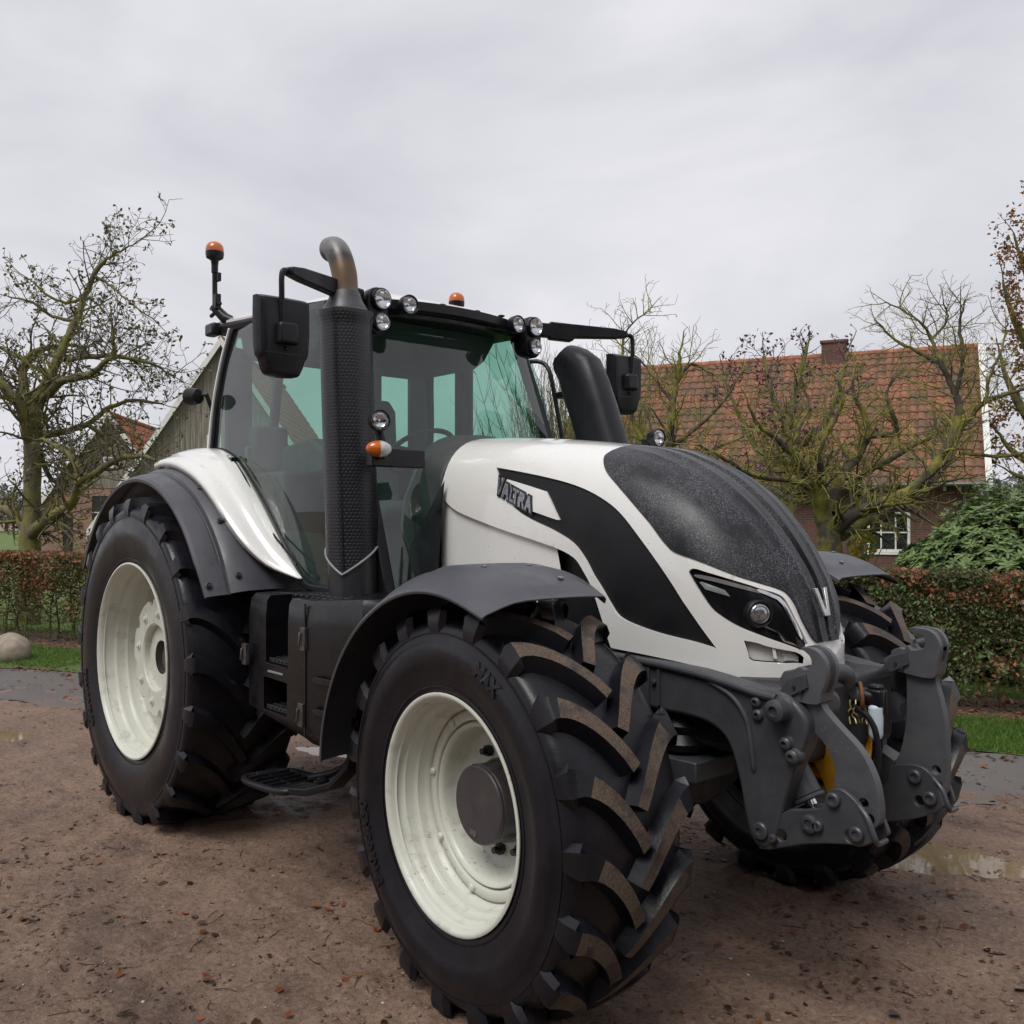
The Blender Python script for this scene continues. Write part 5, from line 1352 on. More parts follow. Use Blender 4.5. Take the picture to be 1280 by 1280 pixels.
for x in xs:
    for y in ys:
        e, n = to_en(x, y); ed = min(x + 9, 8 - x, y + 4.6, 7 - y); k = min(max(ed / .6, 0), 1) * min(max((2.2 - n) / .8, 0), 1)
        mb.v.append((x, y, gh(x, y) * k - (0 if k > 0 else .0)))
mb.f = [(i * ny + j, (i + 1) * ny + j, (i + 1) * ny + j + 1, i * ny + j + 1) for i in range(nx - 1) for j in range(ny - 1)]; mb.m = [0] * len(mb.f)
# carry the sheet out to the horizon
o = len(mb.v); B_ = 900
x0, x1, y0, y1 = xs[0], xs[-1], ys[0], ys[-1]
mb.v += [(x0, y0, 0), (x1, y0, 0), (x1, y1, 0), (x0, y1, 0), (-B_, -B_, 0), (B_, -B_, 0), (B_, B_, 0), (-B_, B_, 0)]
mb.f += [(o + 4, o + 5, o + 1, o), (o + 5, o + 6, o + 2, o + 1), (o + 6, o + 7, o + 3, o + 2), (o + 7, o + 4, o, o + 3)]; mb.m += [0] * 4
gr = mb.build('ground', [DIRT], recalc=False, ang=80); tag(gr, kind='structure')
def strip(name, e0, e1, n0, n1, z, mat, rag=0.0, step=.25, kind='structure'):
    mb = MB(); k = int((e1 - e0) / step); rows = []
    for i in range(k + 1):
        e = e0 + (e1 - e0) * i / k
        a = n0 + rag * noise.noise(Vector((e * 1.3, 0, n0))) + rag * .4 * noise.noise(Vector((e * 6, 3, n0))); b = n1 + rag * .35 * noise.noise(Vector((e * 2, 5, n1)))
        rows.append([tuple(en(e, a + (b - a) * q / 4, z)) for q in range(5)])
    mb.loft(rows, closed=False); ob = mb.build(name, [mat], recalc=False); tag(ob, kind=kind); return ob
strip('road', -60, 40, 1.05, 2.52, .006, road_mat(), .35)
strip('grass_verge', -60, 40, 2.48, 5.2, .012, turf_mat('verge_turf', (0.035, 0.060, 0.014), (0.11, 0.17, 0.035), .36), .18)
strip('soil', -30, 16, 3.78, 4.98, .017, simple('bed_soil', (.075, .050, .034), .9, var=.4, scale=14, bmp=.8, bscale=60, dirt=(.13, .075, .04), dscale=18, dlo=.5, dhi=.65), .12)
strip('lawn', -120, 90, 5.15, 120, .010, turf_mat('lawn_turf', (0.05, 0.08, 0.018), (0.14, 0.21, 0.045), .36), .1, 2.0)
WATER, wt, wp = node_mat('muddy_water'); wp.inputs['Base Color'].default_value = (0.20, 0.145, 0.085, 1); wp.inputs['Roughness'].default_value = 0.03; wp.inputs['Specular IOR Level'].default_value = .6
bump(wt, wp, noise_out(wt, 14, 2), .06, .004)
for P_ in PUD:
    cx, cy, a, b, sd = P_; pts = []
    for k in range(72):
        th = 2 * math.pi * k / 72; lo, hi = .1, 2.6
        for _ in range(16):
            m_ = (lo + hi) / 2; e = a * m_ * math.cos(th); n = b * m_ * math.sin(th); x = cx + e * EX - n * EY; y = cy + e * EY + n * EX
            if pud_f(x, y, P_) < 1.12: lo = m_
            else: hi = m_
        pts.append((x, y, -.006))
    mb = MB(); mb.add([(cx, cy, -.006)] + pts, [(0, 1 + k, 1 + (k + 1) % 72) for k in range(72)]); tag(mb.build('puddle', [WATER], recalc=False), kind='structure')
# ---------------- loose stones, leaves and straws on the ground
def leafmat(name, col, rough=.55, tr=.25, var=.35):
    m, t, p = node_mat(name)
    tc = t.nodes.new('ShaderNodeNewGeometry'); f = tc.outputs['Random Per Island']
    a = tuple(c * (1 - var) for c in col); b = tuple(c * (1 + var) for c in col)
    t.links.new(ramp(t, f, [(0, a), (1, b)]), p.inputs['Base Color']); p.inputs['Roughness'].default_value = rough; p.inputs['Specular IOR Level'].default_value = .35
    if tr:
        tl = t.nodes.new('ShaderNodeBsdfTranslucent'); tl.inputs[0].default_value = (*[min(1, c * 1.3) for c in col], 1); ms = t.nodes.new('ShaderNodeMixShader'); ms.inputs[0].default_value = tr
        t.links.new(p.outputs[0], ms.inputs[1]); t.links.new(tl.outputs[0], ms.inputs[2]); t.links.new(ms.outputs[0], t.nodes['Material Output'].inputs['Surface'])
    return m
rg = random.Random(11)
class Fast:
    """collects many small faces quickly"""
    def __init__(s): s.v = []; s.f = []; s.m = []
    def quad(s, a, b, c, d, mi=0):
        o = len(s.v); s.v += [a, b, c, d]; s.f.append((o, o + 1, o + 2, o + 3)); s.m.append(mi)
    def leaf(s, c, d, n, L_, W_, mi=0, fold=.15):
        """six-sided leaf folded along its rib: d along, n normal"""
        sd = (d[1] * n[2] - d[2] * n[1], d[2] * n[0] - d[0] * n[2], d[0] * n[1] - d[1] * n[0])
        o = len(s.v); P = []
        for a, b, h in ((0, 0, 0), (.35, .5, fold), (.75, .38, fold * .8), (1, 0, 0), (.75, -.38, fold * .8), (.35, -.5, fold)):
            P.append((c[0] + d[0] * a * L_ + sd[0] * b * W_ + n[0] * h * W_, c[1] + d[1] * a * L_ + sd[1] * b * W_ + n[1] * h * W_, c[2] + d[2] * a * L_ + sd[2] * b * W_ + n[2] * h * W_))
        s.v += P; s.f += [(o, o + 1, o + 2, o + 3), (o, o + 3, o + 4, o + 5)]; s.m += [mi, mi]
    def twig(s, pts, r0, r1, mi=0, n=4):
        k = len(pts); o = len(s.v); pu = None
        for i, p in enumerate(pts):
            a = pts[max(i - 1, 0)]; b = pts[min(i + 1, k - 1)]; t = (b - a)
            t = t.normalized() if t.length > 1e-9 else Vector((0, 0, 1))
            u = t.orthogonal().normalized() if pu is None else (pu - t * pu.dot(t))
            u = u.normalized() if u.length > 1e-6 else t.orthogonal().normalized()
            pu = u; w2 = t.cross(u); r = r0 + (r1 - r0) * i / (k - 1)
            for q in range(n):
                an = 2 * math.pi * q / n; s.v.append(tuple(p + (u * math.cos(an) + w2 * math.sin(an)) * r))
        for i in range(k - 1):
            for q in range(n):
                s.f.append((o + i * n + q, o + i * n + (q + 1) % n, o + (i + 1) * n + (q + 1) % n, o + (i + 1) * n + q)); s.m.append(mi)
    def build(s, name, mats, parent=None, smooth=False):
        me = bpy.data.meshes.new(name); me.from_pydata(s.v, [], s.f)
        for m in mats: me.materials.append(m)
        me.polygons.foreach_set('material_index', s.m)
        if smooth: me.polygons.foreach_set('use_smooth', [True] * len(me.polygons))
        me.update(); return link(name, me, parent)
def rdir(rg, up=0.0):
    while True:
        v = Vector((rg.uniform(-1, 1), rg.uniform(-1, 1), rg.uniform(-1, 1)))
        if .05 < v.length < 1: break
    v.normalize(); v.z += up
    return v.normalized()
ico = [Vector(p).normalized() for p in ((0, 0, 1), (.9, 0, .3), (.28, .85, .3), (-.72, .53, .3), (-.72, -.53, .3), (.28, -.85, .3), (.72, .53, -.4), (-.28, .85, -.4), (-.9, 0, -.4), (-.28, -.85, -.4), (.72, -.53, -.4), (0, 0, -1))]
icof = [(0, 1, 2), (0, 2, 3), (0, 3, 4), (0, 4, 5), (0, 5, 1), (1, 6, 2), (2, 7, 3), (3, 8, 4), (4, 9, 5), (5, 10, 1), (2, 6, 7), (3, 7, 8), (4, 8, 9), (5, 9, 10), (1, 10, 6), (11, 7, 6), (11, 8, 7), (11, 9, 8), (11, 10, 9), (11, 6, 10)]
F = Fast()
for i in range(15000):
    d = .0 + 1.9 / max(rg.random(), .12) ** .9 if rg.random() < .7 else rg.uniform(2, 11); u = rg.uniform(-60, 1340)
    q = at(u, d); e, n = to_en(q.x, q.y)
    if n > 2.3: continue
    big = rg.random() < .55 and noise.noise(Vector((q.x * 1.7, q.y * 1.7, 9))) > -.15; r = rg.uniform(.004, .012) if big else rg.uniform(.0016, .0045) * (1 + (rg.random() < .05) * rg.uniform(.5, 1.6)); o = len(F.v); z = gh(q.x, q.y) if n < 1.4 else .006
    sx, sy, sz = rg.uniform(.7, 1.5), rg.uniform(.7, 1.5), rg.uniform(.25, .6); a = rg.uniform(0, 6.28)
    for p in ico:
        x, y = p.x * sx * r, p.y * sy * r; F.v.append((q.x + x * math.cos(a) - y * math.sin(a), q.y + x * math.sin(a) + y * math.cos(a), z + r * .2 + p.z * sz * r))
    F.f += [(o + a_, o + b_, o + c_) for a_, b_, c_ in icof]; F.m += [3 if big else rg.choice((0, 0, 0, 0, 1, 1, 2))] * 20
peb = F.build('gravel', [leafmat('stone_brown', (.12, .09, .075), .7, 0), leafmat('stone_grey', (.22, .20, .185), .7, 0), leafmat('stone_pale', (.40, .37, .33), .65, 0), DIRT], smooth=True); tag(peb, 'small brown and pale stones scattered over the wet dirt', kind='stuff')
LB1 = leafmat('leaf_rust', (.16, .050, .018), .45, .1, .5); LB2 = leafmat('leaf_tan', (.24, .12, .05), .5, .1, .4); LB3 = leafmat('leaf_dark', (.045, .022, .014), .4, .0, .4)
F = Fast()
def ground_leaf(q, big=1.0, mi=None):
    e, n = to_en(q.x, q.y); z = (gh(q.x, q.y) if n < 1.4 else .012) + rg.uniform(.003, .010)
    a = rg.uniform(0, 6.28); tl = rg.uniform(-.25, .25); d = (math.cos(a), math.sin(a), tl); nn = Vector((rg.uniform(-.3, .3), rg.uniform(-.3, .3), 1)).normalized(); d = (Vector(d) - nn * Vector(d).dot(nn)).normalized()
    L_ = rg.uniform(.035, .075) * big
    F.leaf((q.x, q.y, z), d, nn, L_, L_ * rg.uniform(.5, .75), rg.choice((0, 0, 1, 2)) if mi is None else mi, rg.uniform(-.1, .35))
for i in range(420):
    ground_leaf(at(rg.uniform(-60, 1340), rg.uniform(1.7, 9)), rg.uniform(.4, .9), rg.choice((0, 2, 2)))
for i in range(2600):                       # drift along the edge of the verge
    e = rg.uniform(-22, 12); n = 2.45 + rg.gauss(0, .09); ground_leaf(en(e, n), .9)
for i in range(900):
    e = rg.uniform(-20, 10); n = rg.uniform(1.0, 4.0); ground_leaf(en(e, n), .9)
for i in range(2600):
    e = rg.uniform(-11, -5) if rg.random() < .5 else rg.uniform(2, 6.5); n = rg.uniform(3.7, 4.7); ground_leaf(en(e, n), .9, rg.choice((0, 0, 1, 1, 2)))
for i in range(90):                         # darker wet leaf clumps in the yard
    q = at(rg.uniform(0, 1280), rg.uniform(1.9, 5))
    for k in range(rg.randint(2, 6)): ground_leaf(q + Vector((rg.gauss(0, .05), rg.gauss(0, .05), 0)), .6, rg.choice((0, 2, 2)))
tag(F.build('fallen_leaves', [LB1, LB2, LB3]), 'rust and tan fallen leaves lying over yard and verge', kind='stuff')
F = Fast()
for i in range(260):
    q = at(rg.uniform(-40, 1320), rg.uniform(1.7, 6)); a = rg.uniform(0, 6.28); L_ = rg.uniform(.03, .14); p = q.copy(); pts = []
    for k in range(4):
        pts.append(Vector((p.x, p.y, gh(p.x, p.y) + .004))); a += rg.uniform(-.4, .4); p = p + Vector((math.cos(a), math.sin(a), 0)) * L_ / 3
    F.twig(pts, .0022, .0012, rg.choice((0, 0, 1)), 3)
tag(F.build('straws', [LB3, LB2]), 'dark twigs and straws trodden into the dirt', kind='stuff')
# ---------------- grass blades
GR1 = leafmat('grass_green', (.095, .19, .028), .5, .35, .5); GR2 = leafmat('grass_yellow', (.13, .15, .04), .6, .3, .4)
def blades(name, label, cnt, fn, h0, h1, seed):
    rg = random.Random(seed); F = Fast()
    for i in range(cnt):
        q = fn(rg)
        h = rg.uniform(h0, h1); a = rg.uniform(0, 6.28); w_ = .0035 if h < .1 else .005; dx, dy = math.cos(a) * w_, math.sin(a) * w_; lx, ly = rg.gauss(0, .35) * h, rg.gauss(0, .35) * h
        o = len(F.v); F.v += [(q.x - dx, q.y - dy, q.z), (q.x + dx, q.y + dy, q.z), (q.x + lx * .4 + dx * .6, q.y + ly * .4 + dy * .6, q.z + h * .6), (q.x + lx * .4 - dx * .6, q.y + ly * .4 - dy * .6, q.z + h * .6), (q.x + lx, q.y + ly, q.z + h)]
        mi = 0 if rg.random() < .8 else 1
        F.f += [(o, o + 1, o + 2, o + 3), (o + 3, o + 2, o + 4)]; F.m += [mi, mi]
    ob = F.build(name, [GR1, GR2]); tag(ob, label, kind='stuff')
def vf(rg):
    r = rg.random(); e = rg.uniform(-12.5, -5.5) if r < .42 else rg.uniform(2.6, 6.2); n = rg.uniform(2.58, 3.85)
    return en(e, n, .010)
blades('grass', 'short green grass on the verge before the hedges', 52000, vf, .02, .06, 4)
def lf(rg):
    r = rg.random(); e = rg.uniform(-13, -5) if r < .5 else rg.uniform(1.6, 7); return en(e, 4.9 + 6 * rg.random() ** 1.6, .010)
blades('lawn_grass', 'green lawn grass seen through and beyond the hedges', 26000, lf, .03, .08, 6)
# ---------------- bark and leaf materials
def bark(name, base, moss, amt, rough=.85):
    m, t, p = node_mat(name)
    a = noise_out(t, 9, 7, .7); b = noise_out(t, 2.6, 6, .7)
    c = ramp(t, a, [(.3, tuple(x * .55 for x in base)), (.7, base)]); mm = ramp(t, noise_out(t, 30, 4, .7), [(.3, tuple(x * .6 for x in moss)), (.7, moss)])
    x = t.nodes.new('ShaderNodeMixRGB'); t.links.new(ramp(t, b, [(.62 - amt, g(0)), (.74 - amt, g(1))]), x.inputs[0]); t.links.new(c, x.inputs[1]); t.links.new(mm, x.inputs[2])
    t.links.new(x.outputs[0], p.inputs['Base Color']); p.inputs['Roughness'].default_value = rough; bump(t, p, a, .6, .02)
    return m
BK_APPLE = bark('apple_bark', (.12, .10, .075), (.20, .19, .05), .22); TW_APPLE = bark('apple_twigs', (.14, .115, .085), (.19, .175, .065), .14)
BK_MOSS = bark('mossy_bark', (.085, .070, .055), (.23, .22, .035), .15); TW_MOSS = bark('mossy_twigs', (.14, .115, .070), (.30, .28, .055), .22)
TW_BARE = bark('bare_twigs', (.12, .10, .085), (.10, .095, .05), -.1); TW_WILLOW = bark('willow_stems', (.16, .15, .06), (.20, .20, .06), .2)
def crown_tree(name, label, limbs, depth, seed, mats, twigs, leaves, group=None, rscale=1.0, dens=7.0, levels=3, up=.25, spread=.9, tw_r=.0042, leaf_mats=None, leaf_p=0, leaf_L=.05, cat_='tree', fine=1.0, lk=1.0, leaf_j=0, base_z=True):
    """limbs: lists of (column, row, distance offset, radius m) traced from trunk to tip; every limb gets side branches and twigs"""
    rg = random.Random(seed)
    base = at(limbs[0][0][0], depth + limbs[0][0][2]); root = empty(name, (base.x, base.y, 0)); tag(root, label, cat_, group)
    off = Vector((base.x, base.y, 0)); T = Fast(); B = Fast(); Lf = Fast(); tips = []
    def P_(q): return at(q[0], depth + q[2], q[1]) - off
    def grow(p, d, L_, r, lev):
        k = max(3, int(L_ / .09 / fine)); pts = [p]; dd = d.copy()
        for i in range(k):
            dd = (dd + rdir(rg) * .24 + Vector((0, 0, up * .22))).normalized(); pts.append(pts[-1] + dd * L_ / k)
        F_ = T if r > .02 else B
        F_.twig(pts, r, max(r * .45, tw_r * .7), 0, 6 if r > .02 else (4 if r > .006 else 3))
        if lev > 0:
            for i in range(1, len(pts)):
                t = i / len(pts)
                nb = dens * L_ / k; nb = int(nb) + (rg.random() < nb % 1)
                for _ in range(nb):
                    ax = (pts[i] - pts[i - 1]).normalized(); s_ = rdir(rg); s_ = (s_ - ax * s_.dot(ax)).normalized()
                    nd = (ax * rg.uniform(.25, .8) + s_ * spread + Vector((0, 0, up))).normalized()
                    grow(pts[i], nd, L_ * rg.uniform(.30, .62) * (1.1 - .5 * t), max(r * (1 - .5 * t) * .55, tw_r), lev - 1)
        if lev == 0 or (lev == 1 and rg.random() < .3):
            tips.append((pts[-1], dd, pts))
    for li, lb in enumerate(limbs):
        q = cat([(*P_(a), ) for a in lb], 5); rr = [a[3] * rscale for a in lb]
        k = len(q); pts = [Vector(a) + rdir(rg) * .012 for a in q]
        if li == 0: pts[0].z = -.05
        rad = [float(np.interp(i / (k - 1) * (len(rr) - 1), range(len(rr)), rr)) for i in range(k)]
        o = len(T.v); n = 12; pu = None
        for i, p in enumerate(pts):
            t = (pts[min(i + 1, k - 1)] - pts[max(i - 1, 0)]).normalized(); u = t.orthogonal().normalized() if pu is None else (pu - t * pu.dot(t)).normalized(); pu = u; w2 = t.cross(u)
            for a in range(n):
                an = 2 * math.pi * a / n; r = rad[i] * (1 + .16 * noise.noise(p * 6 + Vector((math.cos(an), math.sin(an), 0)) * 1.1 + Vector((li, 0, 0))))
                T.v.append(tuple(p + (u * math.cos(an) + w2 * math.sin(an)) * r))
        for i in range(k - 1):
            for a in range(n):
                T.f.append((o + i * n + a, o + i * n + (a + 1) % n, o + (i + 1) * n + (a + 1) % n, o + (i + 1) * n + a)); T.m.append(0)
        T.f.append(tuple(o + (k - 1) * n + a for a in range(n))); T.m.append(0)
        L_tot = sum((pts[i + 1] - pts[i]).length for i in range(k - 1))
        for i in range(1, k):
            seg = (pts[i] - pts[i - 1]).length; t = i / k; r = rad[i]
            if r > .14 * rscale and li == 0: continue
            nb = twigs * seg; nb = int(nb) + (rg.random() < nb % 1)
            for _ in range(nb):
                ax = (pts[i] - pts[i - 1]).normalized(); s_ = rdir(rg); s_ = (s_ - ax * s_.dot(ax)).normalized()
                nd = (ax * rg.uniform(.2, .7) + s_ * spread + Vector((0, 0, up * 1.3))).normalized()
                grow(pts[i], nd, lk * rg.uniform(.35, 1.0) * (1.15 - .4 * t), min(max(r * .35, .008), .028), levels - 1)
        grow(pts[-1], (pts[-1] - pts[-2]).normalized(), lk * lk * rg.uniform(.4, .8), max(rad[-1] * .8, .008), levels - 1)
    if leaf_mats:
        for p, d, pts in tips:
            for _ in range(int(leaf_p) + (rg.random() < leaf_p % 1)):
                b = pts[rg.randrange(max(1, len(pts) // 2), len(pts))] + rdir(rg) * leaf_j * rg.random(); dv = rdir(rg, .1); nn = rdir(rg, .6); dv = (dv - nn * dv.dot(nn)).normalized(); L_ = leaf_L * rg.uniform(.7, 1.25)
                Lf.leaf(tuple(b), dv, nn, L_, L_ * .55, rg.randrange(len(leaf_mats)))
    T.build('trunk', [mats[0]], root, True); B.build('branches', [mats[1]], root, True)
    if Lf.v: Lf.build('foliage', leaf_mats, root)
    return root, tips, len(T.f) + len(B.f) + len(Lf.f)
# left apple tree, well behind the left hedge
LFD = leafmat('apple_leaf', (.075, .090, .035), .5, .25, .4)
A1 = [[(36, 745, 0, .30), (37, 690, 0, .27), (40, 640, 0, .21), (40, 560, 0, .19), (46, 505, 0, .16), (62, 470, 0, .12), (75, 440, .1, .11), (92, 405, .2, .09), (105, 370, .3, .075), (122, 335, .3, .06), (140, 318, .2, .03), (165, 305, .1, .018), (188, 288, 0, .012)],
      [(38, 560, 0, .15), (26, 510, -.3, .13), (10, 490, -.4, .12), (-15, 465, -.5, .10), (-60, 440, -.5, .05)], [(36, 530, 0, .13), (28, 470, .3, .11), (32, 450, .4, .10), (52, 437, .4, .08), (80, 432, .6, .05), (100, 432, .8, .03)],
      [(52, 500, 0, .12), (80, 475, -.4, .09), (112, 468, -.6, .07), (140, 447, -.7, .055), (172, 450, -.6, .04), (200, 458, -.4, .02)], [(82, 450, .2, .07), (120, 445, -.2, .06), (160, 447, -.3, .05), (190, 455, -.4, .03), (215, 470, -.3, .018)],
      [(44, 545, 0, .11), (85, 538, .5, .085), (110, 530, .7, .07), (132, 512, .8, .06), (165, 500, .9, .045), (205, 505, 1, .02)], [(110, 532, .7, .06), (130, 543, .5, .055), (155, 540, .4, .035), (175, 548, .4, .02)],
      [(36, 670, 0, .17), (60, 650, -.4, .14), (88, 630, -.6, .12), (98, 600, -.8, .10), (92, 575, -.8, .08), (66, 555, -.6, .05), (50, 548, -.4, .03)], [(97, 605, -.8, .09), (120, 590, -1, .08), (145, 575, -1.1, .07), (175, 570, -1.2, .055), (205, 578, -1.3, .03)],
      [(34, 660, 0, .15), (14, 640, .3, .12), (-5, 635, .5, .11), (-40, 620, .6, .07)], [(40, 540, 0, .08), (66, 600, .5, .06), (88, 580, .6, .05), (120, 560, .6, .04), (150, 555, .6, .02)],
      [(105, 370, .3, .05), (85, 378, .3, .04), (60, 370, .2, .03), (40, 352, .1, .02)], [(118, 345, .3, .05), (135, 355, .2, .03), (165, 380, .1, .02), (195, 402, .1, .012)], [(95, 402, .3, .05), (65, 395, .5, .04), (40, 378, .6, .03), (10, 370, .6, .02)],
      [(60, 470, .2, .06), (20, 445, .4, .05), (-20, 425, .5, .04), (-60, 410, .6, .03)], [(142, 447, -.7, .045), (141, 425, -.8, .04), (138, 402, -.8, .02)]]
crown_tree('apple_tree', 'gnarled old apple tree with small dark leaves behind the left hedge', A1, 15.5, 21, (BK_APPLE, TW_APPLE), 11, None, leaf_mats=[LFD, leafmat('apple_leaf_yellow', (.13, .12, .035), .5, .3, .4)], leaf_p=1.3, leaf_L=.07, lk=.92, levels=3, dens=7.0, tw_r=.0045, spread=.95, up=.16, rscale=.66)
# right apple tree, low and mossy
A2 = [[(1034, 745, 0, .24), (1036, 700, 0, .22), (1036, 670, 0, .20), (1030, 645, 0, .17), (1022, 615, -.1, .12), (1008, 590, -.2, .09), (985, 562, -.4, .07), (965, 545, -.5, .05), (948, 530, -.6, .035), (935, 505, -.7, .02)],
      [(1044, 665, 0, .13), (1068, 642, -.2, .115), (1105, 628, -.3, .105), (1140, 612, -.4, .095), (1163, 590, -.5, .085), (1182, 560, -.5, .075), (1198, 520, -.5, .065), (1192, 485, -.5, .055), (1175, 450, -.5, .045), (1165, 425, -.4, .03), (1150, 400, -.4, .02), (1110, 378, -.3, .012)],
      [(1048, 672, .1, .11), (1080, 652, .3, .10), (1115, 636, .4, .09), (1155, 612, .5, .07), (1185, 575, .5, .06), (1205, 530, .5, .055), (1235, 500, .4, .045), (1270, 490, .4, .03), (1310, 480, .3, .02)], [(1036, 640, 0, .12), (1050, 600, .2, .09), (1075, 565, .3, .075), (1086, 540, .3, .06), (1078, 515, .3, .05), (1068, 495, .3, .035), (1066, 470, .3, .02)],
      [(1042, 632, .2, .10), (1070, 600, .5, .07), (1110, 575, .7, .06), (1150, 552, .8, .05), (1180, 540, .8, .04), (1215, 535, .8, .02)], [(1086, 545, .3, .05), (1120, 540, .2, .045), (1115, 515, .1, .04), (1108, 495, .1, .03), (1120, 470, .1, .02)],
      [(1024, 620, 0, .08), (1025, 590, -.3, .06), (1025, 560, -.5, .05), (1040, 530, -.6, .04), (1055, 500, -.7, .03), (1045, 470, -.7, .02)], [(1015, 605, -.2, .06), (975, 600, -.6, .05), (935, 590, -.9, .04), (900, 570, -1.1, .03), (870, 555, -1.2, .02)],
      [(1018, 625, .2, .06), (990, 625, .5, .05), (960, 610, .8, .04), (925, 612, .9, .03), (895, 600, 1, .018)], [(985, 565, -.4, .04), (1000, 535, -.4, .035), (1010, 505, -.3, .03), (1000, 470, -.3, .02)], [(1195, 495, -.5, .045), (1205, 450, -.6, .035), (1200, 410, -.6, .028), (1206, 385, -.6, .012)],
      [(1178, 455, -.5, .035), (1150, 440, -.3, .03), (1120, 425, -.2, .022), (1095, 400, -.1, .014)], [(1165, 425, -.4, .025), (1185, 400, -.4, .02), (1180, 378, -.4, .012)], [(1232, 502, .4, .035), (1240, 465, .5, .03), (1255, 430, .6, .02), (1260, 400, .6, .012)], [(1200, 565, .5, .04), (1245, 570, .4, .03), (1290, 565, .3, .02)]]
crown_tree('apple_tree', 'low spreading bare tree with yellow moss in front of the brick house', A2, 12.0, 33, (BK_MOSS, TW_MOSS), 15, None, levels=3, dens=11, tw_r=.0032, up=.16, spread=1.0, rscale=.70, lk=.68)
A3 = [[(836, 745, 0, .12), (833, 660, 0, .11), (832, 600, 0, .10), (838, 550, 0, .08), (842, 500, 0, .06), (848, 465, 0, .045), (850, 440, 0, .03)], [(833, 580, 0, .06), (800, 545, .2, .05), (785, 500, .3, .04), (778, 450, .4, .03), (785, 410, .4, .018), (815, 385, .4, .010)], [(838, 560, 0, .05), (875, 530, -.2, .04), (905, 500, -.3, .03), (925, 470, -.3, .016)],
      [(842, 505, 0, .04), (820, 475, .1, .03), (800, 450, .2, .02), (770, 425, .2, .012)], [(845, 480, 0, .04), (865, 455, 0, .03), (895, 470, 0, .015)], [(832, 610, 0, .06), (860, 585, .3, .05), (895, 560, .5, .04), (930, 545, .6, .02)], [(832, 600, 0, .05), (805, 590, .2, .04), (770, 560, .3, .03), (745, 520, .3, .02), (728, 470, .3, .012)]]
crown_tree('apple_tree', 'small mossy tree beside the far mirror, with upright spurs against the sky', A3, 14.2, 8, (BK_MOSS, TW_MOSS), 12, None, levels=3, dens=8.5, tw_r=.0038, up=.30, spread=.9, rscale=.75, lk=.68)
PURP = leafmat('purple_leaf', (.10, .035, .065), .5, .2, .5)
A4 = [[(985, 745, 0, .16), (984, 640, 0, .14), (982, 560, 0, .12), (990, 510, 0, .09), (1000, 470, 0, .06), (1010, 430, 0, .03)], [(983, 600, 0, .08), (945, 560, .5, .06), (920, 510, .6, .04), (905, 470, .6, .02)], [(983, 570, 0, .08), (1030, 530, -.5, .06), (1050, 480, -.6, .04), (1060, 440, -.6, .02)], [(986, 540, 0, .06), (965, 490, .2, .05), (955, 440, .3, .02)], [(984, 590, 0, .06), (1030, 570, .4, .04), (1080, 545, .5, .02)], [(984, 610, 0, .06), (930, 600, -.4, .04), (880, 580, -.5, .02)]]
crown_tree('purple_plum', 'purple-leaved tree standing against the tiled roof', A4, 19.5, 9, (BK_APPLE, TW_BARE), 8, None, leaf_mats=[PURP], leaf_p=2.6, leaf_L=.085, leaf_j=.12, lk=.8, levels=3, dens=6.0, tw_r=.006, spread=.9)
# upright pale stems seen beyond the far side of the cab
for i, (u, d, hgt, lab) in enumerate(((700, 17.5, 470, 'upright pale-stemmed shrub right of the cab, behind the tractor'), (735, 19, 495, 'pale-stemmed shrub beside the tiled roof, half hidden by the air intake'))):
    rg = random.Random(70 + i); b = at(u, d); rt = empty('willow_shrub', (b.x, b.y, 0)); tag(rt, lab, 'shrub'); F = Fast()
    for k in range(150):
        p = Vector((rg.gauss(0, .40), rg.gauss(0, .40), 0)); L_ = (CZ - d * (hgt - HZ) / FL) * rg.uniform(.6, 1.1); dv = Vector((p.x * .18, p.y * .18, 1)).normalized(); pts = [p]
        for s_ in range(8):
            dv = (dv + rdir(rg) * .10).normalized(); pts.append(pts[-1] + dv * L_ / 8)
            if s_ > 1:
                for _ in range(3):
                    q2 = pts[-1]; d2 = (dv + rdir(rg) * .6).normalized(); F.twig([q2, q2 + d2 * rg.uniform(.1, .25), q2 + d2 * rg.uniform(.25, .5) + Vector((0, 0, .06))], .005, .003, 0, 3)
        F.twig(pts, .013, .004, 0, 4)
    F.build('stems', [TW_WILLOW], rt, True)
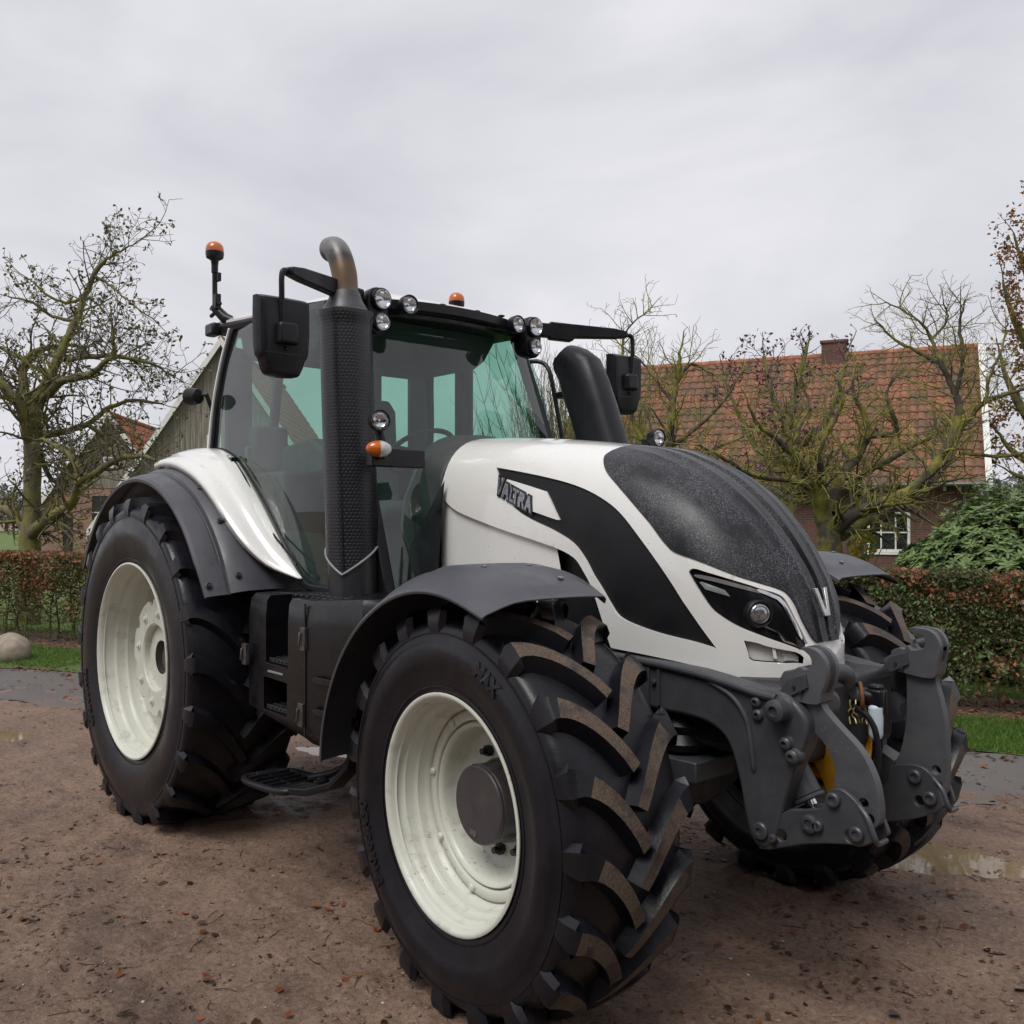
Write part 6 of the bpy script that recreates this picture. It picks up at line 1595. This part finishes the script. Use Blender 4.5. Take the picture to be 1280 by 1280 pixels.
# ---------------- hedges
HG1 = leafmat('hedge_green', (.070, .090, .030), .45, .3, .45); HG2 = leafmat('hedge_olive', (.16, .15, .045), .5, .3, .4); HG3 = leafmat('hedge_copper', (.24, .11, .055), .5, .25, .5); HG4 = leafmat('hedge_brown', (.12, .075, .040), .5, .1, .4)
def hedge(label, e0, e1, seed, dense_e, copper_top, gappy):
    rg = random.Random(seed); o = en((e0 + e1) / 2, 4.45); root = empty('hedge', (o.x, o.y, 0)); tag(root, label, 'hedge', None)
    S = Fast(); Lf = Fast(); H = 1.24; d0, d1 = dense_e
    e = e0
    while e < e1:
        e += rg.uniform(.14, .24); n = 4.45 + rg.gauss(0, .10)
        if not (d0 - .6 < e < d1 + .6) and rg.random() < .6: continue
        p = en(e, n, -.02) - o; dv = Vector((rg.gauss(0, .06), rg.gauss(0, .06), 1)).normalized(); pts = [p]
        for k in range(8):
            dv = (dv + rdir(rg) * .14).normalized(); pts.append(pts[-1] + dv * .135)
            for _ in range(4 if d0 - .3 < e < d1 + .3 else 1):
                sd = rdir(rg); sd.z = rg.uniform(-.1, .5); q = pts[-1]; q1 = q + sd * rg.uniform(.12, .22); q2 = q1 + (sd + rdir(rg) * .7).normalized() * rg.uniform(.08, .18); S.twig([q, q1, q2], .006, .0025, 0, 3)
                if rg.random() < .6: q3 = q1 + (sd + rdir(rg)).normalized() * rg.uniform(.06, .16); S.twig([q1, q3], .003, .002, 0, 3)
        S.twig(pts, .017, .008, 0, 6)
    L_ = e1 - e0; cnt = int(9500 * (d1 - d0)); out = int(1500 * (L_ - (d1 - d0)))
    for i in range(cnt + out):
        e = rg.uniform(d0, d1) if i < cnt else (rg.uniform(e0, d0) if rg.random() < (d0 - e0) / max(L_ - (d1 - d0), .01) else rg.uniform(d1, e1))
        r = rg.random()
        if r < .55: n = 4.06 + abs(rg.gauss(0, .07)); z = rg.uniform(.10, H)
        elif r < .80: n = rg.uniform(4.05, 4.86); z = H - abs(rg.gauss(0, .045))
        elif r < .90: n = 4.86 - abs(rg.gauss(0, .06)); z = rg.uniform(.15, H)
        else: n = rg.uniform(4.1, 4.8); z = rg.uniform(.3, H)
        n += .035 * noise.noise(Vector((e * 3, z * 3, 0))); z += .03 * noise.noise(Vector((e * 2, n * 3, 4)))
        th = noise.noise(Vector((e * 2.2, z * 2.6, seed))) * .5 + .5
        lowf = min(max((z - .30) / .45, 0), 1)
        if rg.random() > (.10 + .90 * lowf) * (1 if th > gappy else .35): continue
        cp = noise.noise(Vector((e * 1.5, z * 1.8, seed + 5.0))) + (1.1 * max(0, (z - .98) / .3) if copper_top else .25 * (z > 1.0))
        rr = rg.random()
        mi = 2 if cp > .30 and rr < .50 else (3 if rr < .26 else (1 if rr < (.50 if gappy > .4 else .30) else 0))
        p = en(e, n, z) - o; dv = rdir(rg, -.2); nn = (rdir(rg) + Vector((EY * .6, -EX * .6, .3))).normalized(); dv = (dv - nn * dv.dot(nn)).normalized(); ll = rg.uniform(.028, .050) * (1.25 if mi == 2 else 1) * (1 if i < cnt else 1.7)
        Lf.leaf(tuple(p), dv, nn, ll, ll * .62, mi)
    S.build('stems', [BK_APPLE], root, True); Lf.build('foliage', [HG1, HG2, HG3, HG4], root)
    return root
hedge('clipped beech hedge with rusty leaves along its top, left of the tractor', -16, -4.2, 5, (-9.3, -6.2), True, .50)
hedge('clipped green and copper beech hedge right of the tractor, below the brick house', .6, 12, 9, (2.2, 6.0), False, .34)
# ---------------- rhododendrons
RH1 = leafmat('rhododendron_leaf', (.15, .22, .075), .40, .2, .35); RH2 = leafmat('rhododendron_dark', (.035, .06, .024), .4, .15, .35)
def rhodo(label, u, d, rad, H, nw, seed, LL=.12):
    rg = random.Random(seed); b = at(u, d); root = empty('rhododendron', (b.x, b.y, 0)); tag(root, label, 'shrub'); Lf = Fast(); S = Fast()
    for i in range(nw):
        v = rdir(rg); v.z = abs(v.z); k = 1 + .13 * noise.noise(v * 2.4 + Vector((seed, 0, 0))) + .05 * noise.noise(v * 7)
        k *= 1 - abs(rg.gauss(0, .05)); p = Vector((v.x * rad * k, v.y * rad * k, .1 + v.z ** .8 * (H - .1) * k)); ax = (Vector((v.x, v.y, v.z + .55)) + rdir(rg) * .35).normalized(); u_ = ax.orthogonal().normalized(); w2 = ax.cross(u_); ph = rg.uniform(0, 6.28)
        m = rg.randint(6, 9)
        for q in range(m):
            an = ph + 2 * math.pi * q / m + rg.uniform(-.15, .15); r_ = u_ * math.cos(an) + w2 * math.sin(an); dr = rg.uniform(-.25, .35); dv = (r_ + ax * dr).normalized(); nn = (ax - r_ * dr * .8).normalized(); ll = LL * rg.uniform(.75, 1.2)
            Lf.leaf(tuple(p), dv, nn, ll, ll * .34, 0 if rg.random() < .85 else 1, .12)
        if i % 3 == 0: S.twig([Vector((v.x * .15, v.y * .15, 0)), p * .55, p], .014, .006, 0, 4)
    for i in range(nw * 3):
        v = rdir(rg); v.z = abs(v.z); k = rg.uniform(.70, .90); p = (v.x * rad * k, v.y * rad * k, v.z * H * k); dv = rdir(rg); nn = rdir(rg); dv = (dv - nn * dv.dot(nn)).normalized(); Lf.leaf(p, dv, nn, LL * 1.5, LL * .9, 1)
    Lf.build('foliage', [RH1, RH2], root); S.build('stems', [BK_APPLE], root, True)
rhodo('large round rhododendron with glossy green leaves behind the right hedge', 1272, 10.8, 1.42, 1.93, 2700, 3, .10)
rhodo('darker green bush behind the large rhododendron, by the house corner', 1262, 16.5, 1.3, 2.45, 800, 4, .10)
b = at(1078, 12.6); F = Fast(); rg = random.Random(2)
for i in range(300):
    v = rdir(rg); F.leaf((v.x * .16, v.y * .16, 1.38 + v.z * .18), rdir(rg), rdir(rg), .06, .04, 0 if rg.random() < .6 else 1)
for i in range(8): F.twig([Vector((0, 0, 0)), Vector((rg.gauss(0, .05), rg.gauss(0, .05), .8)), Vector((rg.gauss(0, .1), rg.gauss(0, .1), 1.4))], .01, .006, 1, 4)
yb = F.build('yellow_bush', [leafmat('yellow_leaf', (.42, .34, .02), .5, .3, .3), RH1]); yb.location = (b.x, b.y, 0); tag(yb, 'small bright yellow bush at the foot of the mossy tree', 'bush')
# ---------------- autumn oak at the right edge and distant trees
OK1 = leafmat('oak_orange', (.26, .12, .045), .55, .3, .5); OK2 = leafmat('oak_brown', (.15, .075, .035), .6, .2, .5)
A5 = [[(1330, 745, 0, .45), (1328, 640, 0, .38), (1322, 560, 0, .34), (1318, 480, 0, .28), (1312, 400, 0, .22), (1308, 320, 0, .14), (1305, 270, 0, .06)], [(1322, 560, 0, .2), (1285, 520, .5, .15), (1262, 480, .8, .09), (1250, 440, 1, .04)], [(1318, 500, 0, .2), (1290, 440, -.5, .13), (1265, 390, -.8, .07), (1255, 350, -1, .03)], [(1314, 420, 0, .16), (1290, 360, .4, .10), (1275, 315, .6, .05), (1268, 290, .6, .02)], [(1325, 590, 0, .2), (1290, 580, -.6, .12), (1262, 560, -1, .07), (1248, 540, -1.2, .03)], [(1318, 470, 0, .16), (1350, 400, .5, .1), (1370, 330, .6, .05)], [(1324, 600, 0, .14), (1290, 600, .8, .09), (1262, 590, 1.2, .04)]]
crown_tree('oak_tree', 'tall oak with orange-brown autumn leaves at the right edge', A5, 27, 41, (BK_APPLE, TW_BARE), 3.4, None, leaf_mats=[OK1, OK2], leaf_p=16, leaf_L=.12, leaf_j=.35, levels=3, dens=4.0, tw_r=.008, spread=1.0, fine=1.8)
# ---------------- boulder on the verge
bq = at(14, 11.6); mb = MB(); mb.ball((0, 0, .13), .26, 40, 0, (1.1, .85, .78))
mb.v = [tuple(Vector(p) * (1 + .14 * noise.noise(Vector(p) * 3.3) + .03 * noise.noise(Vector(p) * 14))) for p in mb.v]
bo = mb.build('boulder', [simple('field_stone', (.26, .22, .165), .8, var=.25, scale=9, bmp=.5, bscale=60, dirt=(.08, .075, .05), dscale=5, dlo=.55, dhi=.8)]); bo.location = (bq.x, bq.y, 0); tag(bo, 'round tan boulder lying on the verge in front of the left hedge', 'boulder')
# ---------------- masonry materials in wall coordinates (uv in metres)
def brick_mat(name, c1, c2, mortar):
    m, t, p = node_mat(name)
    uv = t.nodes.new('ShaderNodeUVMap'); b = t.nodes.new('ShaderNodeTexBrick')
    b.inputs['Scale'].default_value = 1; b.inputs['Brick Width'].default_value = .22; b.inputs['Row Height'].default_value = .0625; b.inputs['Mortar Size'].default_value = .006
    b.inputs['Color1'].default_value = (*c1, 1); b.inputs['Color2'].default_value = (*c2, 1); b.inputs['Mortar'].default_value = (*mortar, 1); b.inputs['Bias'].default_value = -.1
    t.links.new(uv.outputs[0], b.inputs['Vector'])
    x = t.nodes.new('ShaderNodeMixRGB'); x.blend_type = 'MULTIPLY'; x.inputs[0].default_value = .8; t.links.new(b.outputs['Color'], x.inputs[1]); t.links.new(ramp(t, noise_out(t, 1.3, 7, .7), [(.3, g(.65)), (.7, g(1.25))]), x.inputs[2])
    t.links.new(x.outputs[0], p.inputs['Base Color']); p.inputs['Roughness'].default_value = .85; bump(t, p, b.outputs['Fac'], -.4, .01)
    return m
BRICK = brick_mat('red_brick', (.135, .052, .040), (.092, .038, .031), (.13, .11, .10)); BRICK2 = brick_mat('pale_brick', (.30, .165, .125), (.23, .125, .095), (.26, .22, .19))
WOODG = simple('weathered_boards', (.21, .19, .155), .85, var=.45, scale=2.2, stretch=(9, 9, .5), dirt=(.11, .10, .08), dscale=2.4, dlo=.5, dhi=.7)
TRIM = simple('white_trim', (.66, .66, .63), .5, var=.08, dirt=(.34, .34, .29), dscale=4, dlo=.55, dhi=.85); DARKG = simple('dark_green_paint', (.012, .016, .016), .3)
TILE = simple('clay_tiles', (.235, .095, .054), .75, var=.45, scale=3.2, dirt=(.085, .066, .036), dscale=1.7, dlo=.40, dhi=.62); TILE2 = simple('weathered_tiles', (.33, .12, .065), .8, var=.45, scale=6, dirt=(.16, .09, .055), dscale=2.2, dlo=.45, dhi=.7)
WGL = simple('window_pane', (.020, .024, .024), .04, var=.5, scale=5, rv=.02, spec=.9)
def wall_uv(me, ax):
    uvl = me.uv_layers.new(name='UVMap'); ax = Vector(ax)
    for lp in me.loops:
        co = me.vertices[lp.vertex_index].co; uvl.data[lp.index].uv = (co.dot(ax), co.z)
def frame3(o, ax, out):
    """wall coordinates: along, up, outwards -> point"""
    o = Vector(o); ax = Vector(ax).normalized(); out = Vector(out).normalized()
    return lambda a, z, d=0.0: tuple(o + ax * a + out * d + Vector((0, 0, z)))
def fbox(mb, f, a0, a1, z0, z1, d0, d1):
    V = [f(a, z, d) for d in (d0, d1) for a, z in ((a0, z0), (a1, z0), (a1, z1), (a0, z1))]
    mb.add(V, [(0, 1, 2, 3), (7, 6, 5, 4), (0, 4, 5, 1), (1, 5, 6, 2), (2, 6, 7, 3), (3, 7, 4, 0)]); return mb
def wall(f, outline, holes, th, name, mat, parent, axv):
    """wall sheet of real thickness with true openings"""
    vs = []; es = []
    for lp in [outline] + [[(a0, z0), (a1, z0), (a1, z1), (a0, z1)] for a0, z0, a1, z1 in [h[:4] for h in holes]]:
        o = len(vs); vs += [Vector(p) for p in lp]; es += [(o + i, o + (i + 1) % len(lp)) for i in range(len(lp))]
    r = delaunay_2d_cdt(vs, es, [], 1, 1e-5); P = [(v.x, v.y) for v in r[0]]; keep = []
    for fc in r[2]:
        a = sum(P[i][0] for i in fc) / len(fc); z = sum(P[i][1] for i in fc) / len(fc)
        if not any(h[0] < a < h[2] and h[1] < z < h[3] for h in holes) and inside(a, z, outline): keep.append(fc)
    mb = MB(); n = len(P); mb.v = [f(a, z, 0) for a, z in P] + [f(a, z, -th) for a, z in P]; cnt = {}
    for fc in keep:
        mb.f.append(tuple(fc)); mb.m.append(0); mb.f.append(tuple(i + n for i in fc[::-1])); mb.m.append(0)
        for i in range(len(fc)): e = (fc[i], fc[(i + 1) % len(fc)]); cnt.setdefault(tuple(sorted(e)), []).append(e)
    for l in cnt.values():
        if len(l) == 1: i, j = l[0]; mb.f.append((j, i, i + n, j + n)); mb.m.append(0)
    o = mb.build(name, [mat], parent); wall_uv(o.data, axv); return o
def window(f, a0, z0, a1, z1, cols, rows, parent, split=None):
    mb = MB(); w_ = .075
    fbox(mb, f, a0, a1, z0, z0 + w_, -.10, -.02); fbox(mb, f, a0, a1, z1 - w_, z1, -.10, -.02); fbox(mb, f, a0, a0 + w_, z0 + w_, z1 - w_, -.10, -.02); fbox(mb, f, a1 - w_, a1, z0 + w_, z1 - w_, -.10, -.02)
    if split: fbox(mb, f, a0 + w_, a1 - w_, split - .03, split + .03, -.095, -.025)
    for i in range(1, cols): a = a0 + (a1 - a0) * i / cols; fbox(mb, f, a - .019, a + .019, z0 + w_, z1 - w_, -.088, -.032)
    for i in range(1, rows): z = z0 + (z1 - z0) * i / rows; fbox(mb, f, a0 + w_, a1 - w_, z - .017, z + .017, -.086, -.034)
    o = mb.build('window', [TRIM], parent); mb = MB(); fbox(mb, f, a0 + .02, a1 - .02, z0 + .02, z1 - .02, -.075, -.065); mb.build('pane', [WGL], o)
    mb = MB(); fbox(mb, f, a0 - .05, a1 + .05, z0 - .06, z0 - .004, -.10, .04); mb.build('window_sill', [TRIM], o); return o
def tiled_slope(o, ax, up, L_, S_, name, mat, parent, tw=.215, th=.32):
    """pantile slope: one wavy sheet with stepped courses; o lower corner, ax along the eave, up the slope"""
    o = Vector(o); ax = Vector(ax).normalized(); up = Vector(up).normalized(); nn = ax.cross(up).normalized(); nn = nn if nn.z > 0 else -nn
    cols = int(L_ / tw) * 6; rows = int(S_ / th); mb = MB(); rg = random.Random(4)
    for r in range(rows):
        jit = [rg.uniform(-.006, .006) for _ in range(cols // 6 + 2)]
        for s_, h in ((0, .030), (1, .004)):
            for c in range(cols + 1):
                a = L_ * c / cols; ph = (c % 6) / 6 * 2 * math.pi; wv = .022 * math.sin(ph) + .012 * math.sin(2 * ph + .8) + jit[c // 6]
                mb.v.append(tuple(o + ax * a + up * (min((r + s_) * th, S_) ) + nn * (h + wv)))
    W_ = cols + 1
    for r in range(rows):
        b = r * 2 * W_
        for c in range(cols):
            mb.f.append((b + c, b + c + 1, b + W_ + c + 1, b + W_ + c)); mb.m.append(0)
            if r + 1 < rows: b2 = b + 2 * W_; mb.f.append((b + W_ + c, b + W_ + c + 1, b2 + c + 1, b2 + c)); mb.m.append(0)
    ob = mb.build(name, [mat], parent, recalc=False, ang=50); return ob
# ---------------- brick house on the right
E0, E1, N0, N1_, NR, EAVE, RIDGE = -6.6, 4.80, 20.85, 28.35, 24.6, 2.86, 6.62
o = en(E0, N0); hs_ = empty('brick_house', (o.x, o.y, 0)); tag(hs_, 'low dark brick house with long orange tiled roof and white windows', 'house')
ea = Vector((EX, EY, 0)); na_ = Vector((-EY, EX, 0)); L0 = E1 - E0
f = frame3((0, 0, 0), ea, -na_)
holes = [(8.80, .88, 9.84, 2.40), (4.9, .88, 5.8, 2.30), (3.0, .88, 3.9, 2.30), (1.0, .1, 2.0, 2.30)]
wall(f, [(0, -.1), (L0, -.1), (L0, EAVE - .05), (0, EAVE - .05)], holes, .25, 'front_wall', BRICK, hs_, ea)
for h in holes[:3]: window(f, *h, 3, 3, hs_, split=h[1] + 1.0)
mb = MB(); fbox(mb, f, 1.0, 2.0, .1, 2.3, -.10, -.04); mb.build('door', [DARKG], hs_)
for i, a in enumerate((8.2, 10.6, 10.95)):
    mb = MB(); fbox(mb, f, a, a + .07, 2.44, 2.56, 0, .09); mb.build('eave_lamp', [TRIM], hs_)
D_ = N1_ - N0
f2 = frame3(tuple(ea * L0), na_, ea); wall(f2, [(.25, -.1), (D_, -.1), (D_, EAVE), (NR - N0, RIDGE - .1), (.25, EAVE)], [], .25, 'gable_wall', BRICK, hs_, na_)
f3 = frame3((0, 0, 0), na_, -ea); wall(f3, [(.25, -.1), (D_, -.1), (D_, EAVE), (NR - N0, RIDGE - .1), (.25, EAVE)], [], .25, 'gable_wall', BRICK, hs_, na_)
f4 = frame3(tuple(na_ * D_), ea, na_); wall(f4, [(0, -.1), (L0, -.1), (L0, EAVE - .05), (0, EAVE - .05)], [], .25, 'rear_wall', BRICK, hs_, ea)
up1 = na_ * (NR - N0 + .35) + Vector((0, 0, RIDGE - EAVE + .30)); tiled_slope(tuple(-na_ * .35 - ea * .15 + Vector((0, 0, EAVE - .28))), ea, up1, L0 + .30, up1.length, 'roof', TILE, hs_)
up2 = -na_ * (D_ - (NR - N0) + .35) + Vector((0, 0, RIDGE - EAVE + .30)); tiled_slope(tuple(na_ * (D_ + .35) - ea * .15 + Vector((0, 0, EAVE - .28))), ea, up2, L0 + .30, up2.length, 'roof', TILE, hs_)
mb = MB(); mb.tube([tuple(na_ * (NR - N0) + ea * (-.15 + (L0 + .3) * k / 30) + Vector((0, 0, RIDGE - .02 + .012 * (k % 2)))) for k in range(31)], .11, 10); mb.build('ridge_tiles', [TILE2], hs_)
for aa in (-.30, L0 + .15):
    mb = MB()
    for s_ in (0, 1):
        a = (-na_ * .38 + Vector((0, 0, EAVE - .30))) if s_ == 0 else (na_ * (D_ + .38) + Vector((0, 0, EAVE - .30))); b = na_ * (NR - N0) + Vector((0, 0, RIDGE + .02))
        q0, q1 = a + ea * aa, b + ea * aa; mb.add([tuple(q) for q in (q0 + Vector((0, 0, -.14)), q1 + Vector((0, 0, -.14)), q1 + Vector((0, 0, .10)), q0 + Vector((0, 0, .10)))] + [tuple(q + ea * .15) for q in (q0 + Vector((0, 0, -.14)), q1 + Vector((0, 0, -.14)), q1 + Vector((0, 0, .10)), q0 + Vector((0, 0, .10)))], [(0, 1, 2, 3), (7, 6, 5, 4), (0, 4, 5, 1), (1, 5, 6, 2), (2, 6, 7, 3), (3, 7, 4, 0)])
    mb.build('bargeboard', [TRIM], hs_)
mb = MB(); q = -na_ * .42 + Vector((0, 0, EAVE - .27)); mb.tube([tuple(q - ea * .15), tuple(q + ea * (L0 + .15))], .06, 10); mb.build('gutter', [simple('zinc_gutter', (.12, .125, .13), .4, metal=.6)], hs_)
mb = MB(); q = -na_ * .07 + ea * (L0 - .32); mb.tube([tuple(q - na_ * .33 + Vector((0, 0, EAVE - .30))), tuple(q + Vector((0, 0, EAVE - .55))), tuple(q)], .042, 10); mb.build('downpipe', [MATS['zinc_gutter']], hs_)
mb = MB(); fc = frame3(tuple(ea * 7.35 + na_ * (NR - N0)), ea, -na_); fbox(mb, fc, 0, .68, RIDGE - .6, RIDGE + .34, -.35, .35); fbox(mb, fc, -.04, .72, RIDGE + .345, RIDGE + .42, -.39, .39); ch = mb.build('chimney', [BRICK], hs_); wall_uv(ch.data, ea)
# ---------------- gabled farm buildings on the left
def gable_house(name, label, u, d, apex_v, half_w, eave_z, length, brick_z, yaw, parts):
    b = at(u, d); apex = CZ - d * (apex_v - HZ) / FL; root = empty(name, (b.x, b.y, 0)); tag(root, label, 'farmhouse')
    ax = Vector((RX * math.cos(yaw) + FX * math.sin(yaw), RY * math.cos(yaw) + FY * math.sin(yaw), 0)).normalized(); back = Vector((-ax.y, ax.x, 0)); back = back if back.dot(Vector((FX, FY, 0))) > 0 else -back
    f = frame3((0, 0, 0), ax, -back); s = (apex - eave_z) / half_w
    wb = half_w - (brick_z - eave_z) / s
    hs = parts.get('holes', [])
    if brick_z > 0:
        wall(f, [(-half_w, -.1), (half_w, -.1), (half_w, eave_z), (wb, brick_z), (-wb, brick_z), (-half_w, eave_z)], [h for h in hs if h[3] < brick_z], .25, 'brick_wall', BRICK2, root, ax)
    up_h = [h for h in hs if h[3] >= brick_z]
    gb = wall(f if brick_z <= 0 else frame3(tuple(-back * .03), ax, -back), [(-wb, brick_z), (wb, brick_z), (0, apex)] if brick_z > 0 else [(-half_w, -.1), (half_w, -.1), (half_w, eave_z), (0, apex), (-half_w, eave_z)], up_h, .12, 'gable_boards', WOODG, root, ax)
    mb = MB(); x = -half_w + .1
    while x < half_w:
        zt = apex - abs(x) * s - .05; z0 = max(brick_z, 0) + .005
        if zt > z0 + .1:
            ok = not any(h[0] - .06 < x < h[2] + .06 for h in up_h)
            if ok: fbox(mb, frame3(tuple(-back * .03) if brick_z > 0 else (0, 0, 0), ax, -back), x - .02, x + .02, z0, zt, .003, .022)
        x += .19
    mb.build('cover_strips', [WOODG], root)
    for h in hs:
        ff = f if h[3] < brick_z else frame3(tuple(-back * .03), ax, -back)
        if h[4] == 'w': window(ff, h[0], h[1], h[2], h[3], 2, 2, root)
        else:
            mb = MB(); fbox(mb, ff, h[0], h[2], h[1], h[3], -.12, -.06); dn = mb.build('door', [DARKG], root)
            mb = MB(); fbox(mb, ff, h[0], h[2], h[3] - .75, h[3] - .71, -.055, -.04); mb.build('door_rail', [TRIM], dn)
    for sg in (-1, 1):
        mb = MB(); W2 = half_w + .35; q0 = ax * sg * W2 + Vector((0, 0, apex - W2 * s)); q1 = Vector((0, 0, apex)); o_ = -back * .32
        V = []
        for dd in (0, .05):
            for q, zz_ in ((q0, -.16), (q1, -.16), (q1, .14), (q0, .14)): V.append(tuple(q + o_ + Vector((0, 0, zz_)) + back * dd + (ax * sg * .002)))
        mb.add(V, [(0, 1, 2, 3), (7, 6, 5, 4), (0, 4, 5, 1), (1, 5, 6, 2), (2, 6, 7, 3), (3, 7, 4, 0)]); mb.build('bargeboard', [TRIM], root)
        upv = -ax * sg * W2 + Vector((0, 0, W2 * s)); st = ax * sg * W2 + Vector((0, 0, apex - W2 * s + .05)) - back * .27
        tiled_slope(tuple(st), back, upv, length + .5, upv.length, 'roof', TILE2, root, .23, .34)
        mb = MB(); V = [tuple(ax * sg * half_w + back * k + Vector((0, 0, z))) for k, z in ((.25, -.1), (length, -.1), (length, eave_z), (.25, eave_z))]; mb.plate(V, ax * -sg, .2); w_ = mb.build('side_wall', [BRICK2], root); wall_uv(w_.data, back)
    mb = MB(); mb.tube([tuple(back * (-.27 + (length + .5) * k / 20) + Vector((0, 0, apex + .07))) for k in range(21)], .11, 8); mb.build('ridge_tiles', [TILE2], root)
    return root
gable_house('farmhouse', 'brick farmhouse with boarded gable, white bargeboards and red roof behind the left apple tree', 137, 42, 519, 3.35, 1.75, 11, 3.1, .10, {'holes': [(-.30, 4.05, .18, 4.50, 'w'), (-2.0, -.05, -1.55, 1.95, 'd'), (-.75, 0.4, .05, 2.75, 'd')]})
gable_house('barn', 'tall grey boarded barn gable with white bargeboards, nearest behind the cab', 278, 34, 427, 4.3, 1.7, 12, 0, .06, {'holes': [(-.55, 4.15, -.05, 4.75, 'w')]})
# unseen trees added behind the viewer to darken reflections and block light
rg = random.Random(5); YD = leafmat('added_tree_leaf', (.05, .055, .025), .6, .1, .4)
ytree = None
for i in range(9):
    q = Vector((CX - FX * rg.uniform(9, 12) + RX * (i - 4) * 5.0, CY - FY * rg.uniform(9, 12) + RY * (i - 4) * 5.0, 0))
    if ytree is None:
        ytree = empty('added_tree', q); F = Fast()
        for k in range(3600):
            v = rdir(rg) * rg.random() ** .33; v = v * (1 + .25 * noise.noise(v * 2.5)); F.leaf((v.x * 3.2, v.y * 3.2, 4.4 + v.z * 4.2), rdir(rg), rdir(rg), .45, .32, 0)
        F.build('foliage', [YD], ytree); T = Fast(); T.twig([Vector((0, 0, 0)), Vector((.1, 0, 2)), Vector((0, .2, 4))], .25, .15, 0, 8); T.build('trunk', [BK_APPLE], ytree); t_ = ytree
    else:
        t_ = ytree.copy(); COL.objects.link(t_); t_.location = q; t_.rotation_euler = (0, 0, rg.uniform(0, 6.28)); t_.scale = (1, 1, rg.uniform(.85, 1.1))
        for c_ in ytree.children: k_ = c_.copy(); COL.objects.link(k_); k_.parent = t_
    tag(t_, 'unseen dark tree added behind the viewpoint to darken reflections', 'tree', 'added trees behind the viewpoint')
# pale far trees along the horizon
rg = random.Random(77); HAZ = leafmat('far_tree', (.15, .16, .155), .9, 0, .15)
for i, (u, d, h, w_) in enumerate(((-30, 120, 7, 9), (8, 130, 6, 8), (40, 110, 4.2, 6), (75, 125, 5, 8), (1240, 70, 4.6, 3.5), (1285, 85, 6, 6), (690, 95, 6, 9), (740, 100, 7, 9))):
    b = at(u, d); rt = empty('distant_tree', (b.x, b.y, 0)); tag(rt, ('pale distant tree at the far left edge of the field', 'pale rounded distant tree left of the apple trunk', 'low far tree just right of the apple trunk', 'far tree beyond the farmhouse roof line', 'pale yellow-green tree between house and oak', 'far tree below the autumn oak', 'distant tree glimpsed through the shrub stems', 'distant tree behind the pale-stemmed shrub')[i], 'tree'); F = Fast()
    for k in range(1500):
        v = rdir(rg) * rg.random() ** .4; p = (v.x * w_ * .5, v.y * w_ * .5, h * .55 + v.z * h * .45 * (1 + .3 * noise.noise(v * 3))); F.leaf(p, rdir(rg), rdir(rg), .5, .35, 0)
    F.build('foliage', [HAZ], rt); T = Fast(); T.twig([Vector((0, 0, 0)), Vector((0, 0, h * .3)), Vector((.2, 0, h * .6))], .25, .12, 0, 8); T.build('trunk', [BK_APPLE], rt)
